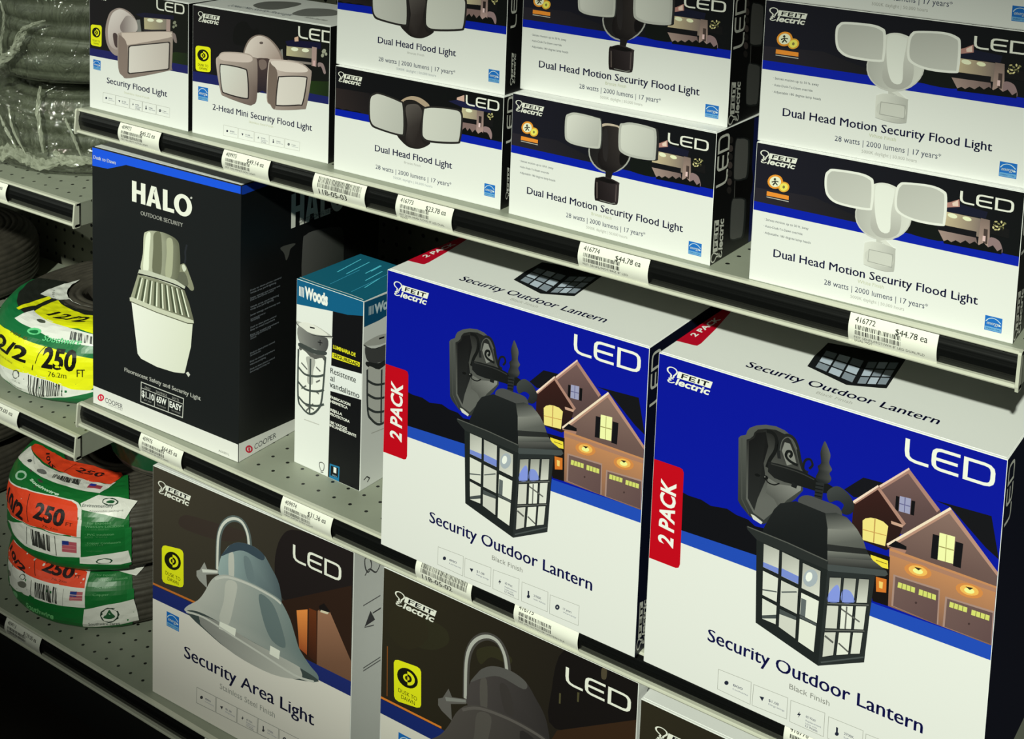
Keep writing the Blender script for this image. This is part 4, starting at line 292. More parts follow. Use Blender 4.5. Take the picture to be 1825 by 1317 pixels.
'lantern.front':[[330.5,323.6],["night_scene","p",[[4,15,153],[5,24,164],1679,3616,1752,1886],0,[7,3229,3298,3229,3298,1550,7,1245]],["night_scene","p",[14,14,20],1,[309,1916,398,1901,536,1907,636,1881,808,1912,906,1885,1027,1882,1101,1843,1975,1957,2196,1968,2301,1595,1147,1555,334,1520]],["night_scene","p",[32,74,189],2,[7,1506,1207,1566,2293,1537,3298,1573,3298,1433,2277,1407,1141,1410,7,1388]],["night_scene","p",[231,230,231],3,[7,1388,1141,1410,2277,1407,3298,1433,3298,7,7,7]],["night_scene","p",[18,18,25],1,[1929,2497,2095,2667,2359,2685,2302,2520,2020,2456]],["night_scene","p",[18,18,23],1,[2724,2678,3210,2705,3298,2347,3185,2411,2866,2664]],["night_scene","p",[[115,87,88],[86,65,68],2480,2837,2606,2420],2,[2241,2621,2489,2866,2786,2603,2813,2483,2568,2333,2465,2264,2305,2445]],["night_scene","p",[168,125,117],3,[2240,2636,2488,2889,2781,2609,2758,2576,2488,2840,2267,2613]],["night_scene","p",[231,196,184],4,[2240,2640,2490,2893,2499,2881,2254,2628]],["night_scene","p",[156,155,195],4,[2431,2611,2529,2621,2529,2477,2431,2471]],["night_scene","l",[98,95,145],5,[79,0,0,2478,2614,2480,2478]],["night_scene","l",[98,95,145],6,[80,0,0,2432,2543,2528,2549]],["night_scene","p",[14,13,17],4,[2397,2601,2427,2603,2427,2469,2397,2468]],["night_scene","p",[14,13,17],4,[2534,2607,2567,2610,2565,2477,2534,2475]],["night_scene","p",[[55,28,26],[37,22,21],2172,2500,2319,2141],7,[2023,2399,2232,2614,2481,2364,2428,2137,2344,2073,2125,2081,2023,2186]],["night_scene","p",[173,129,119],8,[2013,2412,2231,2645,2502,2380,2482,2349,2233,2603,2040,2397]],["night_scene","p",[239,210,198],9,[2013,2415,2231,2645,2240,2632,2027,2400]],["night_scene","p",[200,157,142],9,[2370,2359,2481,2360,2474,2333,2375,2332]],["night_scene","p",[239,219,135],8,[2117,2269,2142,2299,2189,2323,2245,2331,2302,2327,2349,2301,2334,2108,2129,2090]],["night_scene","l",[187,142,81],9,[101,0,0,2228,2325,2230,2102]],["night_scene","l",[201,155,88],10,[82,0,0,2125,2188,2338,2209]],["night_scene","p",[[134,106,101],[103,79,78],2868,2612,2893,2113],10,[2374,2130,2868,2622,3298,2227,3298,2045,2379,2026]],["night_scene","p",[181,137,124],11,[2346,2127,2866,2664,3298,2238,3298,2198,2864,2607,2406,2134,2360,2105]],["night_scene","p",[239,216,198],12,[2346,2135,2866,2664,2879,2649,2364,2121]],["night_scene","p",[17,16,20],13,[2359,2120,2425,2194,2522,2176,2524,2145]],["night_scene","p",[168,122,110],14,[2385,2120,2524,2141,2515,2111,2391,2099]],["night_scene","p",[18,17,22],13,[2739,2374,2797,2377,2800,2156,2737,2151]],["night_scene","p",[18,17,22],12,[2934,2378,3000,2380,2995,2154,2929,2152]],["night_scene","p",[239,239,176],14,[2796,2407,2928,2417,2928,2170,2796,2158]],["night_scene","l",[159,148,93],15,[98,0,0,2798,2283,2926,2293]],["night_scene","l",[180,174,116],16,[78,0,0,2858,2407,2862,2164]],["night_scene","p",[[195,134,93],[134,97,83],2626,2009,2604,1580],15,[2375,2109,3298,2109,3298,2116,3298,1572,2400,1568]],["night_scene","p",[170,122,103],16,[2383,2085,3298,2091,3298,2054,2384,2047]],["night_scene","p",[210,134,73],17,[2755,1999,2740,1973,2709,1949,2667,1932,2621,1924,2577,1926,2542,1938,2522,1959,2519,1984,2535,2010,2566,2034,2608,2051,2654,2059,2698,2057,2732,2044,2752,2024]],["night_scene","p",[239,182,91],18,[2718,2000,2708,1982,2686,1965,2658,1953,2626,1947,2595,1949,2571,1958,2558,1972,2556,1990,2567,2009,2588,2025,2617,2037,2649,2043,2679,2041,2703,2032,2717,2018]],["night_scene","p",[239,239,153],19,[2682,1994,2673,1981,2654,1970,2631,1966,2610,1968,2596,1976,2593,1989,2602,2002,2621,2012,2644,2017,2665,2015,2679,2007]],["night_scene","p",[43,31,27],20,[2602,2018,2670,2028,2641,2000]],["night_scene","p",[210,134,73],17,[3194,1992,3180,1966,3150,1943,3110,1926,3065,1918,3023,1920,2989,1932,2970,1952,2967,1977,2982,2003,3012,2027,3052,2043,3097,2051,3139,2049,3172,2037,3192,2017]],["night_scene","p",[239,182,91],18,[3159,1993,3149,1975,3128,1959,3101,1947,3070,1941,3041,1943,3018,1952,3004,1966,3002,1983,3013,2002,3033,2018,3061,2030,3092,2035,3121,2033,3144,2025,3157,2011]],["night_scene","p",[239,239,153],19,[3124,1987,3115,1974,3098,1964,3075,1959,3054,1961,3041,1970,3038,1982,3047,1995,3065,2005,3087,2010,3108,2008,3121,2000]],["night_scene","p",[43,31,27],20,[3047,2011,3112,2021,3085,1993]],["night_scene","p",[167,134,127],16,[2427,1879,2837,1903,2845,1575,2428,1583]],["night_scene","p",[[112,87,86],[97,73,76],2444,1865,2832,1574],17,[2445,1866,2826,1884,2833,1574,2445,1588]],["night_scene","p",[211,213,114],18,[2475,1826,2624,1832,2624,1783,2471,1774]],["night_scene","l",[110,98,63],19,[60,0,0,2512,1827,2509,1776]],["night_scene","l",[110,98,63],19,[60,0,0,2550,1829,2548,1779]],["night_scene","l",[110,98,63],19,[60,0,0,2587,1831,2586,1781]],["night_scene","p",[211,213,114],18,[2660,1833,2807,1836,2808,1787,2658,1779]],["night_scene","l",[110,98,63],19,[59,0,0,2697,1834,2696,1781]],["night_scene","l",[110,98,63],19,[59,0,0,2734,1834,2733,1783]],["night_scene","l",[110,98,63],19,[59,0,0,2771,1835,2771,1785]],["night_scene","p",[69,51,52],18,[2652,1700,2649,1691,2642,1685,2634,1686,2631,1693,2633,1702,2641,1708,2648,1707]],["night_scene","p",[167,134,127],16,[2886,1854,3297,1883,3298,1583,2883,1573]],["night_scene","p",[[112,87,86],[97,73,76],2903,1841,3293,1582],17,[2903,1841,3286,1864,3293,1583,2900,1578]],["night_scene","p",[211,213,114],18,[2929,1823,3077,1828,3075,1782,2925,1773]],["night_scene","l",[110,98,63],19,[58,0,0,2966,1824,2963,1775]],["night_scene","l",[110,98,63],19,[58,0,0,3003,1825,3000,1777]],["night_scene","l",[110,98,63],19,[58,0,0,3040,1826,3038,1780]],["night_scene","p",[211,213,114],18,[3114,1825,3264,1831,3262,1783,3112,1776]],["night_scene","l",[110,98,63],19,[58,0,0,3152,1826,3150,1778]],["night_scene","l",[110,98,63],19,[57,0,0,3189,1828,3188,1779]],["night_scene","l",[110,98,63],19,[57,0,0,3227,1829,3225,1781]],["night_scene","p",[69,51,52],18,[3111,1692,3108,1683,3101,1678,3094,1678,3091,1685,3093,1694,3100,1700,3107,1699]],["night_scene","p",[21,16,16],16,[2161,2015,2385,2028,2400,1568,2259,1559]],["night_scene","p",[239,216,68],17,[2213,1983,2370,1985,2378,1910,2287,1900,2222,1895]],["night_scene","l",[99,69,29],18,[61,0,0,2263,1951,2363,1952]],["night_scene","p",[210,115,43],17,[2274,1797,2370,1809,2375,1685,2285,1659]],["night_scene","p",[239,201,114],18,[2304,1768,2341,1770,2339,1708,2309,1706]],["pack_tab","p",[194,5,26],4,[7,2147,291,2151,322,2143,336,2110,348,1170,334,1130,304,1116,7,1111]],["pack_tab","t",[239,239,239],5,["2 PACK",259,1302,674,158,90,0.03,0.12]],["lamp_picture","p",[[82,83,82],[51,53,53],892,2649,985,2009],2,[883,2646,903,2673,957,2703,968,2745,991,2781,1057,2826,1147,2861,1247,2878,1335,2866,1408,2832,1462,2761,1510,2646,1531,2552,1546,2352,1478,2247,1323,2078,1206,1909,1176,1889,1040,1919,944,1994,914,2035]],["lamp_picture","p",[[31,31,32],[97,97,96],1154,2733,1273,2194],3,[965,2656,1002,2680,1030,2714,1040,2751,1072,2790,1149,2823,1249,2843,1337,2830,1398,2793,1449,2707,1489,2598,1523,2447,1529,2350,1398,2208,1301,2081,1184,1934,1076,1968,996,2076]],["lamp_picture","p",[[21,21,23],[41,42,43],1037,2571,1114,2013],4,[991,2650,1041,2697,1061,2754,1151,2791,1185,2661,1149,2484,1180,2329,1109,2116,1085,1992,1012,2092]],["lamp_picture","p",[[132,131,130],[85,85,84],1385,2398,1274,2174],4,[1204,2357,1307,2331,1471,2367,1526,2403,1525,2349,1398,2208,1325,2099,1274,2174,1188,2207]],["lamp_picture","p",[130,129,128],4,[1319,2664,1342,2754,1394,2755,1441,2664,1466,2591,1377,2540]],["lamp_picture","p",[208,206,203],4,[1051,1948,1088,1945,1174,1910,1161,1884,1079,1904]],["lamp_picture","l",[74,75,74],5,[104,0,0,917,2657,953,2061,1034,1942]],["lamp_picture","l",[21,22,23],5,[346,1,0,1159,2806,1226,2803,1263,2749,1257,2644,1209,2541,1185,2455]],["lamp_picture","l",[32,33,35],5,[324,1,0,1299,2580,1285,2674,1304,2766,1358,2825,1421,2820,1466,2754,1498,2642,1537,2554,1583,2536]],["lamp_picture","l",[90,90,89],6,[81,1,0,1302,2659,1317,2756,1364,2810,1418,2799,1464,2725]],["lamp_picture","l",[23,25,26],7,[260,1,0,1482,2576,1432,2583,1385,2601,1362,2634,1376,2675,1409,2682,1415,2651,1396,2628]],["lamp_picture","p",[[28,29,31],[21,22,23],1211,2504,1670,2415],6,[1194,2515,1294,2528,1460,2535,1542,2534,1665,2511,1787,2497,1848,2478,1842,2425,1714,2391,1592,2389,1470,2383,1367,2373,1262,2378,1196,2417]],["lamp_picture","l",[53,53,54],7,[102,1,0,1222,2504,1378,2512,1523,2511,1646,2493]],["lamp_picture","l",[25,26,28],7,[219,1,0,1563,2517,1535,2573,1551,2649,1598,2671,1621,2626,1592,2580]],["lamp_picture","l",[17,18,19],5,[123,1,0,1180,2339,1207,2313,1266,2312,1316,2344]],["lamp_picture","p",[17,18,19],5,[1123,2350,1116,2341,1101,2335,1083,2334,1070,2339,1066,2347,1074,2356,1089,2363,1107,2364,1120,2359]],["lamp_picture","p",[17,18,19],7,[1203,2354,1196,2341,1182,2333,1167,2332,1156,2339,1154,2351,1162,2364,1175,2374,1190,2375,1201,2366]],["lamp_picture","p",[132,131,130],8,[1178,2361,1176,2356,1170,2352,1164,2352,1162,2355,1164,2360,1169,2364,1175,2364]],["lamp_picture","p",[28,29,31],7,[1438,2397,1489,2394,1482,2350,1430,2353]],["lamp_picture","s",[[63,66,68],[35,37,40],1861,2506,2004,2315],10,[1775,2423,1862,2507,1964,2478,2027,2400,2026,2323,1973,2272,1916,2280,1936,2354,1872,2374,1802,2333]],["lamp_picture","s",[[91,90,90],[32,34,37],1773,2792,1683,2767],11,[1724,2888,1753,2845,1783,2776,1777,2697,1806,2646,1786,2602,1806,2553,1772,2500,1691,2485,1658,2518,1682,2592,1671,2635,1701,2675,1688,2769,1707,2852]],["lamp_picture","p",[40,42,45],12,[1664,2477,1745,2493,1731,2301,1658,2299]],["lamp_picture","l",[15,17,19],13,[105,0,0,1661,2449,1738,2459]],["lamp_picture","l",[15,17,19],13,[105,0,0,1660,2415,1734,2425]],["lamp_picture","l",[15,17,19],13,[105,0,0,1659,2381,1731,2391]],["lamp_picture","l",[15,17,19],13,[105,0,0,1658,2348,1728,2357]],["lamp_picture","l",[15,17,19],13,[105,0,0,1657,2314,1725,2323]],["lamp_picture","s",[74,74,76],14,[1517,2273,1597,2328,1734,2329,1892,2318,1918,2232,1740,2197,1533,2214]],["lamp_picture","p",[[31,33,35],[21,23,25],1372,2166,1527,1776],15,[1249,2000,1282,2079,1337,2156,1486,2232,1773,2217,1793,2217,1850,1736,1164,1758,1195,1873]],["lamp_picture","p",[[51,53,54],[133,132,130],1828,2224,1903,2071],16,[1773,2217,1873,2257,1974,2249,2042,2201,2082,2165,1804,2080]],["lamp_picture","p",[[133,132,130],[82,83,82],1901,2109,1974,1975],17,[1804,2080,2082,2165,2136,2094,2168,2021,1810,1932]],["lamp_picture","p",[[43,44,45],[37,38,39],1907,1962,1978,1879],18,[1810,1932,2168,2021,2196,1978,1817,1871]],["lamp_picture","p",[[120,120,118],[63,64,65],1976,1918,2002,1848],19,[1817,1871,2196,1978,2237,1939,1820,1809]],["lamp_picture","p",[[90,89,89],[41,42,43],1979,1860,2005,1778],20,[1820,1809,2237,1939,2330,1903,2357,1892,1828,1721]],["lamp_picture","p",[41,44,45],21,[1020,1819,1149,1818,1830,1781,1834,1672,1154,1706,1031,1789]],["lamp_picture","l",[88,88,87],22,[110,0,0,1030,1818,1433,1806,1826,1776]],["lamp_picture","p",[70,75,78],23,[1827,1745,2361,1893,2380,1861,2355,1834,1830,1663]],["lamp_picture","p",[32,36,37],24,[1129,1721,1834,1692,1845,1331,1801,740,1170,905]],["lamp_picture","p",[41,45,47],25,[1829,1682,2269,1813,2245,1467,2224,957,1801,740]],["lamp_picture","p",[[168,167,164],[219,217,214],1200,1714,1366,1467],25,[1201,1715,1362,1707,1367,1468,1208,1480]],["lamp_picture","p",[[168,167,164],[219,217,214],1385,1702,1566,1444],25,[1386,1703,1561,1687,1566,1445,1393,1460]],["lamp_picture","p",[[168,167,164],[219,217,214],1591,1672,1772,1405],25,[1592,1673,1769,1658,1773,1406,1595,1422]],["lamp_picture","p",[221,220,216],25,[1209,1448,1368,1432,1368,1189,1218,1204]],["lamp_picture","p",[209,207,204],25,[1394,1424,1568,1409,1571,1154,1397,1171]],["lamp_picture","p",[229,228,224],25,[1595,1382,1772,1366,1766,1144,1594,1161]],["lamp_picture","p",[221,220,216],25,[1219,1176,1370,1157,1372,968,1229,969]],["lamp_picture","p",[209,207,204],25,[1396,1142,1568,1128,1570,907,1399,957]],["lamp_picture","p",[229,228,224],25,[1596,1130,1762,1115,1755,852,1596,892]],["lamp_picture","p",[[148,147,144],[211,210,206],1854,1630,1962,1429],26,[1854,1631,1965,1671,1962,1430,1851,1388]],["lamp_picture","p",[[148,147,144],[211,210,206],1987,1678,2094,1478],26,[1987,1678,2102,1715,2095,1478,1982,1436]],["lamp_picture","p",[[148,147,144],[211,210,206],2123,1722,2214,1524],26,[2124,1723,2219,1754,2214,1524,2114,1485]],["lamp_picture","p",[209,207,204],27,[1848,1356,1957,1396,1956,1170,1844,1128]],["lamp_picture","p",[229,228,224],27,[1981,1407,2091,1448,2088,1220,1980,1179]],["lamp_picture","p",[221,220,216],27,[2113,1457,2211,1494,2200,1261,2110,1228]],["lamp_picture","p",[209,207,204],28,[1841,1091,1950,1137,1940,903,1836,841]],["lamp_picture","p",[229,228,224],28,[1975,1145,2085,1190,2077,971,1964,915]],["lamp_picture","p",[221,220,216],28,[2105,1199,2196,1234,2182,1021,2094,982]],["lamp_picture","p",[166,174,188],26,[1742,1564,1730,1524,1706,1489,1677,1466,1647,1461,1622,1474,1608,1502,1608,1541,1620,1581,1644,1616,1674,1638,1704,1643,1728,1630,1742,1602]],["lamp_picture","p",[239,239,239],27,[1693,1565,1685,1540,1670,1520,1654,1510,1639,1514,1630,1530,1630,1554,1638,1580,1652,1600,1669,1609,1683,1605,1692,1589]],["lamp_picture","p",[120,137,217],26,[1208,1531,1364,1527,1367,1471,1207,1484]],["lamp_picture","p",[120,137,217],26,[1392,1540,1566,1524,1566,1449,1393,1464]],["lamp_picture","s",[132,147,232],28,[1857,1473,1924,1585,1957,1546,1958,1432,1855,1394]],["lamp_picture","s",[132,147,226],28,[1982,1554,2048,1576,2093,1523,2092,1479,1984,1441]],["lamp_picture","p",[74,79,82],26,[1228,1003,1373,1069,1372,1029,1229,971]],["lamp_picture","p",[74,79,82],26,[1399,1139,1568,1128,1567,1092,1398,1086]],["lamp_picture","p",[98,104,109],26,[1601,1328,1650,1325,1650,1149,1599,1155]],["lamp_picture","p",[78,83,86],27,[1599,1155,1761,1147,1762,1115,1596,1122]],["lamp_picture","l",[88,93,97],26,[131,0,0,1218,1257,1360,1292]],["lamp_picture","l",[88,93,97],26,[129,0,0,1406,1307,1553,1368]],["lamp_picture","l",[102,102,101],28,[166,0,0,1978,1376,2159,1320]],["lamp_picture","l",[102,102,101],29,[145,0,0,2032,1418,2031,1200]],["lamp_picture","l",[91,91,91],29,[210,0,0,1847,1057,1930,1023]],["lamp_picture","l",[91,91,91],29,[167,0,0,1979,1040,2074,994]],["lamp_picture","l",[21,23,25],27,[54,0,1,1201,1715,1362,1707,1367,1468,1208,1480]],["lamp_picture","l",[21,23,25],27,[54,0,1,1386,1703,1561,1687,1566,1445,1393,1460]],["lamp_picture","l",[21,23,25],28,[53,0,1,1592,1673,1769,1658,1773,1406,1595,1422]],["lamp_picture","l",[21,23,25],27,[54,0,1,1209,1448,1368,1432,1368,1189,1218,1204]],["lamp_picture","l",[21,23,25],27,[54,0,1,1394,1424,1568,1409,1571,1154,1397,1171]],["lamp_picture","l",[21,23,25],28,[53,0,1,1595,1382,1772,1366,1766,1144,1594,1161]],["lamp_picture","l",[21,23,25],27,[55,0,1,1219,1176,1370,1157,1372,968,1229,969]],["lamp_picture","l",[21,23,25],27,[54,0,1,1396,1142,1568,1128,1570,907,1399,957]],["lamp_picture","l",[21,23,25],28,[53,0,1,1596,1130,1762,1115,1755,852,1596,892]],["lamp_picture","l",[21,23,25],29,[52,0,1,1854,1631,1965,1671,1962,1430,1851,1388]],["lamp_picture","l",[21,23,25],29,[52,0,1,1987,1678,2102,1715,2095,1478,1982,1436]],["lamp_picture","l",[21,23,25],28,[51,0,1,2124,1723,2219,1754,2214,1524,2114,1485]],["lamp_picture","l",[21,23,25],30,[52,0,1,1848,1356,1957,1396,1956,1170,1844,1128]],["lamp_picture","l",[21,23,25],30,[52,0,1,1981,1407,2091,1448,2088,1220,1980,1179]],["lamp_picture","l",[21,23,25],29,[52,0,1,2113,1457,2211,1494,2200,1261,2110,1228]],["lamp_picture","l",[21,23,25],31,[53,0,1,1841,1091,1950,1137,1940,903,1836,841]],["lamp_picture","l",[21,23,25],31,[52,0,1,1975,1145,2085,1190,2077,971,1964,915]],["lamp_picture","l",[21,23,25],31,[52,0,1,2105,1199,2196,1234,2182,1021,2094,982]],["lamp_picture","l",[102,102,101],31,[105,0,0,1852,1377,2230,1512]],["lamp_picture","l",[102,102,101],32,[105,0,0,1845,1112,2207,1254]],["lamp_picture","l",[74,79,82],32,[127,0,0,1827,786,2218,1006]],["led_logo","u",[0,0,0],1,["led",2443,3151,768,201,0]],["brand_logo","u",[0,0,0],1,["feit",92,3131,496,168,0]],["title_lettering","t",[23,25,91],4,["Security Outdoor Lantern",683,513,2100,124,0,0.02,0]],["finish_lettering","t",[136,135,133],4,["Black Finish",1537,389,393,52,0,0,0]],["spec_panel","l",[170,169,166],4,[50,0,1,816,270,1159,286,1160,58,816,64]],["spec_panel","p",[35,39,60],5,[929,177,925,162,914,150,900,145,888,148,884,160,888,175,899,187,913,192,924,188]],["spec_panel","t",[63,67,96],5,["800",975,166,99,24,0,0,0]],["spec_panel","t",[109,113,136],5,["Lumens",975,131,157,15,0,0,0]],["spec_panel","l",[170,169,166],4,[49,0,1,1184,275,1529,291,1530,77,1180,60]],["spec_panel","p",[35,39,60],5,[1248,183,1297,193,1279,146]],["spec_panel","t",[63,67,96],5,["$1.08",1343,173,101,25,0,0,0]],["spec_panel","t",[109,113,136],5,["Energy Savings",1343,140,160,16,0,0,0]],["spec_panel","l",[170,169,166],4,[48,0,1,1560,282,1893,304,1894,69,1561,68]],["spec_panel","p",[35,39,60],5,[1654,213,1629,165,1648,172,1640,141,1667,192,1650,186]],["spec_panel","t",[63,67,96],5,["60 Watt",1715,178,96,25,0,0,0]],["spec_panel","t",[109,113,136],5,["Replacement",1715,142,152,16,0,0,0]],["spec_panel","t",[109,113,136],5,["Uses only",1715,114,113,15,0,0,0]],["spec_panel","t",[63,67,96],5,["12 Watts",1715,85,119,21,0,0,0]],["spec_panel","l",[170,169,166],4,[47,0,1,1930,286,2257,298,2260,79,1933,71]],["spec_panel","l",[35,39,60],5,[180,0,0,2016,219,2018,160]],["spec_panel","p",[35,39,60],6,[2037,163,2034,150,2025,140,2013,135,2003,138,1999,148,2002,161,2012,171,2023,176,2033,173]],["spec_panel","t",[63,67,96],5,["2700K",2083,180,95,25,0,0,0]],["spec_panel","t",[109,113,136],5,["Soft White",2083,146,150,16,0,0,0]],["spec_panel","l",[170,169,166],4,[46,0,1,2284,279,2640,296,2638,78,2287,70]],["spec_panel","p",[35,39,60],5,[2406,189,2403,173,2393,158,2380,149,2366,148,2355,154,2351,167,2354,183,2363,197,2377,207,2391,208,2401,202]],["spec_panel","p",[204,203,200],6,[2387,181,2385,173,2379,168,2372,168,2369,174,2372,183,2378,188,2384,188]],["spec_panel","t",[63,67,96],5,["17 years",2449,178,102,25,0,0,0]],["spec_panel","t",[109,113,136],5,["Warranty",2449,145,161,15,0,0,0]]],
'lantern.top':[[330.5,260.0],["top_lettering","t",[35,39,104],0,["Security Outdoor Lantern",796,239,1842,126,0,0.018,0]],["top_lettering","t",[183,182,179],0,["Black Finish",1555,128,339,56,0,0,0]],["top_tab","p",[189,5,38],0,[7,341,7,415,7,840,7,1247,7,1387,94,1409,182,844,228,441,223,366,193,356]],["top_tab","t",[239,239,239],1,["2 PACK",110,537,568,65,90,0.03,0.1]],["top_print","p",[23,25,29],0,[1265,620,1227,882,1222,1067,1213,1261,1955,1441,2034,643,1969,604,1714,474]],["top_print","p",[142,152,168],1,[1335,651,1317,773,1435,754,1455,623]],["top_print","p",[192,203,223],1,[1478,617,1457,750,1574,731,1597,590]],["top_print","p",[142,152,168],2,[1619,585,1596,727,1711,708,1736,557]],["top_print","p",[192,203,223],1,[1313,796,1294,921,1410,912,1431,779]],["top_print","p",[142,152,168],2,[1453,775,1431,910,1546,902,1569,758]],["top_print","p",[192,203,223],3,[1591,754,1567,900,1680,891,1706,737]],["top_print","p",[142,152,168],1,[1291,945,1272,1072,1384,1074,1406,938]],["top_print","p",[192,203,223],2,[1427,936,1405,1074,1517,1076,1541,929]],["top_print","p",[142,152,168],3,[1563,928,1538,1077,1649,1079,1675,921]],["top_print","p",[142,152,168],1,[1781,568,1756,718,1823,762,1846,610]],["top_print","p",[192,203,223],2,[1859,618,1835,771,1902,815,1924,661]],["top_print","p",[142,152,168],3,[1936,669,1915,823,1982,868,2002,711]],["top_print","p",[192,203,223],2,[1751,747,1725,899,1794,947,1818,791]],["top_print","p",[142,152,168],3,[1831,800,1807,956,1876,1003,1898,845]],["top_print","p",[192,203,223],4,[1911,853,1889,1012,1958,1059,1978,898]],["top_print","p",[142,152,168],3,[1720,929,1693,1085,1764,1135,1789,977]],["top_print","p",[192,203,223],4,[1802,986,1778,1145,1849,1195,1872,1033]],["top_print","p",[142,152,168],5,[1885,1042,1863,1205,1934,1255,1955,1090]]],
'lantern.side':[[260.0,323.6],["side_led_logo","u",[0,0,0],0,["led",50,3162,192,549,90]],["side_brand_logo","u",[0,0,0],0,["feit",31,565,166,524,90]]],
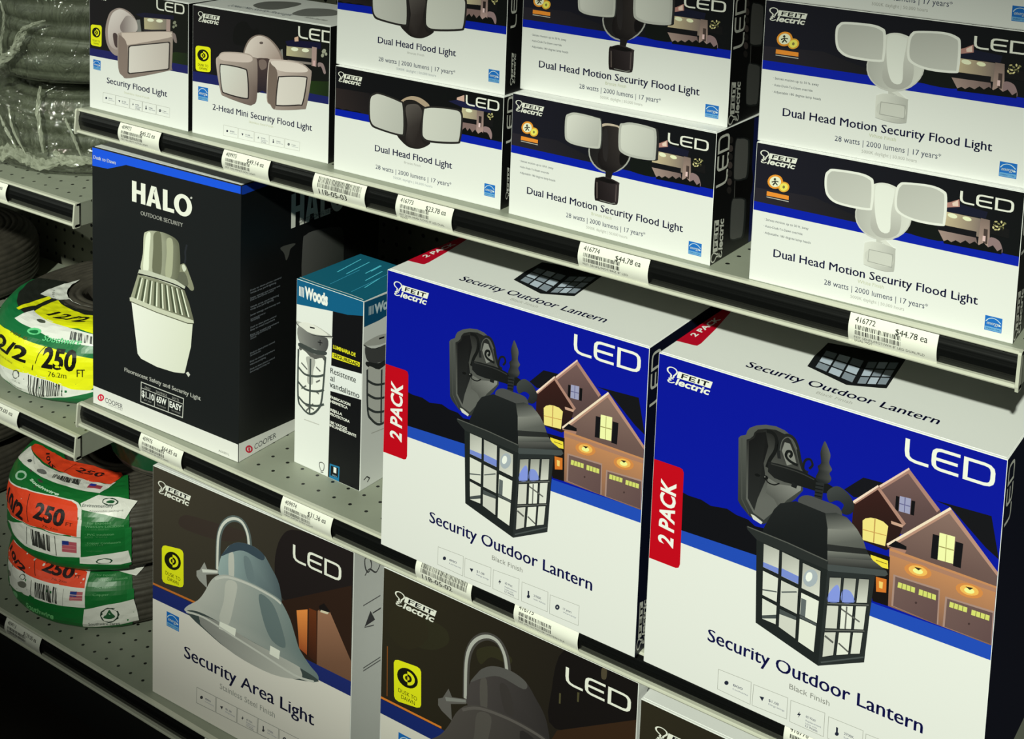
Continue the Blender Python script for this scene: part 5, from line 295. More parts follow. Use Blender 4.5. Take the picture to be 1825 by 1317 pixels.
'area_steel.front':[[344.9,324.2],["night_scene","p",[[66,60,51],[49,44,39],388,2671,3044,2724],0,[7,3235,3442,3235,3442,1519,7,1509]],["night_scene","s",[33,27,28],1,[2288,3028,2574,3214,3442,3235,3442,2659,2521,2239,2264,2289,2184,2641]],["night_scene","s",[60,50,46],1,[593,2741,1074,2814,1693,2879,1466,2680,997,2576,513,2560]],["night_scene","p",[49,32,25],2,[2303,2186,3422,2808,3442,1519,2608,1511]],["night_scene","p",[[239,145,74],[160,78,43],2648,2171,2659,1649],3,[2559,2160,2737,2240,2739,1638,2612,1675]],["night_scene","p",[[107,53,28],[63,35,25],2809,2204,2821,1627],3,[2758,2266,2879,2274,2901,1587,2764,1633]],["night_scene","p",[[159,113,90],[118,83,66],2949,2287,3244,1654],4,[2900,2283,3000,2387,3095,2343,3440,1836,3442,1563,2901,1578]],["night_scene","p",[27,22,22],5,[2920,2356,2999,2421,3095,2349,3082,2321,2931,2295]],["night_scene","p",[219,206,184],6,[2949,2316,3082,2332,3055,2299,2942,2284]],["night_scene","p",[206,118,53],1,[7,1581,845,1611,845,1583,7,1553]],["night_scene","p",[34,46,119],5,[7,1547,1006,1577,3442,1578,3442,1387,1008,1381,7,1356]],["night_scene","p",[231,224,220],6,[7,1356,1008,1381,3442,1387,3442,7,7,7]],["lamp_picture","l",[89,99,101],2,[832,1,0,1206,2202,1214,2591,1263,2789,1366,2926,1500,3002,1638,2993,1731,2877,1764,2696]],["lamp_picture","l",[215,214,210],3,[382,1,0,1199,2199,1206,2589,1255,2786,1359,2924,1500,3002,1631,2991,1720,2873,1753,2692]],["lamp_picture","p",[159,158,156],4,[825,2050,889,2086,968,2219,1017,2142,1222,2201,1215,2144,1002,2060,1019,1877,875,1933,826,1977]],["lamp_picture","p",[227,226,222],5,[921,2107,1207,2187,1207,2159,938,2067]],["lamp_picture","s",[[157,175,179],[84,97,106],1314,2325,2226,2304],4,[1252,2369,1359,2546,1436,2628,1581,2709,1809,2742,1997,2697,2134,2564,2232,2453,2286,2326,2292,2152,2006,2192,1665,2199,1247,2119]],["lamp_picture","s",[196,195,191],5,[1399,2477,1487,2514,1492,2174,1410,2168]],["lamp_picture","s",[112,127,134],5,[1660,2540,1774,2537,1854,2284,1725,2272]],["lamp_picture","s",[59,73,87],6,[1267,2411,1371,2557,1436,2628,1581,2709,1809,2742,2005,2694,1969,2607,1659,2623,1429,2517]],["lamp_picture","s",[[192,191,188],[114,129,132],1003,1846,2604,1686],7,[1152,2079,1246,2144,1433,2206,1854,2239,2229,2211,2322,2163,2453,2008,2548,1810,2623,1664,2788,1526,2918,1451,2927,1373,2828,1320,2540,1277,1791,1361,1007,1461,635,1404,651,1484,853,1648,972,1804,1066,1974]],["lamp_picture","s",[196,195,191],8,[1364,2102,1550,2135,1507,1854,1403,1510,1245,1540,1321,1813]],["lamp_picture","s",[105,119,123],8,[1931,2134,2156,2101,2309,1864,2387,1599,2165,1600,2012,1808]],["lamp_picture","l",[204,203,200],9,[313,1,0,1161,2057,1395,2168,1779,2208,2155,2189,2303,2151]],["lamp_picture","s",[67,77,78],8,[651,1422,967,1500,1790,1457,2610,1424,2920,1387,2864,1335,2541,1236,2022,1153,1406,1176,944,1294,766,1349]],["lamp_picture","s",[[140,139,138],[188,187,184],1007,1478,2319,1245],9,[911,1454,1246,1492,1866,1451,2537,1438,2639,1406,2634,1280,2173,1149,1524,1156,969,1304,895,1374]],["lamp_picture","p",[239,238,231],10,[1253,1507,1543,1516,1528,1407,1239,1403]],["lamp_picture","p",[239,238,231],10,[2136,1523,2300,1517,2284,1397,2123,1404]],["lamp_picture","l",[204,203,200],11,[288,1,0,643,1407,967,1451,1482,1401,2019,1347,2539,1291,2864,1335]],["led_logo","u",[0,0,0],3,["led",2484,3004,773,212,0]],["brand_logo","u",[0,0,0],1,["feit",96,3067,617,182,0]],["dusk_badge","p",[239,239,29],1,[241,2193,516,2240,561,2232,581,2198,587,1769,568,1728,523,1704,247,1657,201,1665,181,1699,176,2129,195,2169]],["dusk_badge","p",[27,27,15],2,[535,2050,530,2017,515,1984,491,1954,460,1928,423,1909,383,1898,343,1895,305,1901,273,1916,248,1938,232,1966,226,1998,231,2031,247,2064,271,2095,303,2120,340,2139,380,2150,420,2153,457,2146,489,2132,513,2110,529,2082]],["dusk_badge","p",[239,239,29],3,[380,2114,406,2116,431,2112,453,2104,471,2090,483,2073,490,2054,490,2032,484,2010,472,1989,455,1969,433,1953,409,1942,382,1934]],["dusk_badge","p",[27,27,15],4,[381,2077,396,2078,411,2076,424,2071,434,2063,442,2053,446,2042,446,2029,442,2016,435,2003,425,1992,412,1982,398,1975,382,1971]],["dusk_badge","p",[239,239,29],5,[382,1971,364,1970,347,1973,333,1981,322,1992,317,2006,317,2021,322,2036,332,2050,346,2063,362,2072,381,2077]],["dusk_badge","p",[53,51,20],6,[382,1994,371,1994,362,1996,354,2000,348,2006,345,2014,345,2022,348,2031,353,2039,361,2046,371,2051,381,2054]],["dusk_badge","p",[236,222,31],7,[381,2051,390,2051,399,2049,406,2046,411,2040,413,2033,413,2026,411,2018,406,2011,399,2005,391,2000,382,1998]],["dusk_badge","t",[62,59,9],2,["DUSK TO",246,1788,280,51,0,0,0]],["dusk_badge","t",[62,59,9],3,["DAWN",287,1719,206,51,0,0,0]],["energy_badge","u",[0,0,0],7,["energy",275,1274,234,207,0]],["title_lettering","t",[38,39,75],7,["Security Area Light",606,748,2270,163,0,0.02,0]],["finish_lettering","t",[145,145,143],7,["Stainless Steel Finish",1264,574,964,74,0,0,0]],["spec_panel","l",[154,153,151],7,[79,0,1,846,416,1190,426,1184,207,840,193]],["spec_panel","p",[52,51,61],8,[960,319,955,303,942,288,925,281,911,284,906,296,911,313,925,327,941,334,955,331]],["spec_panel","t",[76,81,114],8,["800",1002,307,100,26,0,0,0]],["spec_panel","t",[130,135,161],8,["Lumens",1001,273,158,16,0,0,0]],["spec_panel","l",[154,153,151],7,[78,0,1,1205,426,1570,436,1563,221,1199,207]],["spec_panel","p",[52,51,61],8,[1270,330,1325,345,1303,294]],["spec_panel","t",[76,81,114],8,["$1.08",1371,320,105,26,0,0,0]],["spec_panel","t",[130,135,161],8,["Energy Savings",1369,286,167,16,0,0,0]],["spec_panel","l",[154,153,151],7,[76,0,1,1584,437,1932,447,1925,235,1578,222]],["spec_panel","p",[52,51,61],8,[1680,367,1651,317,1672,326,1662,294,1693,348,1675,340]],["spec_panel","t",[76,81,114],8,["60 Watt",1741,332,101,25,0,0,0]],["spec_panel","t",[130,135,161],8,["Replacement",1740,299,159,16,0,0,0]],["spec_panel","t",[130,135,161],8,["Uses only",1740,273,118,15,0,0,0]],["spec_panel","t",[76,81,114],8,["12 Watts",1739,245,125,21,0,0,0]],["spec_panel","l",[154,153,151],7,[75,0,1,1946,447,2294,457,2287,249,1939,236]],["spec_panel","l",[52,51,61],8,[185,0,0,2033,382,2034,324]],["spec_panel","p",[52,51,61],9,[2055,329,2051,316,2041,305,2028,299,2018,302,2014,311,2017,323,2028,335,2040,340,2051,338]],["spec_panel","t",[76,81,114],8,["2700K",2104,344,101,25,0,0,0]],["spec_panel","t",[130,135,161],8,["Soft White",2102,312,160,15,0,0,0]],["spec_panel","l",[154,153,151],8,[74,0,1,2308,457,2640,466,2633,263,2301,250]],["spec_panel","p",[52,51,61],9,[2422,370,2418,354,2407,339,2392,328,2377,325,2366,331,2362,343,2366,359,2376,374,2391,385,2406,388,2417,382]],["spec_panel","p",[239,239,235],10,[2402,361,2399,353,2392,346,2385,346,2382,352,2385,361,2392,367,2399,367]],["spec_panel","t",[76,81,114],9,["17 years",2458,356,96,24,0,0,0]],["spec_panel","t",[130,135,161],9,["Warranty",2457,324,152,15,0,0,0]]],
'area.side':[[200.0,324.2],["side_print","l",[79,78,81],0,[177,1,1,205,3051,217,2932,274,2846,335,2900,289,3023]],["side_print","l",[79,78,81],1,[178,1,0,212,2835,294,2878,424,2769,506,2842]],["side_print","p",[68,66,71],0,[226,2161,334,2312,428,2145]],["side_print","l",[68,66,71],1,[181,0,0,378,2259,536,2240]],["side_print","l",[105,103,107],0,[142,0,0,192,2455,521,2414]],["side_print","l",[105,103,107],0,[144,0,0,219,1625,551,1579]],["side_print","l",[105,103,107],1,[144,0,0,220,1587,552,1539]],["side_print","l",[105,103,107],1,[143,0,0,226,2155,405,2085]]],
'area_bronze.front':[[339.5,330.3],["night_scene","p",[[47,42,31],[30,25,23],343,2980,2964,3004],0,[7,3296,3388,3296,3388,1452,7,1611]],["night_scene","s",[48,45,32],1,[295,2829,606,2908,912,2900,968,2750,771,2582,515,2520,302,2610]],["night_scene","s",[50,47,32],1,[1362,2825,1599,2965,1815,2928,1795,2836,1556,2821,1417,2677]],["night_scene","s",[48,43,31],2,[136,2833,500,2976,689,2723,413,2434,120,2492]],["night_scene","s",[22,18,18],1,[2488,3290,2941,3296,3388,3280,3388,2797,2419,2354,2354,2782]],["night_scene","s",[79,69,54],2,[2955,3282,3014,3296,3009,3185,2956,3172]],["night_scene","p",[79,74,50],2,[2449,2782,2471,2787,2472,2668,2450,2662]],["night_scene","p",[79,74,50],2,[2672,2888,2698,2896,2695,2786,2673,2780]],["night_scene","p",[56,37,24],3,[2442,2344,3388,2893,3388,2033,2126,1694]],["night_scene","l",[153,85,37],1,[122,0,0,87,2344,100,1719]],["night_scene","p",[228,131,50],1,[7,1678,904,1694,905,1668,7,1651]],["night_scene","p",[27,44,119],4,[7,1647,905,1664,3388,1718,3388,1481,912,1477,7,1465]],["night_scene","p",[231,225,219],5,[7,1465,912,1477,3388,1481,3388,19,81,7]],["lamp_picture","l",[73,69,68],2,[888,1,0,1233,2185,1229,2604,1273,2816,1374,2965,1509,3047,1649,3039,1747,2916,1786,2723]],["lamp_picture","l",[178,177,174],3,[408,1,0,1225,2182,1221,2601,1265,2813,1367,2962,1509,3047,1642,3036,1735,2911,1774,2718]],["lamp_picture","p",[101,97,96],4,[847,2017,912,2056,989,2200,1041,2118,1249,2185,1243,2124,1028,2030,1051,1833,901,1892,850,1937]],["lamp_picture","p",[134,133,132],5,[944,2079,1233,2169,1234,2140,962,2036]],["lamp_picture","s",[[73,67,68],[50,46,47],1339,2320,2264,2310],4,[1274,2366,1378,2557,1454,2645,1599,2734,1830,2772,2022,2726,2163,2586,2265,2469,2323,2334,2335,2149,2045,2187,1699,2189,1276,2098]],["lamp_picture","s",[85,80,78],5,[1421,2483,1510,2524,1524,2160,1442,2152]],["lamp_picture","s",[59,54,54],5,[1684,2555,1800,2552,1888,2283,1758,2268]],["lamp_picture","s",[87,84,84],6,[1288,2411,1390,2568,1454,2645,1599,2734,1830,2772,2029,2723,1996,2630,1681,2643,1451,2527]],["lamp_picture","s",[[81,75,74],[50,46,47],1035,1800,2663,1658],6,[1181,2052,1275,2124,1464,2194,1890,2235,2269,2210,2364,2162,2501,1998,2602,1789,2682,1635,2852,1491,2984,1414,2996,1331,2898,1273,2610,1221,1853,1294,1051,1385,670,1317,684,1404,887,1584,1005,1754,1096,1938]],["lamp_picture","s",[85,80,78],7,[1397,2081,1585,2119,1550,1817,1453,1447,1292,1476,1361,1770]],["lamp_picture","s",[46,42,43],7,[1972,2124,2200,2092,2360,1842,2447,1561,2223,1558,2063,1777]],["lamp_picture","l",[94,88,87],8,[335,1,0,1190,2030,1426,2152,1815,2201,2196,2186,2347,2148]],["lamp_picture","s",[36,34,34],7,[687,1337,1008,1428,1848,1397,2676,1379,2988,1346,2933,1289,2613,1177,2093,1077,1467,1088,992,1205,807,1260]],["lamp_picture","s",[[112,111,110],[148,148,146],1050,1405,2390,1182],8,[952,1377,1294,1424,1926,1393,2602,1393,2706,1361,2705,1227,2245,1076,1587,1069,1016,1216,939,1290]],["lamp_picture","p",[221,219,215],9,[1301,1440,1596,1456,1585,1339,1289,1329]],["lamp_picture","p",[221,219,215],9,[2197,1475,2362,1472,2349,1344,2187,1348]],["lamp_picture","l",[94,88,87],10,[309,1,0,679,1320,1010,1375,1537,1332,2084,1285,2610,1236,2933,1289]],["led_logo","u",[0,0,0],2,["led",2518,3115,795,189,0]],["brand_logo","u",[0,0,0],3,["feit",176,3087,614,184,0]],["dusk_badge","p",[239,239,27],1,[252,2241,527,2274,572,2265,592,2232,605,1829,588,1791,544,1769,272,1726,226,1735,205,1767,188,2182,207,2220]],["dusk_badge","p",[25,26,14],2,[549,2095,545,2064,531,2033,507,2005,477,1981,440,1964,401,1955,361,1953,324,1960,291,1974,266,1996,249,2023,243,2054,247,2086,261,2117,285,2145,316,2169,353,2185,392,2194,432,2195,469,2188,501,2173,526,2152,543,2125]],["dusk_badge","p",[239,239,27],3,[393,2160,420,2161,444,2157,466,2148,484,2135,497,2118,504,2099,504,2079,499,2058,487,2038,471,2021,450,2006,426,1995,400,1989]],["dusk_badge","p",[25,26,14],4,[395,2125,410,2126,425,2123,438,2118,449,2110,456,2101,460,2089,461,2077,457,2065,451,2053,441,2043,428,2034,414,2028,399,2024]],["dusk_badge","p",[239,239,27],5,[399,2024,380,2024,363,2027,349,2035,339,2046,333,2059,332,2073,337,2088,347,2101,360,2112,377,2121,395,2125]],["dusk_badge","p",[50,49,18],6,[398,2046,387,2046,378,2048,370,2052,364,2058,361,2066,361,2074,363,2082,369,2090,376,2096,385,2101,396,2103]],["dusk_badge","p",[227,213,29],7,[396,2100,405,2100,413,2098,420,2094,426,2089,428,2082,429,2075,426,2068,422,2061,415,2056,407,2052,398,2049]],["dusk_badge","t",[59,56,8],2,["DUSK TO",268,1850,275,49,0,0,0]],["dusk_badge","t",[59,56,8],3,["DAWN",311,1784,202,49,0,0,0]],["energy_badge","u",[0,0,0],6,["energy",288,1349,251,245,0]],["title_lettering","t",[36,37,82],6,["Security Area Light",757,782,2295,173,0,0.02,0]]],
'halo.front':[[272.5,358.9],["blue_band","p",[25,85,233],0,[7,3581,2718,3582,2718,3489,2718,3485,664,3464,308,3345,7,3332]],["band_lettering","t",[239,239,239],1,["Dusk to Dawn",27,3432,439,46,0,0.02,0]],["brand_lettering","u",[0,0,0],0,["block",777,3278,1104,279,0]],["brand_lettering","t",[191,189,186],0,["OUTDOOR SECURITY",941,2849,778,54,0,0.02,0]],["brand_lettering","p",[191,189,186],1,[1886,3267,1880,3255,1867,3247,1853,3249,1847,3260,1853,3272,1866,3279,1880,3277]],["lamp_picture","l",[39,41,48],0,[307,1,0,1793,2635,1764,2535,1769,2443,1739,2343]],["lamp_picture","s",[136,136,117],1,[1642,2302,1729,2374,1780,2352,1832,2271,1924,2097,1874,2049,1792,2093,1659,2136]],["lamp_picture","s",[211,213,199],2,[1704,2335,1744,2363,1785,2313,1740,2268]],["lamp_picture","s",[100,101,88],2,[1643,2227,1765,2255,1817,2099,1613,2107]],["lamp_picture","s",[[197,198,179],[100,101,85],1008,2346,1636,2413],3,[987,2341,1003,2593,1061,2651,1167,2684,1351,2703,1532,2686,1630,2646,1661,2568,1673,2328,1597,2126,1274,2125,955,2100]],["lamp_picture","s",[109,110,92],4,[1194,2650,1325,2663,1326,2153,1169,2125,1181,2461]],["lamp_picture","s",[234,236,220],4,[1051,2603,1130,2640,1104,2368,1089,2126,993,2117,1014,2385]],["lamp_picture","s",[172,173,150],4,[1429,2629,1532,2643,1546,2430,1514,2149,1405,2143,1430,2441]],["lamp_picture","p",[197,198,185],5,[915,2104,1084,2130,1600,2122,1772,2079,1752,2035,888,2040]],["lamp_picture","l",[21,22,19],6,[162,1,0,896,2044,1222,2061,1561,2060,1757,2036]],["lamp_picture","p",[[159,160,140],[112,112,96],847,1827,1844,1861],7,[891,2031,1222,2052,1757,2028,1845,1871,1927,1667,1485,1621,767,1643,756,1689]],["lamp_picture","p",[75,81,63],8,[929,2005,964,2006,861,1678,821,1676]],["lamp_picture","p",[234,236,220],9,[966,2003,988,2004,891,1678,864,1677]],["lamp_picture","p",[75,81,63],10,[1022,2008,1057,2008,985,1680,945,1678]],["lamp_picture","p",[234,236,220],11,[1060,2005,1081,2006,1015,1680,988,1679]],["lamp_picture","p",[75,81,63],12,[1115,2010,1150,2011,1108,1682,1068,1679]],["lamp_picture","p",[234,236,220],13,[1152,2008,1174,2009,1137,1681,1111,1680]],["lamp_picture","p",[75,81,63],8,[1208,2013,1242,2013,1230,1683,1190,1681]],["lamp_picture","p",[234,236,220],9,[1245,2010,1266,2011,1259,1683,1233,1682]],["lamp_picture","p",[75,81,63],8,[1300,2015,1334,2016,1351,1685,1312,1683]],["lamp_picture","p",[234,236,220],9,[1336,2012,1357,2014,1380,1685,1354,1684]],["lamp_picture","p",[75,81,63],8,[1391,2017,1425,2018,1471,1687,1432,1685]],["lamp_picture","p",[234,236,220],9,[1427,2015,1448,2016,1500,1686,1474,1685]],["lamp_picture","p",[75,81,63],10,[1482,2020,1516,2020,1591,1688,1552,1686]],["lamp_picture","p",[234,236,220],11,[1518,2017,1539,2018,1619,1688,1593,1687]],["lamp_picture","p",[75,81,63],12,[1572,2022,1606,2023,1709,1690,1670,1688]],["lamp_picture","p",[234,236,220],13,[1608,2020,1629,2021,1737,1690,1712,1689]],["lamp_picture","p",[75,81,63],14,[1662,2025,1696,2025,1827,1692,1788,1690]],["lamp_picture","p",[234,236,220],15,[1698,2022,1719,2023,1855,1691,1829,1690]],["lamp_picture","p",[[238,237,233],[220,221,208],766,1633,1897,1630],8,[767,1653,1910,1634,1879,1305,1837,1161,1769,924,1749,912,1567,877,1252,863,957,894,889,944]],["lamp_picture","p",[203,204,187],16,[739,1681,783,1700,1276,1673,1927,1668,1933,1632,1821,1611,1223,1612,745,1636]],["lamp_picture","l",[90,90,75],17,[117,0,0,750,1633,1249,1607,1821,1604,1928,1627]],["lamp_picture","p",[212,211,207],9,[1790,929,1832,956,1869,927,1837,887]],["detail_lettering","t",[214,212,209],0,["Fluorescent Safety and Security Light",630,629,1425,54,0,0.02,0]],["spec_panel","l",[199,198,195],0,[127,0,1,954,569,1746,567,1729,305,945,293]],["spec_panel","l",[199,198,195],1,[84,0,0,952,490,1742,490]],["spec_panel","l",[199,198,195],2,[104,0,0,1219,486,1205,298]],["spec_panel","l",[199,198,195],2,[103,0,0,1473,488,1464,302]],["spec_panel","t",[164,163,160],2,["ONLY",1023,501,110,32,0,0,0]],["spec_panel","t",[164,163,160],2,["SAVINGS",1234,504,211,32,0,0,0]],["spec_panel","t",[164,163,160],1,["EASY TO",1539,506,123,31,0,0,0]],["spec_panel","t",[239,239,239],3,["$1.10",967,378,234,82,0,0.03,0]],["spec_panel","t",[239,239,239],1,["65W",1244,381,187,81,0,0.03,0]],["spec_panel","t",[239,239,239],1,["EASY",1488,381,227,80,0,0.03,0]],["spec_panel","t",[137,136,135],4,["per year",1011,333,146,27,0,0,0]],["spec_panel","t",[137,136,135],2,["fluorescent",1254,333,168,26,0,0,0]],["spec_panel","t",[137,136,135],2,["to install",1526,337,160,26,0,0,0]],["white_band","p",[231,229,228],0,[7,252,2718,241,2718,7,7,7]],["maker_logo","p",[216,27,65],1,[226,142,221,122,207,102,185,85,160,74,134,70,113,75,99,87,94,104,99,125,113,145,135,162,160,173,185,176,207,172,221,160]],["maker_logo","p",[231,229,228],2,[198,134,194,121,184,108,168,98,151,93,136,94,125,101,122,112,126,126,136,139,152,149,169,154,184,153,195,146]],["maker_logo","l",[216,27,65],3,[208,0,0,160,173,153,107]],["maker_logo","l",[216,27,65],4,[208,0,0,167,140,160,74]],["maker_logo","t",[64,65,74],1,["COOPER",247,83,347,69,0,0,0]],["maker_logo","t",[139,138,136],2,["INDUSTRIES",311,58,279,15,0,0,0]],["detail_lettering","t",[92,91,91],1,["AU6501L",2379,46,188,27,0,0,0]]],
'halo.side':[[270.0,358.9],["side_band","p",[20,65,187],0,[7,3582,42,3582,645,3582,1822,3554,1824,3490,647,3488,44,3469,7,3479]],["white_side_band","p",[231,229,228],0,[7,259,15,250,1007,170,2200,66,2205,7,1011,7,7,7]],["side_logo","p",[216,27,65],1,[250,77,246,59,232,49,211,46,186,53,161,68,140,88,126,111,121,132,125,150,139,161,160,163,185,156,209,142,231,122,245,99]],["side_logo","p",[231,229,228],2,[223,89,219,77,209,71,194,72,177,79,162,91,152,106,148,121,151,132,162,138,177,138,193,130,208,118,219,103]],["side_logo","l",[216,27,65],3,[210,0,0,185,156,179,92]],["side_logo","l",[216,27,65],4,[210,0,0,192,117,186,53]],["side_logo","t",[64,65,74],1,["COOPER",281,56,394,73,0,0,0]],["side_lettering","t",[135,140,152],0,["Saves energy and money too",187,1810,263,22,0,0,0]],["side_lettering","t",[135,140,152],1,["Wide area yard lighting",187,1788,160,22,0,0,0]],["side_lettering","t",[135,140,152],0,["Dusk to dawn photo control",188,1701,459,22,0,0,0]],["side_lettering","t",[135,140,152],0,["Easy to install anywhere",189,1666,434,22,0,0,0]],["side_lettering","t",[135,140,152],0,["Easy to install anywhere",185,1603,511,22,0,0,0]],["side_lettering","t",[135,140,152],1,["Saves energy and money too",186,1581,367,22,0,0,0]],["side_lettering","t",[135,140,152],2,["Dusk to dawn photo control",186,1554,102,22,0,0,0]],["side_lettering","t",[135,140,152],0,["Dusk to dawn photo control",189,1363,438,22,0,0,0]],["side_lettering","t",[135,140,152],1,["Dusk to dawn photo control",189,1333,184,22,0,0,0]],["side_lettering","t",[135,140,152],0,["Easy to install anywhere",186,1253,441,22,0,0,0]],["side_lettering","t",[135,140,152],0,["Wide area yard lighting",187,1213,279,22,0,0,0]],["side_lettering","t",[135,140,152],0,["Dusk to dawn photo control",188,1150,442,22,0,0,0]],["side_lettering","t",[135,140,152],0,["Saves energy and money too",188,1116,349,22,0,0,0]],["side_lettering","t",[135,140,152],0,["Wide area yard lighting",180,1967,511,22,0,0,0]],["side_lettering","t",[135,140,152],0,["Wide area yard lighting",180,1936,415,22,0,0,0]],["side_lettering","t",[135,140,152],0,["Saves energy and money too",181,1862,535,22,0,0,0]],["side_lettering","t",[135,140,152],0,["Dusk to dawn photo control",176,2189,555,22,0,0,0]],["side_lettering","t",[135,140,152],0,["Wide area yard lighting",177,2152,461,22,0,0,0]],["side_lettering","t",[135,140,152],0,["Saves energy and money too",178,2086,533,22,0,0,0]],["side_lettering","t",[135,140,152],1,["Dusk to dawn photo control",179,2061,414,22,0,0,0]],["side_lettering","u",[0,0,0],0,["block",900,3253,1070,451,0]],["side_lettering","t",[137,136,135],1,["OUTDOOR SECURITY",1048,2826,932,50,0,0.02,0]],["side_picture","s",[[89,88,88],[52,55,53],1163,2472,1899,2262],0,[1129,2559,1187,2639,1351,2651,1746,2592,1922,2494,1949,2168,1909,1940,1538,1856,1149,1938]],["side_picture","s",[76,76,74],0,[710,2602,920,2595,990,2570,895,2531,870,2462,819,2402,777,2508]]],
'caged.front':[[112.5,240.8],["black_panel","p",[16,16,20],0,[622,2158,1118,2243,1118,7,592,7]],["teal_band","p",[17,93,137],1,[7,2401,1118,2401,1118,2225,868,2172,628,2150,7,2078]],["brand_logo","p",[239,239,239],2,[46,2320,60,2321,59,2197,46,2199]],["brand_logo","p",[239,239,239],2,[70,2320,84,2321,83,2196,69,2197]],["brand_logo","p",[239,239,239],2,[94,2320,108,2321,107,2194,93,2196]],["brand_logo","p",[239,239,239],2,[118,2320,131,2321,131,2193,117,2195]],["brand_logo","t",[239,239,239],2,["Woods",144,2199,392,140,0,0.05,0]],["yellow_lettering","t",[239,231,41],1,["LUMINARIA DE",640,1683,370,45,0,0.03,0]],["yellow_lettering","p",[239,231,41],1,[628,1628,1082,1631,1077,1575,623,1557]],["yellow_lettering","t",[19,19,16],2,["SEGURIDAD",649,1578,415,42,0,0.03,0]],["white_panel","p",[231,232,235],1,[590,1454,1118,1499,1118,1171,578,1125]],["title_lettering","t",[52,62,61],2,["Resistente",602,1357,423,70,0,0.015,0]],["title_lettering","t",[52,62,61],3,["al",604,1260,69,70,0,0.015,0]],["title_lettering","t",[52,62,61],4,["vandalismo",593,1176,495,70,0,0.015,0]],["detail_lettering","t",[239,238,234],1,["FABRICACION",610,1036,331,33,0,0.03,0]],["detail_lettering","t",[239,238,234],1,["HERMETICA",611,982,289,33,0,0.03,0]],["detail_lettering","t",[239,238,234],1,["REJILLA",614,872,198,33,0,0.03,0]],["detail_lettering","t",[239,238,234],1,["PROTECTORA",609,818,328,33,0,0.03,0]],["detail_lettering","t",[239,238,234],1,["100 VATIOS",608,712,286,33,0,0.03,0]],["detail_lettering","t",[239,238,234],2,["INCANDESCENTE",606,671,442,33,0,0.03,0]],["count_badge","p",[29,115,164],1,[621,190,786,203,779,7,616,7]],["count_badge","p",[12,15,20],2,[641,169,764,180,760,52,635,39]],["count_badge","t",[239,239,239],3,["1",686,100,47,66,0,0.04,0]],["count_badge","t",[162,193,215],3,["EACH",668,49,73,20,0,0,0]],["count_badge","t",[189,228,239],2,["CADA UNO",636,-11,127,18,0,0,0]],["lamp_picture","s",[185,184,181],1,[7,1857,148,1871,333,1892,623,1827,535,1782,286,1753,47,1808]],["lamp_picture","s",[227,225,221],2,[46,1833,164,1886,333,1887,551,1822,268,1773,98,1797]],["lamp_picture","l",[22,22,24],3,[176,0,0,243,1842,324,1852]],["lamp_picture","l",[53,55,57],4,[119,1,0,1,1852,47,1808,286,1758,623,1827]],["lamp_picture","s",[[137,136,135],[76,76,78],83,1695,519,1742],5,[47,1803,286,1753,539,1783,523,1613,323,1586,68,1600]],["lamp_picture","l",[29,29,32],6,[117,0,0,381,1691,461,1701]],["lamp_picture","l",[29,29,32],7,[116,0,0,420,1730,422,1660]],["lamp_picture","s",[65,70,70],6,[72,1596,323,1581,523,1608,511,1559,325,1523,73,1535]],["lamp_picture","s",[93,93,92],7,[80,1537,325,1521,504,1552,493,1483,309,1455,95,1495]],["lamp_picture","s",[239,238,235],8,[81,1491,309,1450,493,1483,471,996,401,821,268,723,138,769,73,898]],["lamp_picture","s",[177,176,173],9,[191,1446,343,1452,313,1279,307,1124,215,1122,221,1302]],["lamp_picture","l",[105,105,104],10,[208,0,0,108,1346,212,1287]],["lamp_picture","l",[105,105,104],9,[205,0,0,362,1364,436,1328]],["lamp_picture","l",[105,105,104],9,[208,0,0,115,1009,199,1071]],["lamp_picture","l",[105,105,104],9,[206,0,0,352,1048,420,1031]],["lamp_picture","l",[105,105,104],9,[205,0,0,366,1167,432,1213]],["lamp_picture","l",[105,105,104],9,[208,0,0,188,818,341,802]],["lamp_picture","l",[105,105,104],10,[206,0,0,323,873,206,747]],["lamp_picture","l",[72,79,78],11,[268,1,0,53,1509,59,894,124,772,268,723,401,821,471,996,518,1541]],["lamp_picture","l",[72,79,78],12,[265,0,0,266,1443,265,727]],["lamp_picture","l",[72,79,78],13,[268,1,0,58,1275,162,1218,271,1223,398,1253,497,1303]],["lamp_picture","l",[72,79,78],13,[269,1,0,62,1081,166,1025,275,1030,403,1061,502,1112]],["lamp_picture","l",[72,79,78],13,[269,1,0,66,891,170,836,279,842,407,874,506,925]],["lamp_picture","l",[193,191,188],0,[119,0,0,168,619,429,631]],["small_mark","l",[102,101,101],0,[118,1,1,441,129,484,156,525,139,513,63,467,52]],["small_mark","l",[102,101,101],0,[118,0,0,467,27,514,33]]],
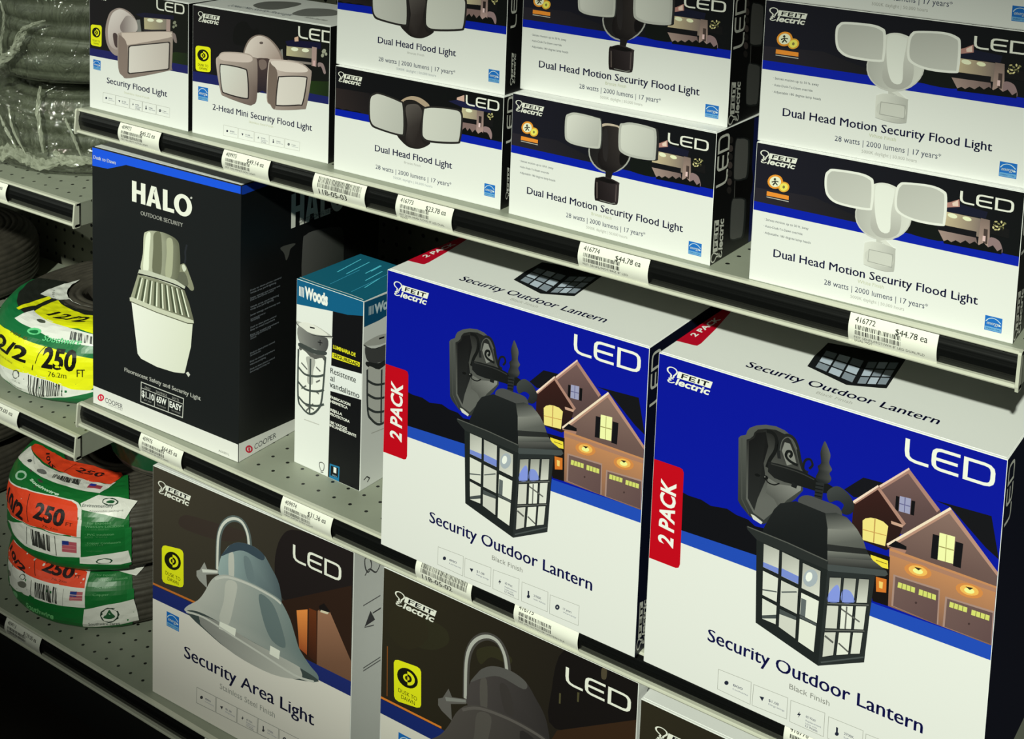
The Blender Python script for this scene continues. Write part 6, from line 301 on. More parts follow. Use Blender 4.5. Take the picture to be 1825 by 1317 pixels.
'caged.side':[[115.0,240.8],["side_band","p",[17,82,121],0,[7,2393,624,2373,845,2370,855,2113,634,2106,419,2099,278,2082,14,2081]],["side_logo","p",[190,208,220],1,[89,2314,103,2312,103,2204,90,2204]],["side_logo","p",[190,208,220],1,[114,2312,128,2310,127,2203,114,2202]],["side_logo","p",[190,208,220],1,[138,2311,152,2309,152,2202,138,2201]],["side_logo","p",[190,208,220],1,[162,2309,176,2307,176,2200,162,2200]],["side_logo","t",[198,216,230],1,["Woods",190,2192,442,114,0,0.05,0]],["lamp_picture_side","s",[185,184,181],0,[7,1865,284,1893,572,1823,610,1760,288,1768]],["lamp_picture_side","l",[44,47,48],1,[119,1,0,7,1862,219,1741,611,1734]],["lamp_picture_side","l",[15,15,17],2,[213,0,0,285,1848,378,1837]],["lamp_picture_side","s",[76,76,78],3,[43,1831,219,1736,575,1726,581,1567,296,1540,83,1639]],["lamp_picture_side","s",[44,47,48],4,[69,1632,296,1535,581,1554,585,1464,299,1451,85,1564]],["lamp_picture_side","s",[207,206,203],5,[86,1539,299,1451,585,1452,572,806,357,761,177,856,102,1036]],["lamp_picture_side","l",[61,66,67],6,[271,1,0,84,1391,234,1282,412,1232,593,1232]],["lamp_picture_side","l",[61,66,67],7,[271,1,0,89,1215,239,1104,419,1052,599,1051]],["lamp_picture_side","l",[61,66,67],8,[272,1,0,95,1038,245,926,425,872,606,870]],["lamp_picture_side","l",[61,66,67],9,[270,1,0,80,1529,103,1010,177,856,322,737,501,756,605,896]],["lamp_picture_side","l",[61,66,67],10,[245,0,0,341,1436,350,751]],["lamp_picture_side","l",[193,191,188],0,[122,0,0,183,673,469,641]],["side_mark","l",[53,53,55],0,[152,0,0,68,119,123,141,173,99,132,66]]],
'caged.top':[[112.5,100.0],["top_print","l",[95,210,239],0,[144,0,0,234,470,153,1025]],["top_print","l",[95,210,239],0,[144,0,0,364,500,304,1021]],["top_print","l",[95,210,239],0,[146,0,0,534,666,492,1084]],["top_print","l",[95,210,239],1,[148,0,0,539,765,510,1200]],["top_print","l",[95,210,239],0,[143,0,0,696,491,646,858]],["top_print","l",[95,210,239],0,[139,0,0,846,316,780,657]],["top_print","l",[74,180,224],0,[69,0,0,448,125,398,708]],["top_print","l",[74,180,224],1,[68,0,0,815,111,765,833]],["top_print","l",[231,229,225],0,[116,1,0,-35,48,415,36,836,41,1090,27]]],
'coil_upper.wrap':[[0,0],["wrap","p",[22,108,48],0,[-4988,30,-1141,30,-1141,1780,-4988,1780]],["wrap","p",[27,118,56],1,[-1201,220,-1111,220,-1111,800,-1201,800]],["label","p",[231,229,224],1,[-3828,882,-3392,987,-3047,1078,-2447,1169,-2056,1169,-1951,1141,-1861,1071,-1816,896,-1816,679,-1876,672,-2492,686,-2897,644,-3332,546,-3557,539]],["label","p",[231,229,224],2,[-3527,371,-2882,637,-2477,672,-1876,665,-1816,672,-1816,378,-1846,371,-2176,336,-2402,329,-2822,301,-3152,322,-3377,378]],["label","p",[239,72,38],3,[-3797,868,-3377,973,-3032,1064,-2432,1155,-2071,1148,-1966,1113,-1921,1057,-1876,896,-1876,679,-2176,700,-2477,693,-2897,651,-3317,560,-3557,553]],["label","l",[38,26,26],4,[145,0,0,-2897,1050,-2732,707]],["label","t",[38,26,28],5,["10/2",-3557,668,671,203,0,0.04,0]],["label","t",[38,26,28],4,["250",-2642,808,556,203,0,0.04,0]],["label","t",[90,38,26],4,["FT",-2056,816,105,49,0,0.02,0]],["label","t",[128,47,30],5,["76.2m",-2447,728,272,35,0,0,0]],["label","p",[231,229,224],4,[-1906,1134,-1651,1281,-1306,1232,-1006,1141,-1111,1036,-1201,917,-1516,1001,-1846,1050]],["label","p",[28,58,41],5,[-1306,1148,-1306,1134,-1336,1120,-1366,1113,-1411,1113,-1456,1113,-1501,1127,-1531,1141,-1561,1162,-1561,1176,-1561,1197,-1546,1218,-1516,1225,-1456,1225,-1411,1225,-1366,1211,-1336,1190,-1306,1169]],["label","p",[231,229,224],6,[-1321,1155,-1336,1141,-1351,1127,-1366,1120,-1411,1127,-1456,1127,-1486,1141,-1516,1148,-1546,1162,-1546,1176,-1546,1190,-1531,1204,-1501,1211,-1456,1218,-1411,1204,-1381,1197,-1351,1183,-1336,1169]],["label","s",[28,90,51],7,[-1501,1162,-1441,1190,-1366,1176,-1396,1141]],["label","t",[66,78,77],7,["Environmentally",-1861,1088,483,42,0,0,0]],["label","t",[113,112,112],5,["Responsible packaging",-1726,1029,500,21,0,0,0]],["label","p",[168,203,181],4,[-3347,1197,-3302,1183,-3272,1162,-3287,1134,-3317,1099,-3362,1078,-3437,1050,-3512,1036,-3572,1036,-3617,1043,-3632,1064,-3617,1099,-3587,1134,-3542,1162,-3467,1190,-3407,1197]],["label","p",[22,108,48],5,[-3377,1169,-3347,1162,-3332,1148,-3332,1127,-3362,1106,-3392,1092,-3437,1078,-3482,1064,-3512,1071,-3542,1078,-3557,1085,-3557,1106,-3527,1127,-3497,1148,-3452,1162,-3407,1169]],["label","t",[209,237,214],1,["Southwire",-3152,1183,800,35,0,0.03,0.15]],["label","p",[231,229,224],8,[-4188,1043,-4248,1134,-4338,1232,-3722,1393,-3182,1505,-2732,1596,-2161,1624,-1636,1533,-1411,1589,-1531,1428,-1651,1309,-1921,1330,-2357,1358,-2807,1337,-3407,1274,-3873,1155]],["label","p",[239,72,38],9,[-4293,1239,-4383,1274,-4233,1428,-3858,1645,-3377,1785,-2942,1911,-2432,1981,-1666,1911,-1336,1841,-1276,1764,-1351,1673,-1516,1533,-1696,1554,-2281,1603,-2867,1589,-3347,1512,-3828,1393]],["label","t",[38,26,28],10,["10/2",-3903,1568,783,-49,0,0.03,0]],["label","t",[38,26,28],10,["250",-2672,1732,886,105,0,0.03,0]],["label","l",[57,29,28],10,[145,0,0,-2972,1855,-2837,1610]],["label","p",[57,57,55],10,[-2897,1470,-2882,1477,-2792,1393,-2807,1393]],["label","p",[57,57,55],11,[-2867,1477,-2867,1484,-2777,1400,-2777,1393]],["label","p",[57,57,55],12,[-2852,1484,-2837,1484,-2747,1400,-2762,1400]],["label","p",[57,57,55],13,[-2837,1491,-2822,1491,-2732,1400,-2732,1400]],["label","p",[57,57,55],14,[-2807,1491,-2792,1491,-2702,1407,-2702,1407]],["label","p",[57,57,55],15,[-2762,1498,-2747,1498,-2657,1407,-2687,1407]],["label","p",[57,57,55],16,[-2732,1505,-2732,1505,-2627,1414,-2642,1407]],["label","p",[57,57,55],17,[-2702,1512,-2687,1512,-2597,1414,-2612,1414]],["label","p",[57,57,55],18,[-2687,1512,-2657,1519,-2567,1414,-2582,1414]],["label","p",[57,57,55],19,[-2642,1519,-2642,1519,-2537,1414,-2552,1414]],["label","p",[57,57,55],20,[-2627,1519,-2612,1526,-2507,1414,-2522,1414]],["label","p",[57,57,55],21,[-2582,1526,-2567,1526,-2477,1421,-2492,1414]],["label","p",[57,57,55],22,[-2552,1526,-2522,1526,-2432,1421,-2447,1414]],["label","p",[57,57,55],23,[-2522,1526,-2507,1526,-2402,1421,-2417,1414]],["label","p",[57,57,55],24,[-2492,1533,-2492,1526,-2387,1414,-2402,1414]],["label","p",[57,57,55],25,[-2477,1533,-2462,1533,-2357,1414,-2387,1414]],["label","p",[57,57,55],26,[-2447,1533,-2432,1533,-2342,1414,-2342,1414]],["label","p",[57,57,55],27,[-2417,1533,-2402,1533,-2312,1414,-2312,1414]],["label","p",[57,57,55],28,[-2387,1533,-2387,1533,-2281,1414,-2297,1414]],["label","p",[57,57,55],29,[-2372,1533,-2342,1533,-2251,1407,-2281,1414]],["label","p",[57,57,55],30,[-2327,1533,-2312,1533,-2206,1407,-2236,1407]],["label","p",[57,57,55],31,[-2297,1533,-2266,1533,-2176,1400,-2206,1407]],["label","p",[57,57,55],32,[-2251,1533,-2236,1533,-2131,1400,-2161,1400]],["label","p",[57,57,55],33,[-2221,1533,-2206,1533,-2131,1393,-2131,1400]],["label","p",[171,66,83],10,[-1951,1519,-1651,1470,-1666,1386,-1951,1414]],["label","p",[46,57,169],11,[-1936,1526,-1801,1512,-1801,1449,-1936,1463]],["label","t",[66,72,72],10,["CERTIFIED",-3933,1348,419,-7,0,0,0]],["label","p",[66,72,72],10,[-3677,1323,-3647,1309,-3632,1295,-3662,1274,-3692,1267,-3752,1253,-3782,1260,-3797,1274,-3767,1302,-3722,1316]],["label","p",[113,112,112],10,[-3032,1407,-3017,1386,-3032,1365,-3092,1344,-3167,1330,-3242,1323,-3287,1337,-3302,1351,-3272,1379,-3227,1400,-3152,1414,-3077,1414]],["label","p",[231,229,224],3,[-1831,378,-1501,427,-1156,455,-1111,273,-1261,259,-1576,280,-1831,280]],["label","p",[28,68,45],4,[-1366,329,-1381,308,-1396,294,-1441,287,-1486,287,-1531,287,-1561,287,-1591,301,-1606,322,-1591,329,-1576,350,-1531,357,-1486,364,-1441,364,-1396,357,-1381,343]],["label","p",[231,229,224],5,[-1396,315,-1396,315,-1411,301,-1441,294,-1486,294,-1516,294,-1546,301,-1576,308,-1576,315,-1576,329,-1561,336,-1531,343,-1486,357,-1456,350,-1411,343,-1396,336]],["label","t",[111,172,120],1,["· For Exposed",-1771,868,376,28,0,0,0]],["label","t",[111,172,120],1,["  Wet/Dry Locations",-1756,822,540,28,0,0,0]],["label","t",[65,128,78],1,["  Direct Burial",-1756,791,330,21,0,0,0]],["label","t",[111,172,120],1,["· PVC Insulation",-1756,711,405,28,0,0,0]],["label","t",[65,128,78],2,["  600 Volts",-1756,676,315,28,0,0,0]],["label","t",[111,172,120],1,["· Copper Conductors",-1756,584,495,28,0,0,0]],["label","t",[65,128,78],2,["  Solid",-1756,553,256,28,0,0,0]],["label","t",[65,128,78],1,["· Sunlight resistant",-1756,466,255,21,0,0,0]],["label","p",[57,57,55],4,[-2687,616,-2672,616,-2627,378,-2642,385]],["label","p",[57,57,55],5,[-2657,623,-2642,623,-2612,385,-2627,385]],["label","p",[57,57,55],6,[-2642,623,-2627,623,-2597,385,-2612,385]],["label","p",[57,57,55],7,[-2627,630,-2627,623,-2582,385,-2597,385]],["label","p",[57,57,55],8,[-2597,623,-2597,630,-2552,385,-2582,392]],["label","p",[57,57,55],9,[-2582,623,-2567,623,-2537,385,-2552,385]],["label","p",[57,57,55],10,[-2567,630,-2552,630,-2522,385,-2537,392]],["label","p",[57,57,55],11,[-2552,630,-2552,630,-2522,392,-2522,392]],["label","p",[57,57,55],12,[-2537,630,-2522,630,-2492,385,-2507,385]],["label","p",[57,57,55],13,[-2522,630,-2507,637,-2477,392,-2492,392]],["label","p",[57,57,55],14,[-2507,630,-2492,637,-2462,392,-2477,392]],["label","p",[57,57,55],15,[-2477,630,-2477,630,-2447,392,-2462,392]],["label","p",[57,57,55],16,[-2462,630,-2462,630,-2432,392,-2447,392]],["label","p",[57,57,55],17,[-2447,637,-2447,637,-2417,385,-2432,392]],["label","p",[57,57,55],18,[-2432,630,-2432,637,-2402,385,-2417,392]],["label","p",[57,57,55],19,[-2417,637,-2402,630,-2387,392,-2402,392]],["label","p",[57,57,55],20,[-2402,637,-2402,630,-2372,385,-2387,392]],["label","p",[57,57,55],21,[-2387,637,-2387,630,-2372,385,-2372,392]],["label","p",[57,57,55],4,[-2372,637,-2357,630,-2342,392,-2357,392]],["label","p",[57,57,55],5,[-2357,630,-2342,630,-2327,385,-2342,385]],["label","p",[57,57,55],4,[-2327,623,-2327,630,-2312,385,-2327,385]],["label","p",[57,57,55],5,[-2327,630,-2312,623,-2297,378,-2312,392]],["label","p",[57,57,55],6,[-2312,630,-2312,630,-2297,385,-2297,385]],["label","l",[67,68,61],4,[110,0,0,-2777,616,-2777,350]],["label","l",[67,68,61],4,[110,0,0,-2221,644,-2191,350]],["label","p",[187,88,102],4,[-2101,595,-1876,595,-1876,434,-2101,427]],["label","p",[41,57,138],5,[-2101,595,-1996,602,-1996,525,-2101,518]],["label","l",[235,186,180],6,[35,0,0,-2101,532,-1891,539]],["label","l",[235,186,180],5,[35,0,0,-2101,476,-1891,483]],["label","l",[235,186,180],5,[35,0,0,-2101,427,-1891,434]]],
'coil_lower.wrap':[[0,0],["wrap","p",[22,108,48],0,[-4988,30,-1096,30,-1096,1180,-4988,1180]],["wrap","p",[27,118,56],1,[-1176,220,-1076,220,-1076,720,-1176,720]],["label","p",[231,229,224],1,[-3587,581,-3752,658,-3737,833,-3152,938,-2717,1001,-2131,1050,-1756,1043,-1756,966,-1771,749,-1756,490,-2191,469,-2687,441,-3422,294,-3557,420]],["label","p",[239,72,38],2,[-3617,595,-3767,665,-3767,812,-3152,938,-2717,1001,-2131,1050,-1816,1043,-1801,959,-1786,756,-2131,756,-2552,735,-2972,707]],["label","t",[42,24,26],3,["10/2",-3677,710,771,70,0,0.04,0]],["label","t",[42,24,26],3,["250",-2597,861,587,147,0,0.04,0]],["label","t",[102,38,25],3,["FT",-1981,872,92,42,0,0.02,0]],["label","t",[128,47,30],4,["76.2m",-2357,791,271,28,0,0,0]],["label","l",[38,26,26],3,[110,0,0,-2882,966,-2657,756]],["label","p",[57,57,55],3,[-2642,679,-2642,672,-2597,476,-2597,469]],["label","p",[57,57,55],4,[-2627,686,-2612,686,-2582,476,-2597,476]],["label","p",[57,57,55],5,[-2612,679,-2597,686,-2552,476,-2567,476]],["label","p",[57,57,55],6,[-2582,686,-2567,686,-2522,476,-2537,476]],["label","p",[57,57,55],7,[-2552,693,-2552,686,-2522,483,-2522,483]],["label","p",[57,57,55],8,[-2552,686,-2537,693,-2507,490,-2507,483]],["label","p",[57,57,55],9,[-2537,693,-2522,693,-2492,483,-2507,483]],["label","p",[57,57,55],10,[-2507,700,-2492,693,-2462,490,-2477,490]],["label","p",[57,57,55],11,[-2477,700,-2477,700,-2432,483,-2447,490]],["label","p",[57,57,55],12,[-2462,700,-2447,700,-2417,490,-2432,490]],["label","p",[57,57,55],13,[-2447,700,-2432,700,-2402,490,-2417,490]],["label","p",[57,57,55],14,[-2417,707,-2417,700,-2387,490,-2387,490]],["label","p",[57,57,55],15,[-2402,707,-2387,707,-2357,497,-2372,497]],["label","p",[57,57,55],16,[-2372,707,-2357,707,-2327,490,-2342,497]],["label","p",[57,57,55],17,[-2342,707,-2342,707,-2312,497,-2327,490]],["label","p",[57,57,55],18,[-2327,707,-2327,707,-2297,490,-2312,490]],["label","p",[57,57,55],19,[-2312,714,-2312,707,-2281,490,-2297,497]],["label","p",[57,57,55],20,[-2297,707,-2297,707,-2281,490,-2281,490]],["label","p",[57,57,55],3,[-2281,714,-2266,714,-2251,490,-2266,497]],["label","p",[57,57,55],4,[-2266,714,-2251,707,-2236,490,-2236,483]],["label","p",[57,57,55],3,[-2236,721,-2236,714,-2221,490,-2221,483]],["label","p",[57,57,55],4,[-2236,714,-2221,707,-2206,490,-2221,490]],["label","p",[57,57,55],3,[-2206,714,-2206,714,-2191,490,-2206,483]],["label","l",[67,68,61],3,[110,0,0,-2702,686,-2687,434]],["label","l",[67,68,61],3,[35,0,0,-2101,714,-2101,469]],["label","p",[88,94,83],4,[-2867,672,-2867,644,-2882,630,-2912,609,-2957,602,-2987,609,-3017,609,-3002,637,-2987,658,-2957,679,-2912,693,-2882,686]],["label","p",[231,229,224],5,[-2882,665,-2882,644,-2897,630,-2927,609,-2942,616,-2972,609,-2987,623,-2987,637,-2972,658,-2942,672,-2927,672,-2897,672]],["label","p",[113,113,105],3,[-2807,560,-2837,532,-2882,497,-2957,476,-3017,469,-3047,476,-3062,504,-3017,539,-2957,574,-2897,595,-2837,602,-2807,588]],["label","p",[113,113,105],2,[-3392,490,-3362,469,-3392,434,-3467,392,-3557,357,-3557,385,-3557,420,-3557,441,-3557,448,-3452,490]],["label","p",[187,96,107],3,[-1996,700,-1801,707,-1801,588,-1996,574]],["label","p",[41,63,138],4,[-1996,693,-1891,707,-1891,637,-1996,630]],["label","l",[228,186,180],5,[110,0,0,-1996,651,-1801,665]],["label","l",[228,186,180],4,[35,0,0,-1981,609,-1801,623]],["label","l",[228,186,180],4,[35,0,0,-1981,588,-1801,588]],["label","t",[111,172,120],1,["· For Exposed",-1666,917,316,28,0,0,0]],["label","t",[111,172,120],1,["Wet/Dry Locations",-1606,858,442,28,0,0,0]],["label","t",[111,172,120],1,["· PVC Insulation",-1666,760,336,21,0,0,0]],["label","t",[111,172,120],1,["· Copper",-1696,662,272,28,0,0,0]],["label","p",[231,229,224],2,[-1651,1064,-1231,1064,-856,1015,-946,945,-1036,882,-1291,973,-1366,980]],["label","p",[231,229,224],2,[-1771,462,-1426,539,-1081,574,-1036,399,-1006,224,-1321,210,-1711,161,-1801,168]],["label","p",[37,58,45],3,[-1276,371,-1291,343,-1291,308,-1321,294,-1351,273,-1381,259,-1426,252,-1456,266,-1486,280,-1516,301,-1531,329,-1546,364,-1546,399,-1531,434,-1501,455,-1471,476,-1441,490,-1411,483,-1366,483,-1336,469,-1306,441,-1291,413]],["label","p",[231,229,224],4,[-1306,378,-1306,350,-1321,322,-1336,308,-1366,280,-1381,280,-1426,273,-1456,280,-1486,287,-1501,315,-1516,343,-1531,357,-1516,392,-1516,420,-1486,441,-1471,462,-1441,469,-1411,469,-1381,462,-1351,448,-1321,427,-1306,399]],["label","s",[33,90,53],5,[-1501,336,-1456,392,-1426,448,-1411,455,-1381,406,-1336,350,-1396,315]],["label","t",[77,85,83],4,["Southwire cares",-1711,213,438,49,0,0,0]],["label","p",[111,172,120],2,[-3077,322,-3062,301,-3077,259,-3092,245,-3092,238,-3122,245,-3167,252,-3212,259,-3242,259,-3257,266,-3212,294,-3122,322]],["label","t",[111,188,120],2,["Southwire",-2822,231,572,77,0,0.03,0.15]]],
'coil_yellow.wrap':[[0,0],["wrap","p",[21,109,60],0,[-4984,40,-623,40,-623,1320,-4984,1320]],["film","p",[35,38,34],1,[-4984,1280,-356,1280,-356,1860,-4984,1860]],["label","p",[231,231,227],1,[-3355,427,-2610,532,-2206,497,-1864,399,-1491,364,-1491,357,-1973,238,-2439,154,-2858,182,-3309,231,-3681,350]],["label","p",[239,239,24],2,[-3868,854,-3542,931,-3184,973,-2687,959,-2190,938,-1491,819,-1491,455,-1600,364,-1864,378,-2206,469,-2594,497,-3355,399,-3666,336]],["label","t",[23,22,18],3,["12/2",-3681,648,1063,210,0,0.03,0.15]],["label","t",[23,22,18],3,["250",-2330,658,537,273,0,0.04,0.1]],["label","t",[31,28,18],3,["FT",-1786,564,114,112,0,0.02,0]],["label","t",[65,62,16],4,["76.2m",-2221,528,284,77,0,0,0]],["label","l",[47,44,17],4,[113,1,0,-2299,945,-2377,847,-2423,728,-2439,679]],["label","l",[39,36,17],3,[183,0,0,-2485,651,-2501,567]],["label","t",[131,120,22],3,["Type NM-B indoor",-3417,539,485,35,0,0,0]],["label","t",[96,90,23],3,["NM-B",-3107,956,435,42,0,0,0]],["label","p",[231,231,227],4,[-3262,1141,-3169,1407,-2283,1323,-1569,1169,-1553,1001,-2159,1043,-2594,1134]],["label","p",[239,239,24],5,[-3122,1400,-3448,1834,-2641,1792,-1755,1673,-1569,1176,-1895,1267,-2299,1295]],["label","p",[231,231,227],6,[-4039,1610,-4815,1897,-5250,1995,-5250,1995,-1988,1974,-2501,1981,-3293,1995,-3448,1855]],["label","p",[239,239,24],7,[-3557,1246,-3588,1442,-3790,1736,-3635,1757,-3371,1491,-3433,1260]],["label","t",[31,30,18],7,["12/2",-2796,1442,954,175,0,0.03,0.2]],["label","p",[85,86,87],6,[-1988,1211,-1973,1211,-1926,1078,-1957,1078]],["label","p",[85,86,87],7,[-1957,1204,-1942,1204,-1911,1078,-1926,1078]],["label","p",[85,86,87],8,[-1926,1197,-1911,1204,-1880,1078,-1895,1071]],["label","p",[85,86,87],9,[-1911,1197,-1895,1197,-1864,1071,-1880,1071]],["label","p",[85,86,87],10,[-1895,1197,-1880,1190,-1848,1064,-1864,1071]],["label","p",[85,86,87],11,[-1864,1190,-1864,1197,-1833,1064,-1833,1071]],["label","p",[85,86,87],12,[-1848,1190,-1833,1183,-1802,1064,-1817,1064]],["label","p",[85,86,87],13,[-1817,1183,-1802,1183,-1786,1057,-1802,1064]],["label","p",[85,86,87],14,[-1802,1183,-1786,1176,-1755,1057,-1771,1057]],["label","p",[85,86,87],15,[-1771,1176,-1771,1176,-1755,1050,-1755,1057]],["label","p",[85,86,87],5,[-1755,1169,-1755,1176,-1740,1050,-1740,1050]],["label","p",[85,86,87],5,[-1740,1169,-1740,1169,-1709,1043,-1724,1050]],["label","p",[85,86,87],6,[-1724,1169,-1724,1162,-1693,1043,-1709,1043]],["label","p",[85,86,87],7,[-1709,1162,-1693,1162,-1678,1043,-1678,1043]],["label","p",[85,86,87],8,[-1693,1162,-1678,1155,-1662,1036,-1662,1036]],["label","p",[85,86,87],5,[-1662,1148,-1662,1155,-1647,1036,-1647,1036]],["label","p",[85,86,87],5,[-1647,1148,-1631,1141,-1615,1029,-1631,1036]],["label","p",[85,86,87],6,[-1631,1148,-1615,1141,-1600,1029,-1615,1029]],["label","p",[85,86,87],5,[-1600,1134,-1600,1134,-1584,1029,-1584,1022]],["label","p",[85,86,87],6,[-1600,1134,-1584,1134,-1569,1022,-1569,1022]],["label","p",[47,48,46],3,[-2579,483,-2563,483,-2579,161,-2594,161]],["label","p",[47,48,46],3,[-2532,476,-2516,483,-2547,161,-2563,161]],["label","p",[47,48,46],4,[-2501,483,-2501,476,-2532,161,-2532,161]],["label","p",[47,48,46],5,[-2470,476,-2470,476,-2501,161,-2516,161]],["label","p",[47,48,46],6,[-2454,476,-2439,476,-2485,154,-2501,161]],["label","p",[47,48,46],7,[-2408,469,-2392,476,-2439,168,-2454,161]],["label","p",[47,48,46],8,[-2392,476,-2377,476,-2423,168,-2423,175]],["label","p",[47,48,46],9,[-2361,476,-2361,469,-2377,182,-2392,182]],["label","p",[47,48,46],3,[-2330,469,-2314,469,-2346,196,-2361,189]],["label","p",[47,48,46],4,[-2299,469,-2283,462,-2299,203,-2330,203]],["label","p",[47,48,46],3,[-2268,462,-2252,462,-2283,210,-2283,210]],["label","p",[47,48,46],3,[-2237,462,-2221,455,-2237,224,-2252,217]],["label","p",[47,48,46],3,[-2206,455,-2190,455,-2206,231,-2221,224]],["label","p",[47,48,46],3,[-2175,448,-2159,448,-2175,231,-2190,231]],["label","p",[47,48,46],3,[-2144,448,-2128,441,-2144,238,-2159,238]],["label","p",[47,48,46],3,[-2113,441,-2113,441,-2113,238,-2128,238]],["label","p",[47,48,46],3,[-2097,434,-2081,441,-2097,245,-2113,238]],["label","p",[47,48,46],3,[-2066,434,-2050,434,-2066,252,-2081,245]],["label","p",[47,48,46],3,[-2050,427,-2035,427,-2050,245,-2050,245]],["label","p",[47,48,46],3,[-2019,427,-2019,420,-2035,252,-2035,252]],["label","p",[47,48,46],3,[-2004,420,-2004,420,-2004,252,-2019,259]],["label","t",[104,204,140],16,["Southwire",-2392,1012,639,77,0,0.02,0.2]],["label","p",[104,204,140],5,[-2501,1134,-2501,1106,-2532,1078,-2594,1057,-2672,1050,-2718,1057,-2765,1071,-2765,1099,-2734,1127,-2672,1155,-2594,1162,-2532,1155]],["label","p",[21,109,60],6,[-2547,1120,-2547,1106,-2563,1085,-2594,1078,-2641,1071,-2687,1071,-2718,1078,-2718,1092,-2687,1106,-2641,1127,-2594,1134,-2563,1127]],["label","p",[74,78,70],3,[-2765,448,-2765,406,-2796,385,-2827,357,-2858,343,-2905,343,-2920,364,-2936,385,-2920,420,-2905,455,-2858,476,-2827,490,-2780,483,-2765,469]],["label","p",[231,231,227],4,[-2780,434,-2780,413,-2796,385,-2827,371,-2858,357,-2889,364,-2905,371,-2905,392,-2905,420,-2889,448,-2858,462,-2827,469,-2796,469,-2796,455]],["label","t",[74,78,70],2,["c UL us",-2951,294,204,28,0,0,0]],["label","t",[95,96,89],2,["NON METALLIC",-3045,213,327,21,0,0,0]],["label","p",[74,80,70],6,[-2579,1295,-2579,1274,-2625,1260,-2672,1253,-2734,1260,-2780,1274,-2780,1288,-2749,1309,-2687,1316,-2625,1316]],["label","t",[85,85,78],7,["10512",-4225,1810,704,-28,0,0,0]],["label","t",[85,85,78],0,["Made in USA",-4474,1995,777,-7,0,0,0]]],  # film: dark plastic over the coil top, its colour deepened as if shaded
}
# ------------------------------------------------------------------ floor and back panels
S1, S2, S3, LS1, LS2 = 0.8899, 0.4796, 0.1015, 0.7585, 0.4291     # shelf heights; the bay joint is at x = 0
LIP = 0.0323
bm = bmesh.new(); boxbm(bm, -5.0, 6.0, -7.0, 3.0, -0.1, 0.0)
fl = from_bm('floor', bm, mat('floor_tile', (34, 30, 27), 0.5, 0, 0.4, 0.15, 3.0)); fl['kind'] = 'structure'
bm = bmesh.new(); boxbm(bm, -5.0, 6.0, -7.0, 3.0, 4.6, 4.7)
ce = from_bm('ceiling', bm, mat('ceiling_board', (190, 190, 184), 0.8)); ce['kind'] = 'structure'
PEG = perforated('pegboard_paint', (128, 128, 114), 0.0254, 0.0254, -0.0096, 0.488, axis='xz', r=0.0032)
for x0, x1, lab in ((-1.219, 0.0, 'grey perforated back panel behind the wire coils'), (0.0, 1.219, 'grey perforated back panel behind the boxed lights')):
    t = thing('pegboard_panel', lab, 'back panel', ((x0 + x1) / 2, 0.4, 0), 0)
    h = (x1 - x0) / 2 - 0.002
    bm = bmesh.new(); boxbm(bm, -h, h, 0.0, 0.006, 0.09, 1.9); from_bm('panel', bm, PEG, t)
    bm = bmesh.new(); boxbm(bm, -h, h, 0.008, 0.03, 0.0, 0.085); from_bm('lower_rail', bm, STEEL, t)
    bm = bmesh.new(); boxbm(bm, -h, h, 0.008, 0.03, 1.86, 1.9); from_bm('upper_rail', bm, STEEL, t)
t = thing('shelf_upright', 'slotted steel upright between the two shelf bays', 'upright', (0, 0.385, 0))
bm = bmesh.new(); boxbm(bm, -0.016, 0.016, 0.0, 0.0145, 0.0, 1.9); from_bm('post', bm, STEEL, t)
bm = bmesh.new()
for k in range(70): boxbm(bm, -0.003, 0.003, -0.0006, 0.0004, 0.12 + k * 0.0254, 0.134 + k * 0.0254)
from_bm('slot', bm, DARK, t)['kind'] = 'stuff'
# ------------------------------------------------------------------ shelves
def shelf(x0, x1, z, label, hx, hy, base=False):
    t = thing('gondola_shelf', label, 'shelf', (x0, 0, z), 0, 'shelves with price rails'); w = x1 - x0
    sm = perforated('shelf_perforated', (146, 150, 136), 0.0254, 0.0254, hx - x0, hy)
    bm = bmesh.new(); boxbm(bm, 0.001, w - 0.001, 0.0016, 0.385, -0.003, 0.0); from_bm('deck', bm, sm, t)
    bm = bmesh.new()                                                 # folded edges below the deck
    boxbm(bm, 0.001, 0.0025, 0.0016, 0.38, -LIP, -0.003); boxbm(bm, w - 0.0025, w - 0.001, 0.0016, 0.38, -LIP, -0.003); boxbm(bm, 0.0025, w - 0.0025, 0.376, 0.378, -LIP, -0.003)
    from_bm('under_flange', bm, STEEL, t)
    bm = bmesh.new()                                                 # light metal rail: nose, web, lower lip
    extrude_profile(bm, [(0.0016, 0.0), (-0.003, -0.0002), (-0.0042, -0.001), (-0.0046, -0.0022), (-0.004, -0.003), (0.0, -0.0032), (0.0, -0.0288), (-0.0054, -0.0286), (-0.0066, -0.0294), (-0.007, -0.0308), (-0.0064, -0.032), (-0.005, -0.0325), (0.0014, -0.0323)], 0, w)
    from_bm('front_rail', bm, RAIL, t)
    bm = bmesh.new()                                                 # black ridged price channel
    prof = []
    for k in range(25):
        u = k / 24; zz = -0.0033 - u * 0.0253; bulge = 0.0028 * math.sin(math.pi * u)
        prof.append((-0.0012 - bulge - (0.0003 if k % 5 == 2 else 0.0), zz))
    extrude_profile(bm, prof, 0.003, w - 0.003, False); from_bm('price_channel', bm, CHAN, t, True)
    for xx in (0.0, w - 0.0028):
        bm = bmesh.new(); extrude_profile(bm, [(0.0016, 0.0002), (-0.0062, 0.0), (-0.0072, -0.002), (-0.0096, -0.029), (-0.0086, -0.0335), (0.0016, -0.0335)], xx, xx + 0.0028); from_bm('end_cap', bm, RAIL, t)
    if base:
        bm = bmesh.new(); boxbm(bm, 0.0, w, 0.004, 0.012, -z, -LIP - 0.001); from_bm('kick_plate', bm, DARK, t)
    return t
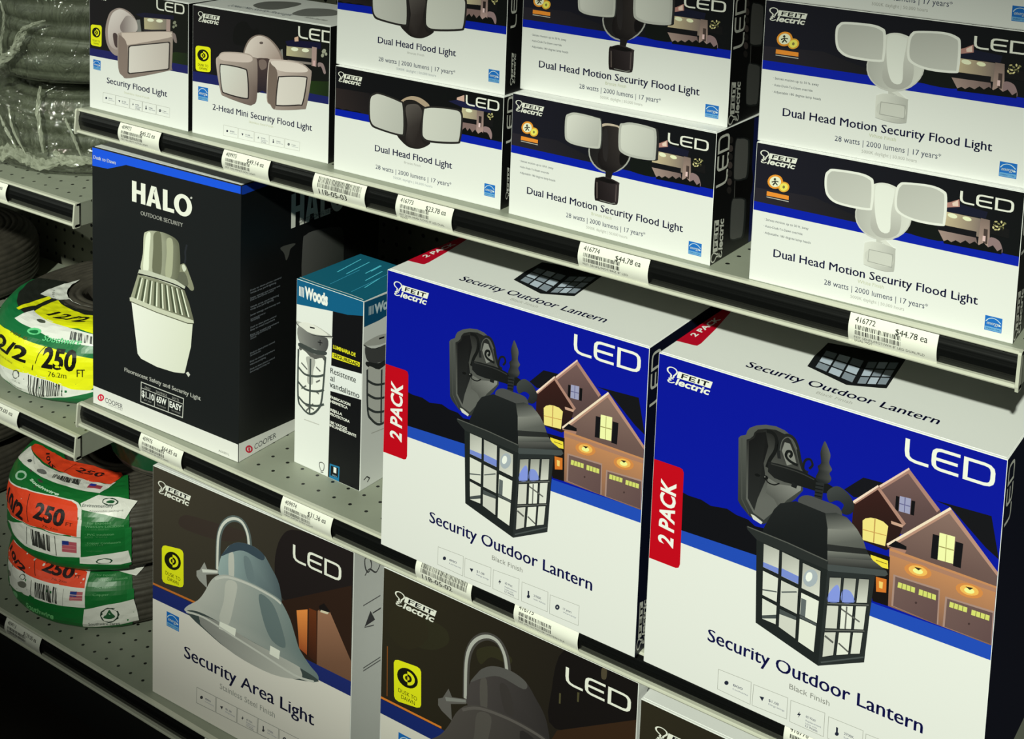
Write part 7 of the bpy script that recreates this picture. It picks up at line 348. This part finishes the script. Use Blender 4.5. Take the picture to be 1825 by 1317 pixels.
shelf(0.0, 1.219, S1, 'upper shelf of the right bay carrying the flood light boxes', 0.30, 0.0265)
shelf(0.0, 1.219, S2, 'middle shelf of the right bay carrying the lantern boxes', 0.3366, 0.0262)
shelf(-1.219, -0.002, LS1, 'upper shelf of the left bay under the plastic wrapped grey coils', -0.1024, 0.0209)
shelf(-1.219, -0.002, LS2, 'shelf of the left bay under the yellow labelled coils', -0.0889, 0.0203)
shelf(-1.219, 1.219, S3, 'bottom shelf above the black kick plate carrying orange coils and area light boxes', 0.0023, 0.0187, True)
# ------------------------------------------------------------------ price tags in the rails
def tag(xa, xb, z, code, price, lines, label, group='price tags in the shelf rails', location=None):
    t = thing('price_tag', label, 'price tag', ((xa + xb) / 2, 0, z), 0, group); w = (xb - xa); h = 0.0268
    def place(x, y, up):                                             # x, y in mm from the lower left corner
        u = y / (h * 1000); return (x / 1000 - w / 2, -0.0028 - 0.0054 * math.sin(math.pi * min(1, max(0, u * 0.9 + 0.05))) - up, -0.0304 + y / 1000)
    def build(name, polys, cut=4.0):
        bm = bmesh.new(); lc = bm.loops.layers.float_color.new('ink')
        for P, c, up in polys:
            try: f = bm.faces.new([bm.verts.new((x, y, up)) for x, y in P])
            except ValueError: continue
            f.normal_update()
            if f.normal.z < 0: f.normal_flip()
            for lp in f.loops: lp[lc] = (*lin(c), 1)
        if cut:
            for k in range(1, int(h * 1000 / cut) + 2):
                bmesh.ops.bisect_plane(bm, geom=bm.verts[:] + bm.edges[:] + bm.faces[:], plane_co=(0, k * cut, 0), plane_no=(0, 1, 0))
        for v in bm.verts: v.co = place(v.co.x, v.co.y, v.co.z)
        me = bpy.data.meshes.new(name); bm.to_mesh(me); bm.free(); return link(name, me, t, TAGP)
    Wm, Hm = w * 1000, h * 1000
    build('paper', [([(0, 0), (Wm, 0), (Wm, Hm), (0, Hm)], (236, 235, 226), 0)], 1.5)
    rng = random.Random(int(xa * 1e4) + int(z * 1e3))
    def bars(x0, x1, y0, y1):
        o = []; x = x0
        while x < x1:
            b = rng.choice((0.35, 0.5, 0.8, 1.0)); o.append(([(x, y0), (min(x + b, x1), y0), (min(x + b, x1), y1), (x, y1)], (34, 34, 32), 0.0001)); x += b + rng.choice((0.4, 0.6, 0.9))
        return o
    def tx(s, x, y, ww, hh, c=(34, 34, 32), b=0.01):
        V, F = glyphs(s, b, 0.0); return [([(x + V[i][0] * ww, y + V[i][1] * hh) for i in f], c, 0.0001) for f in F]
    if location:
        build('barcode', bars(Wm * 0.1, Wm * 0.92, Hm * 0.48, Hm * 0.92)); build('lettering', tx(location, Wm * 0.12, Hm * 0.18, Wm * 0.54, Hm * 0.24, (24, 24, 24), 0.015), 3)
    else:
        build('barcode', bars(Wm * 0.08, Wm * 0.6, Hm * 0.34, Hm * 0.68))
        L = tx(code, Wm * 0.07, Hm * 0.76, Wm * 0.23, Hm * 0.16)
        if price: L += tx(price, Wm * 0.53, Hm * 0.68, Wm * 0.36, Hm * 0.18, (34, 34, 32), 0.012)
        for i, s in enumerate(lines): L += tx(s, Wm * 0.07, Hm * (0.2 - 0.13 * i), Wm * min(0.8, 0.026 * len(s)), Hm * 0.09, (70, 70, 66), 0)
        build('lettering', L, 3)
    return t
TG = [(0.0868, 0.1649, S1, '409973', '$45.32 ea', ['FEIT SECURITY FLOOD LIGHT'], 'price tag on the upper rail under the single head flood light box'),
      (0.2775, 0.3558, S1, '409975', '$49.14 ea', ['FEIT 2HD MINI FLOOD LIGHT'], 'price tag on the upper rail under the two head mini flood light box'),
      (0.5501, 0.6277, S1, '416773', '$23.78 ea', ['FEIT DUAL HEAD FLOOD 8" LED DUAL', 'FLOOD'], 'price tag reading $23.78 on the upper rail, under the black dual head boxes'),
      (0.787, 0.8673, S1, '416774', '$44.78 ea', ['FEIT SENFL/MOT/BRZ 8" LED'], 'price tag with code 416774 on the upper rail beside a bright glare'),
      (1.0706, 1.1497, S1, '416772', '$44.78 ea', ['FEIT SENFL/MOT/WH 8" LED DUAL/FLD', 'DUAL MOT'], 'price tag with code 416772 at the right end of the upper rail'),
      (0.1271, 0.2085, S2, '409976', '$64.85 ea', ['65W FLUOR SECURITY LIGHT'], 'price tag on the middle rail under the tall black box'),
      (0.3833, 0.4646, S2, '409974', '$31.36 ea', ['100W VAPOR TIGHT LIGHT'], 'price tag on the middle rail in front of the teal topped box'),
      (0.7259, 0.8064, S2, '416775', '', ['FEIT 2PK OUTDOOR LANTERN BLK'], 'price tag half hidden under the left lantern box'),
      (1.035, 1.114, S2, '416776', '$59.98 ea', ['FEIT 2PK OUTDOOR LANTERN BLK'], 'price tag under the right lantern box at the bottom frame edge'),
      (-0.2302, -0.1516, LS1, '409911', '$129.00 ea', ['WIRE UF-B'], 'price tag cut by the left edge below the plastic wrapped coils'),
      (-0.2385, -0.1318, LS2, '409912', '$99.00 ea', ['NM-B 12/2 250FT'], 'price tag at the left edge below the yellow labelled coil'),
      (-0.1668, -0.0853, S3, '409913', '$159.00 ea', ['NM-B 10/2'], 'dim price tag on the bottom rail below the orange labelled coils'),
      (0.2511, 0.3312, S3, '409979', '$39.98 ea', ['FEIT AREA LIGHT'], 'price tag on the bottom rail under the steel area light box')]
for xa, xb, z, c, p, l, lab in TG: tag(xa, xb, z, c, p, l, lab)
tag(0.4264, 0.5054, S1, '', '', [], 'shelf location tag with large barcode reading 11B-05-03', location='11B-05-03')
tag(0.5916, 0.6694, S2, '', '', [], 'shelf location tag reading 11B-05-02 on the middle rail', location='11B-05-02')
# ------------------------------------------------------------------ boxed lights
def carton(t, w, d, h, cols, bev=0.0009, name='carton'):
    """cardboard box; cols: front, right, left, top, back colours; a lid seam runs along the top"""
    bm = bmesh.new(); boxbm(bm, 0, w, 0, d, 0, h)
    bmesh.ops.bevel(bm, geom=bm.edges[:], offset=bev, segments=2, affect='EDGES', profile=0.6)
    lc = bm.loops.layers.float_color.new('ink'); bm.normal_update()
    for f in bm.faces:
        n = f.normal; ax = max(((-n.y, 0), (n.x, 1), (-n.x, 2), (n.z, 3), (n.y, 4), (-n.z, 3)))[1]
        for lp in f.loops: lp[lc] = (*lin(cols[ax]), 1)
    o = from_bm(name, bm, CARD, t)
    return o
def flap(t, w, d, h, c, tab=(0.3, 0.7)):
    """top closing flap: a thin card sheet with a tucked tab line"""
    bm = bmesh.new(); lc = bm.loops.layers.float_color.new('ink')
    boxbm(bm, 0.002, w - 0.002, 0.003, d - 0.003, h, h + 0.0004)
    for f in bm.faces:
        for lp in f.loops: lp[lc] = (*lin(c), 1)
    return from_bm('top_flap', bm, CARD, t)
WHT = (231, 231, 231)
BLK = (20, 20, 22)
def light_box(name, label, pos, yaw, w, d, h, cols, front, side=None, top=None, group=None, cat='box', topc=None, rename=None):
    t = thing(name, label, cat, pos, yaw, group)
    carton(t, w, d, h, cols); flap(t, w, d, h, topc or cols[3])
    fw, fh = ART[front][0]; kx, ky = w * 1000 / fw, h * 1000 / fh
    print_parts(front, t, lambda x, y, up: (x * kx / 1000, -up, y * ky / 1000), rename=rename)
    if side:
        fh2 = ART[side][0][1]; k2 = h * 1000 / fh2
        print_parts(side, t, lambda x, y, up: (w + up, min(max(x / 1000, 0.0007), d - 0.001), y * k2 / 1000))
    if top: print_parts(top, t, lambda x, y, up: (x * kx / 1000, min(max(y / 1000, 0.0007), d - 0.001), h + 0.0004 + up))
    return t
G1, G2, G3, G4 = 'dual head flood light boxes', 'motion security flood light boxes', 'two pack lantern boxes', 'area light boxes'
FC = (WHT, BLK, BLK, WHT, WHT)
light_box('flood_light_box', 'box with a single square flood lamp, leftmost on the upper shelf', (0.0067, 0.0108, S1), 0.0084, 0.1887, 0.12, 0.1631, FC, 'single.front')
light_box('flood_light_box', 'box picturing two small square lamp heads on a round plate', (0.202, 0.0129, S1), 0.045, 0.2200, 0.12, 0.1631, FC, 'mini.front', None, 'mini.top')
light_box('flood_light_box', 'lower dual head flood light box, without motion sensor, in its stack of two', (0.4403, 0.0121, S1), 0.0161, 0.2337, 0.12, 0.1224, FC, 'dual.front', 'dual.side', None, G1)
light_box('flood_light_box', 'upper dual head flood light box, without motion sensor, cut by the top edge', (0.4367, 0.0169, S1 + 0.1228), 0.0235, 0.2334, 0.12, 0.1224, FC, 'dual.front', 'dual.side', None, G1)
light_box('motion_light_box', 'lower box with a dark bronze motion flood light, price tag 416774 below', (0.6871, 0.0122, S1), -0.0123, 0.2376, 0.125, 0.1305, FC, 'motion_bronze.front', 'motion.side', None, G2)
light_box('motion_light_box', 'upper box with a dark bronze motion flood light, cut by the top edge', (0.6837, 0.0303, S1 + 0.1309), 0.009, 0.2403, 0.125, 0.1305, FC, 'motion_bronze.front', 'motion.side', None, G2)
light_box('motion_light_box', 'bottom box of three with a white motion flood light, standing on the upper shelf', (0.9683, 0.0026, S1), 0.0201, 0.2398, 0.125, 0.1318, FC, 'motion_white.front', 'motion.side', None, G2)
light_box('motion_light_box', 'middle box of three with a white motion flood light', (0.9673, 0.0061, S1 + 0.1322), 0.0406, 0.2408, 0.125, 0.1323, FC, 'motion_white.front', 'motion.side', None, G2)
light_box('motion_light_box', 'top box of the white motion flood light stack, only its lower edge showing', (0.9673, 0.0061, S1 + 0.2649), 0.0406, 0.2408, 0.125, 0.1323, FC, 'motion_white.front', 'motion.side', None, G2)
NV = (16, 20, 42)
light_box('lantern_box', 'left blue and white two pack lantern box on the middle shelf', (0.547, -0.0155, S2), 0.0002, 0.3305, 0.26, 0.3236, (WHT, NV, NV, WHT, WHT), 'lantern.front', 'lantern.side', 'lantern.top', G3)
light_box('lantern_box', 'right blue and white two pack lantern box at the shelf end', (0.887, -0.0146, S2), -0.0111, 0.3309, 0.26, 0.3217, (WHT, NV, NV, WHT, WHT), 'lantern.front', 'lantern.side', 'lantern.top', G3)
GS = (190, 190, 190)
light_box('area_light_box', 'brown and white box picturing a grey steel bell shaped area light', (0.1314, 0.0119, S3), 0.0266, 0.3449, 0.2, 0.3242, (WHT, WHT, WHT, WHT, WHT), 'area_steel.front', 'area.side', None, G4)
light_box('area_light_box', 'olive box picturing a dark bronze bell shaped area light, middle of its row', (0.5292, 0.012, S3), 0.004, 0.3395, 0.2, 0.3303, (WHT, WHT, WHT, WHT, WHT), 'area_bronze.front', 'area.side', None, G4)
light_box('area_light_box', 'olive area light box with only its logo and white top showing at the bottom edge', (0.8724, 0.012, S3), -0.0013, 0.3395, 0.2, 0.3155, (WHT, WHT, WHT, WHT, WHT), 'area_bronze.front', 'area.side', None, G4)
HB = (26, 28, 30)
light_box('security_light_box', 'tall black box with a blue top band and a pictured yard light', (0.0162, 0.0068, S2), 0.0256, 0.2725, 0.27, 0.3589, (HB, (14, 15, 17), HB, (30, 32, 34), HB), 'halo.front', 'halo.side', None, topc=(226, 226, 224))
TE = (22, 96, 122)
light_box('caged_light_box', 'narrow white and black box with teal top and a caged lamp', (0.3414, 0.0579, S2), -0.029, 0.1125, 0.115, 0.2408, (WHT, WHT, WHT, TE, WHT), 'caged.front', 'caged.side', 'caged.top', topc=TE)
# ------------------------------------------------------------------ coils of wire
def arc_profile(b, r, h, rb=0.018, rs=0.045):
    L1, L2, L3 = rb * math.pi / 2, h - rb - rs, rs * math.pi / 2
    if b < L1: a = b / rb; return r - rb + rb * math.sin(a), rb - rb * math.cos(a), math.sin(a), -math.cos(a)
    b -= L1
    if b < L2: return r, rb + b, 1, 0
    b -= L2
    if b < L3: a = b / rs; return r - rs + rs * math.cos(a), h - rs + rs * math.sin(a), math.cos(a), math.sin(a)
    b -= L3; return r - rs - b, h, 0, 1
def winding(t, r, h, hole, n, m, rot=0.0, name='winding', wob=0.0, GR_=0.0018):
    """rope-like turns of cable: a lathe whose outline is a row of bumps, wound slightly unevenly"""
    L = 0.018 * math.pi / 2 + (h - 0.063) + 0.045 * math.pi / 2 + (r - 0.045 - hole)
    prof = []; K = n * 6
    for k in range(K + 1):
        b = L * k / K; R, z, nr, nz = arc_profile(b, r, h); e = GR_ * abs(math.sin(math.pi * n * k / K)) - GR_ - 0.0006
        prof.append((R + nr * e, max(z + nz * e, 0.0004)))
    prof += [(hole, h * 0.5), (hole + 0.004, 0.0006), (r - 0.018, 0.0004)]
    bm = bmesh.new(); lathe(bm, prof, 96)
    rng = random.Random(int(r * 1e4) + n)
    for v in bm.verts:
        a = math.atan2(v.co.y, v.co.x)
        if v.co.z > 0.004: v.co.z += wob * math.sin(3 * a + v.co.z * 80 + rot) * min(1, v.co.z / 0.03)
    bmesh.ops.recalc_face_normals(bm, faces=bm.faces[:])
    return from_bm(name, bm, m, t, True)
def coil(label, c, z, r, h, design, m, group, n=22):
    t = thing('wire_coil', label, 'wire coil', (c[0], c[1], z), 0, group)
    winding(t, r, h, r - 0.125, n, m, c[0] * 10, wob=0.0012)
    if design:
        def place(x, y, up):
            a = x / (r * 1000); R, zz, nr, nz = arc_profile(max(y, 0) / 1000, r, h); e = up * 2 + 0.0006 + 0.0007 * math.sin(a * 23) * math.sin(y * 0.21) ** 2
            return ((R + nr * e) * math.cos(a), (R + nr * e) * math.sin(a), max(zz + nz * e, 0.0003))
        print_parts(design, t, place, FILM, 6.0)
    return t
OC = (-0.133, 0.185)
coil('lower orange and green labelled coil in the front pile on the bottom shelf', OC, S3, 0.172, 0.088, 'coil_lower.wrap', CABLED, 'orange labelled wire coils')
coil('upper orange and green labelled coil in the front pile on the bottom shelf', OC, S3 + 0.0885, 0.172, 0.106, 'coil_upper.wrap', CABLED, 'orange labelled wire coils')
coil('yellow labelled coil of wire nearest the tall black box', (-0.17, 0.2), LS2, 0.178, 0.106, 'coil_yellow.wrap', CABLED, 'yellow labelled wire coils')
# more coils, deeper in the left bay
coil('coil with a yellow label at the left frame edge, in shade', (-0.655, 0.2), LS2, 0.17, 0.1, None, CABLED, 'yellow labelled wire coils')
def turned(o, deg): o.rotation_euler.z = math.radians(deg)
def strip_label(t, r, h, a0, a1, b0, b1, c, name='label', up=0.0009):
    """a plain printed band stuck around part of a coil"""
    bm = bmesh.new(); lc = bm.loops.layers.float_color.new('ink'); na, nb = max(3, int(abs(a1 - a0) / 2.5)), max(2, int((b1 - b0) / 0.004))
    g = []
    for i in range(na + 1):
        a = math.radians(a0 + (a1 - a0) * i / na); row = []
        for j in range(nb + 1):
            R, z, nr, nz = arc_profile(b0 + (b1 - b0) * j / nb, r, h); e = up + 0.0006 * math.sin(a * 31 + j)
            row.append(bm.verts.new(((R + nr * e) * math.cos(a), (R + nr * e) * math.sin(a), max(z + nz * e, 0.0003))))
        g.append(row)
    for i in range(na):
        for j in range(nb):
            f = bm.faces.new((g[i][j], g[i + 1][j], g[i + 1][j + 1], g[i][j + 1]))
            for lp in f.loops: lp[lc] = (*lin(c), 1)
    return from_bm(name, bm, FILM, t, True)
cy = [o for o in COL.objects if o.get('label', '').startswith('coil with a yellow label')][0]
strip_label(cy, 0.17, 0.1, -95, -12, 0.108, 0.128, (150, 140, 30)); strip_label(cy, 0.17, 0.1, -95, -28, 0.088, 0.107, (190, 190, 176)); strip_label(cy, 0.17, 0.1, -95, -40, 0.05, 0.072, (196, 180, 40)); strip_label(cy, 0.17, 0.1, -95, -8, 0.129, 0.142, (24, 84, 50), 'wrap')  # yellow, white and green bands toned down to carry the shade in their colour
t3 = coil('green and orange labelled coil with painted-in shade on top, back under the middle shelf', (-0.055, 0.262), S3 + 0.1952, 0.132, 0.075, None, CABLED, 'orange labelled wire coils')
strip_label(t3, 0.132, 0.075, -150, 10, 0.028, 0.07, (18, 64, 38), 'wrap'); strip_label(t3, 0.132, 0.075, -140, -20, 0.074, 0.12, (120, 36, 30)); strip_label(t3, 0.132, 0.075, -60, -40, 0.058, 0.068, (170, 168, 156), 'printed_mark', 0.0014)  # green and orange bands darkened, the shelf's shade is in their colour
t4 = coil('coil with an orange patch at the left frame edge on the bottom shelf', (-0.62, 0.2), S3, 0.165, 0.088, None, CABLED, 'dim coils at the left edge')
t5 = coil('coil stacked at the left frame edge below the orange patch', (-0.62, 0.2), S3 + 0.0885, 0.165, 0.088, None, CABLED, 'dim coils at the left edge')
t4['label'], t5['label'] = 'lower dim coil at the left frame edge on the bottom shelf', 'upper dim coil with an orange patch at the left frame edge'
strip_label(t5, 0.165, 0.088, -75, -22, 0.07, 0.1, (200, 70, 36))
# grey coils in clear film on the upper left shelf
def film(name, sc, strength, dist, base, ior):
    m = bpy.data.materials.new(name); m.use_nodes = True; nt = m.node_tree; nt.nodes.clear(); N = nt.nodes.new
    out, mx, tr, gl = N('ShaderNodeOutputMaterial'), N('ShaderNodeMixShader'), N('ShaderNodeBsdfTransparent'), N('ShaderNodeBsdfGlossy')
    tr.inputs['Color'].default_value = (0.97, 0.98, 0.96, 1); gl.inputs['Roughness'].default_value = 0.09; gl.inputs['Color'].default_value = (1, 1, 0.97, 1)
    fr = N('ShaderNodeFresnel'); fr.inputs['IOR'].default_value = ior
    tc, mp = N('ShaderNodeTexCoord'), N('ShaderNodeMapping'); mp.inputs['Scale'].default_value = sc; mp.inputs['Rotation'].default_value = (0.5, 0.3, 0.2)
    nz = N('ShaderNodeTexNoise'); nz.inputs['Scale'].default_value = 1.0; nz.inputs['Detail'].default_value = 4; nz.inputs['Distortion'].default_value = 1.6
    bp = N('ShaderNodeBump'); bp.inputs['Strength'].default_value = strength; bp.inputs['Distance'].default_value = dist
    ad, mn = N('ShaderNodeMath'), N('ShaderNodeMath'); ad.operation = 'ADD'; ad.inputs[1].default_value = base; mn.operation = 'MINIMUM'; mn.inputs[1].default_value = 0.4
    for a, b in ((tc.outputs['Object'], mp.inputs[0]), (mp.outputs[0], nz.inputs['Vector']), (nz.outputs['Fac'], bp.inputs['Height']), (bp.outputs[0], gl.inputs['Normal']), (bp.outputs[0], fr.inputs['Normal']),
                 (fr.outputs[0], ad.inputs[0]), (ad.outputs[0], mn.inputs[0]), (mn.outputs[0], mx.inputs[0]), (tr.outputs[0], mx.inputs[1]), (gl.outputs[0], mx.inputs[2]), (mx.outputs[0], out.inputs[0])): nt.links.new(a, b)
    return m
FILMC = film('clear_film', (18, 18, 10), 0.9, 0.02, 0.03, 1.45)
FILMD = film('crumpled_film', (26, 26, 15), 1.0, 0.022, 0.08, 1.55)
MILKY = mat('gathered_film', (186, 190, 172), 0.18, 0, 0.7)
MILKY.node_tree.nodes['Principled BSDF'].inputs['Alpha'].default_value = 0.42
def vnoise(x, y, z):
    return math.sin(x * 1.7 + 3 * math.sin(y * 0.9 + z)) * 0.5 + math.sin(y * 2.3 + 2 * math.sin(z * 1.3 + x * 0.7)) * 0.3 + math.sin(z * 3.1 + x * 1.1 + y) * 0.2
def wrap(t, r, h, seed, amp, m=FILMC):
    bm = bmesh.new(); N, K = 150, 44; L = 0.018 * math.pi / 2 + (h - 0.063) + 0.045 * math.pi / 2 + 0.075; g = []
    for i in range(N):
        a = 2 * math.pi * i / N; row = []
        for k in range(K + 1):
            b = 0.004 + (L - 0.004) * k / K; R, z, nr, nz_ = arc_profile(b, r, h); u = math.sin(math.pi * k / K)
            e = 0.0035 + amp * u * (0.6 + 0.5 * vnoise(a * 9 + seed, b * 60 + a * 4, seed * 2)) + amp * 0.5 * abs(vnoise(a * 30 + b * 90, b * 40 - a * 21, seed)) * u
            row.append(bm.verts.new(((R + nr * e) * math.cos(a), (R + nr * e) * math.sin(a), max(z + nz_ * e, 0.001))))
        g.append(row)
    for i in range(N):
        j = (i + 1) % N
        for k in range(K): bm.faces.new((g[i][k], g[j][k], g[j][k + 1], g[i][k + 1]))
    return from_bm('plastic_wrap', bm, m, t, True)
def strand(t, pts, rad, m=MILKY, name='film_twist', seed=0):
    """a twisted gather of film: a lumpy tube through the points"""
    P = []
    for i in range(len(pts) - 1):
        p0, p1, p2, p3 = [Vector(pts[max(0, min(len(pts) - 1, i + d))]) for d in (-1, 0, 1, 2)]
        for j in range(8):
            s = j / 8; P.append(0.5 * (2 * p1 + (p2 - p0) * s + (2 * p0 - 5 * p1 + 4 * p2 - p3) * s * s + (3 * p1 - p0 - 3 * p2 + p3) * s ** 3))
    P.append(Vector(pts[-1])); bm = bmesh.new(); rings = []; n = 10
    for i, p in enumerate(P):
        d = (P[min(i + 1, len(P) - 1)] - P[max(i - 1, 0)]).normalized(); u = d.orthogonal().normalized(); w = d.cross(u); f = i / (len(P) - 1)
        q = rad * (0.35 + 0.65 * math.sin(math.pi * min(1, 0.08 + f * 0.92)))
        rings.append([bm.verts.new(p + (u * math.cos(2 * math.pi * k / n) + w * math.sin(2 * math.pi * k / n)) * q * (0.75 + 0.45 * vnoise(i * 0.9 + seed, k * 1.9, i * 0.4))) for k in range(n)])
    for i in range(len(rings) - 1):
        for k in range(n): bm.faces.new((rings[i][k], rings[i][(k + 1) % n], rings[i + 1][(k + 1) % n], rings[i + 1][k]))
    bm.faces.new(rings[0][::-1]); bm.faces.new(rings[-1])
    return from_bm(name, bm, m, t, False)
def around(deg, b, r, h, off=0.012):
    a = math.radians(deg); R, z, nr, nz_ = arc_profile(b, r, h); return ((R + nr * off) * math.cos(a), (R + nr * off) * math.sin(a), z + nz_ * off)
GC = (-0.2, 0.213)
g1 = thing('wire_coil', 'lower grey coil in crumpled clear plastic on the upper left shelf', 'wire coil', (*GC, LS1), 0, 'grey coils in plastic wrap')
winding(g1, 0.172, 0.118, 0.06, 10, CABLE, 0.3, wob=0.003, GR_=0.005); wrap(g1, 0.172, 0.118, 1.3, 0.009, FILMD)
strand(g1, [around(d, 0.034 + 0.006 * math.sin(d * 0.2), 0.172, 0.118, 0.009) for d in range(-170, -39, 10)], 0.0125, seed=2)
def wisp(t, P, r, h, rad, seed, off=0.013): strand(t, [around(d, b, r, h, off) for d, b in P], rad, seed=seed)
wisp(g1, ((-77.5, 0.13), (-73, 0.105), (-70.5, 0.078), (-69, 0.046)), 0.172, 0.118, 0.0038, 4)
wisp(g1, ((-97, 0.09), (-90, 0.07), (-84, 0.048)), 0.172, 0.118, 0.0026, 5)
wisp(g1, ((-59, 0.095), (-55, 0.07), (-52, 0.045)), 0.172, 0.118, 0.0024, 7)
wisp(g1, ((-90, 0.1), (-86, 0.075), (-78, 0.04)), 0.172, 0.118, 0.002, 11)
wisp(g1, ((-64, 0.05), (-58, 0.036), (-50, 0.034)), 0.172, 0.118, 0.007, 12)
g2 = thing('wire_coil', 'upper grey coil in crumpled clear plastic on the upper left shelf', 'wire coil', (*GC, LS1 + 0.1335), 0, 'grey coils in plastic wrap')
winding(g2, 0.174, 0.19, 0.06, 12, CABLE, 1.1, wob=0.003, GR_=0.005); wrap(g2, 0.174, 0.19, 4.1, 0.006)
wisp(g2, ((-106, 0.012), (-98, 0.026), (-86.5, 0.049), (-81, 0.066), (-77, 0.085)), 0.174, 0.19, 0.0075, 3)
wisp(g2, ((-86, 0.05), (-80, 0.084), (-73, 0.097), (-67, 0.104)), 0.174, 0.19, 0.0032, 8)
wisp(g2, ((-100, 0.03), (-96, 0.06), (-97.5, 0.09), (-99, 0.13)), 0.174, 0.19, 0.0036, 9)
wisp(g2, ((-92, 0.045), (-92.5, 0.062), (-90, 0.1), (-93, 0.125)), 0.174, 0.19, 0.0024, 10)
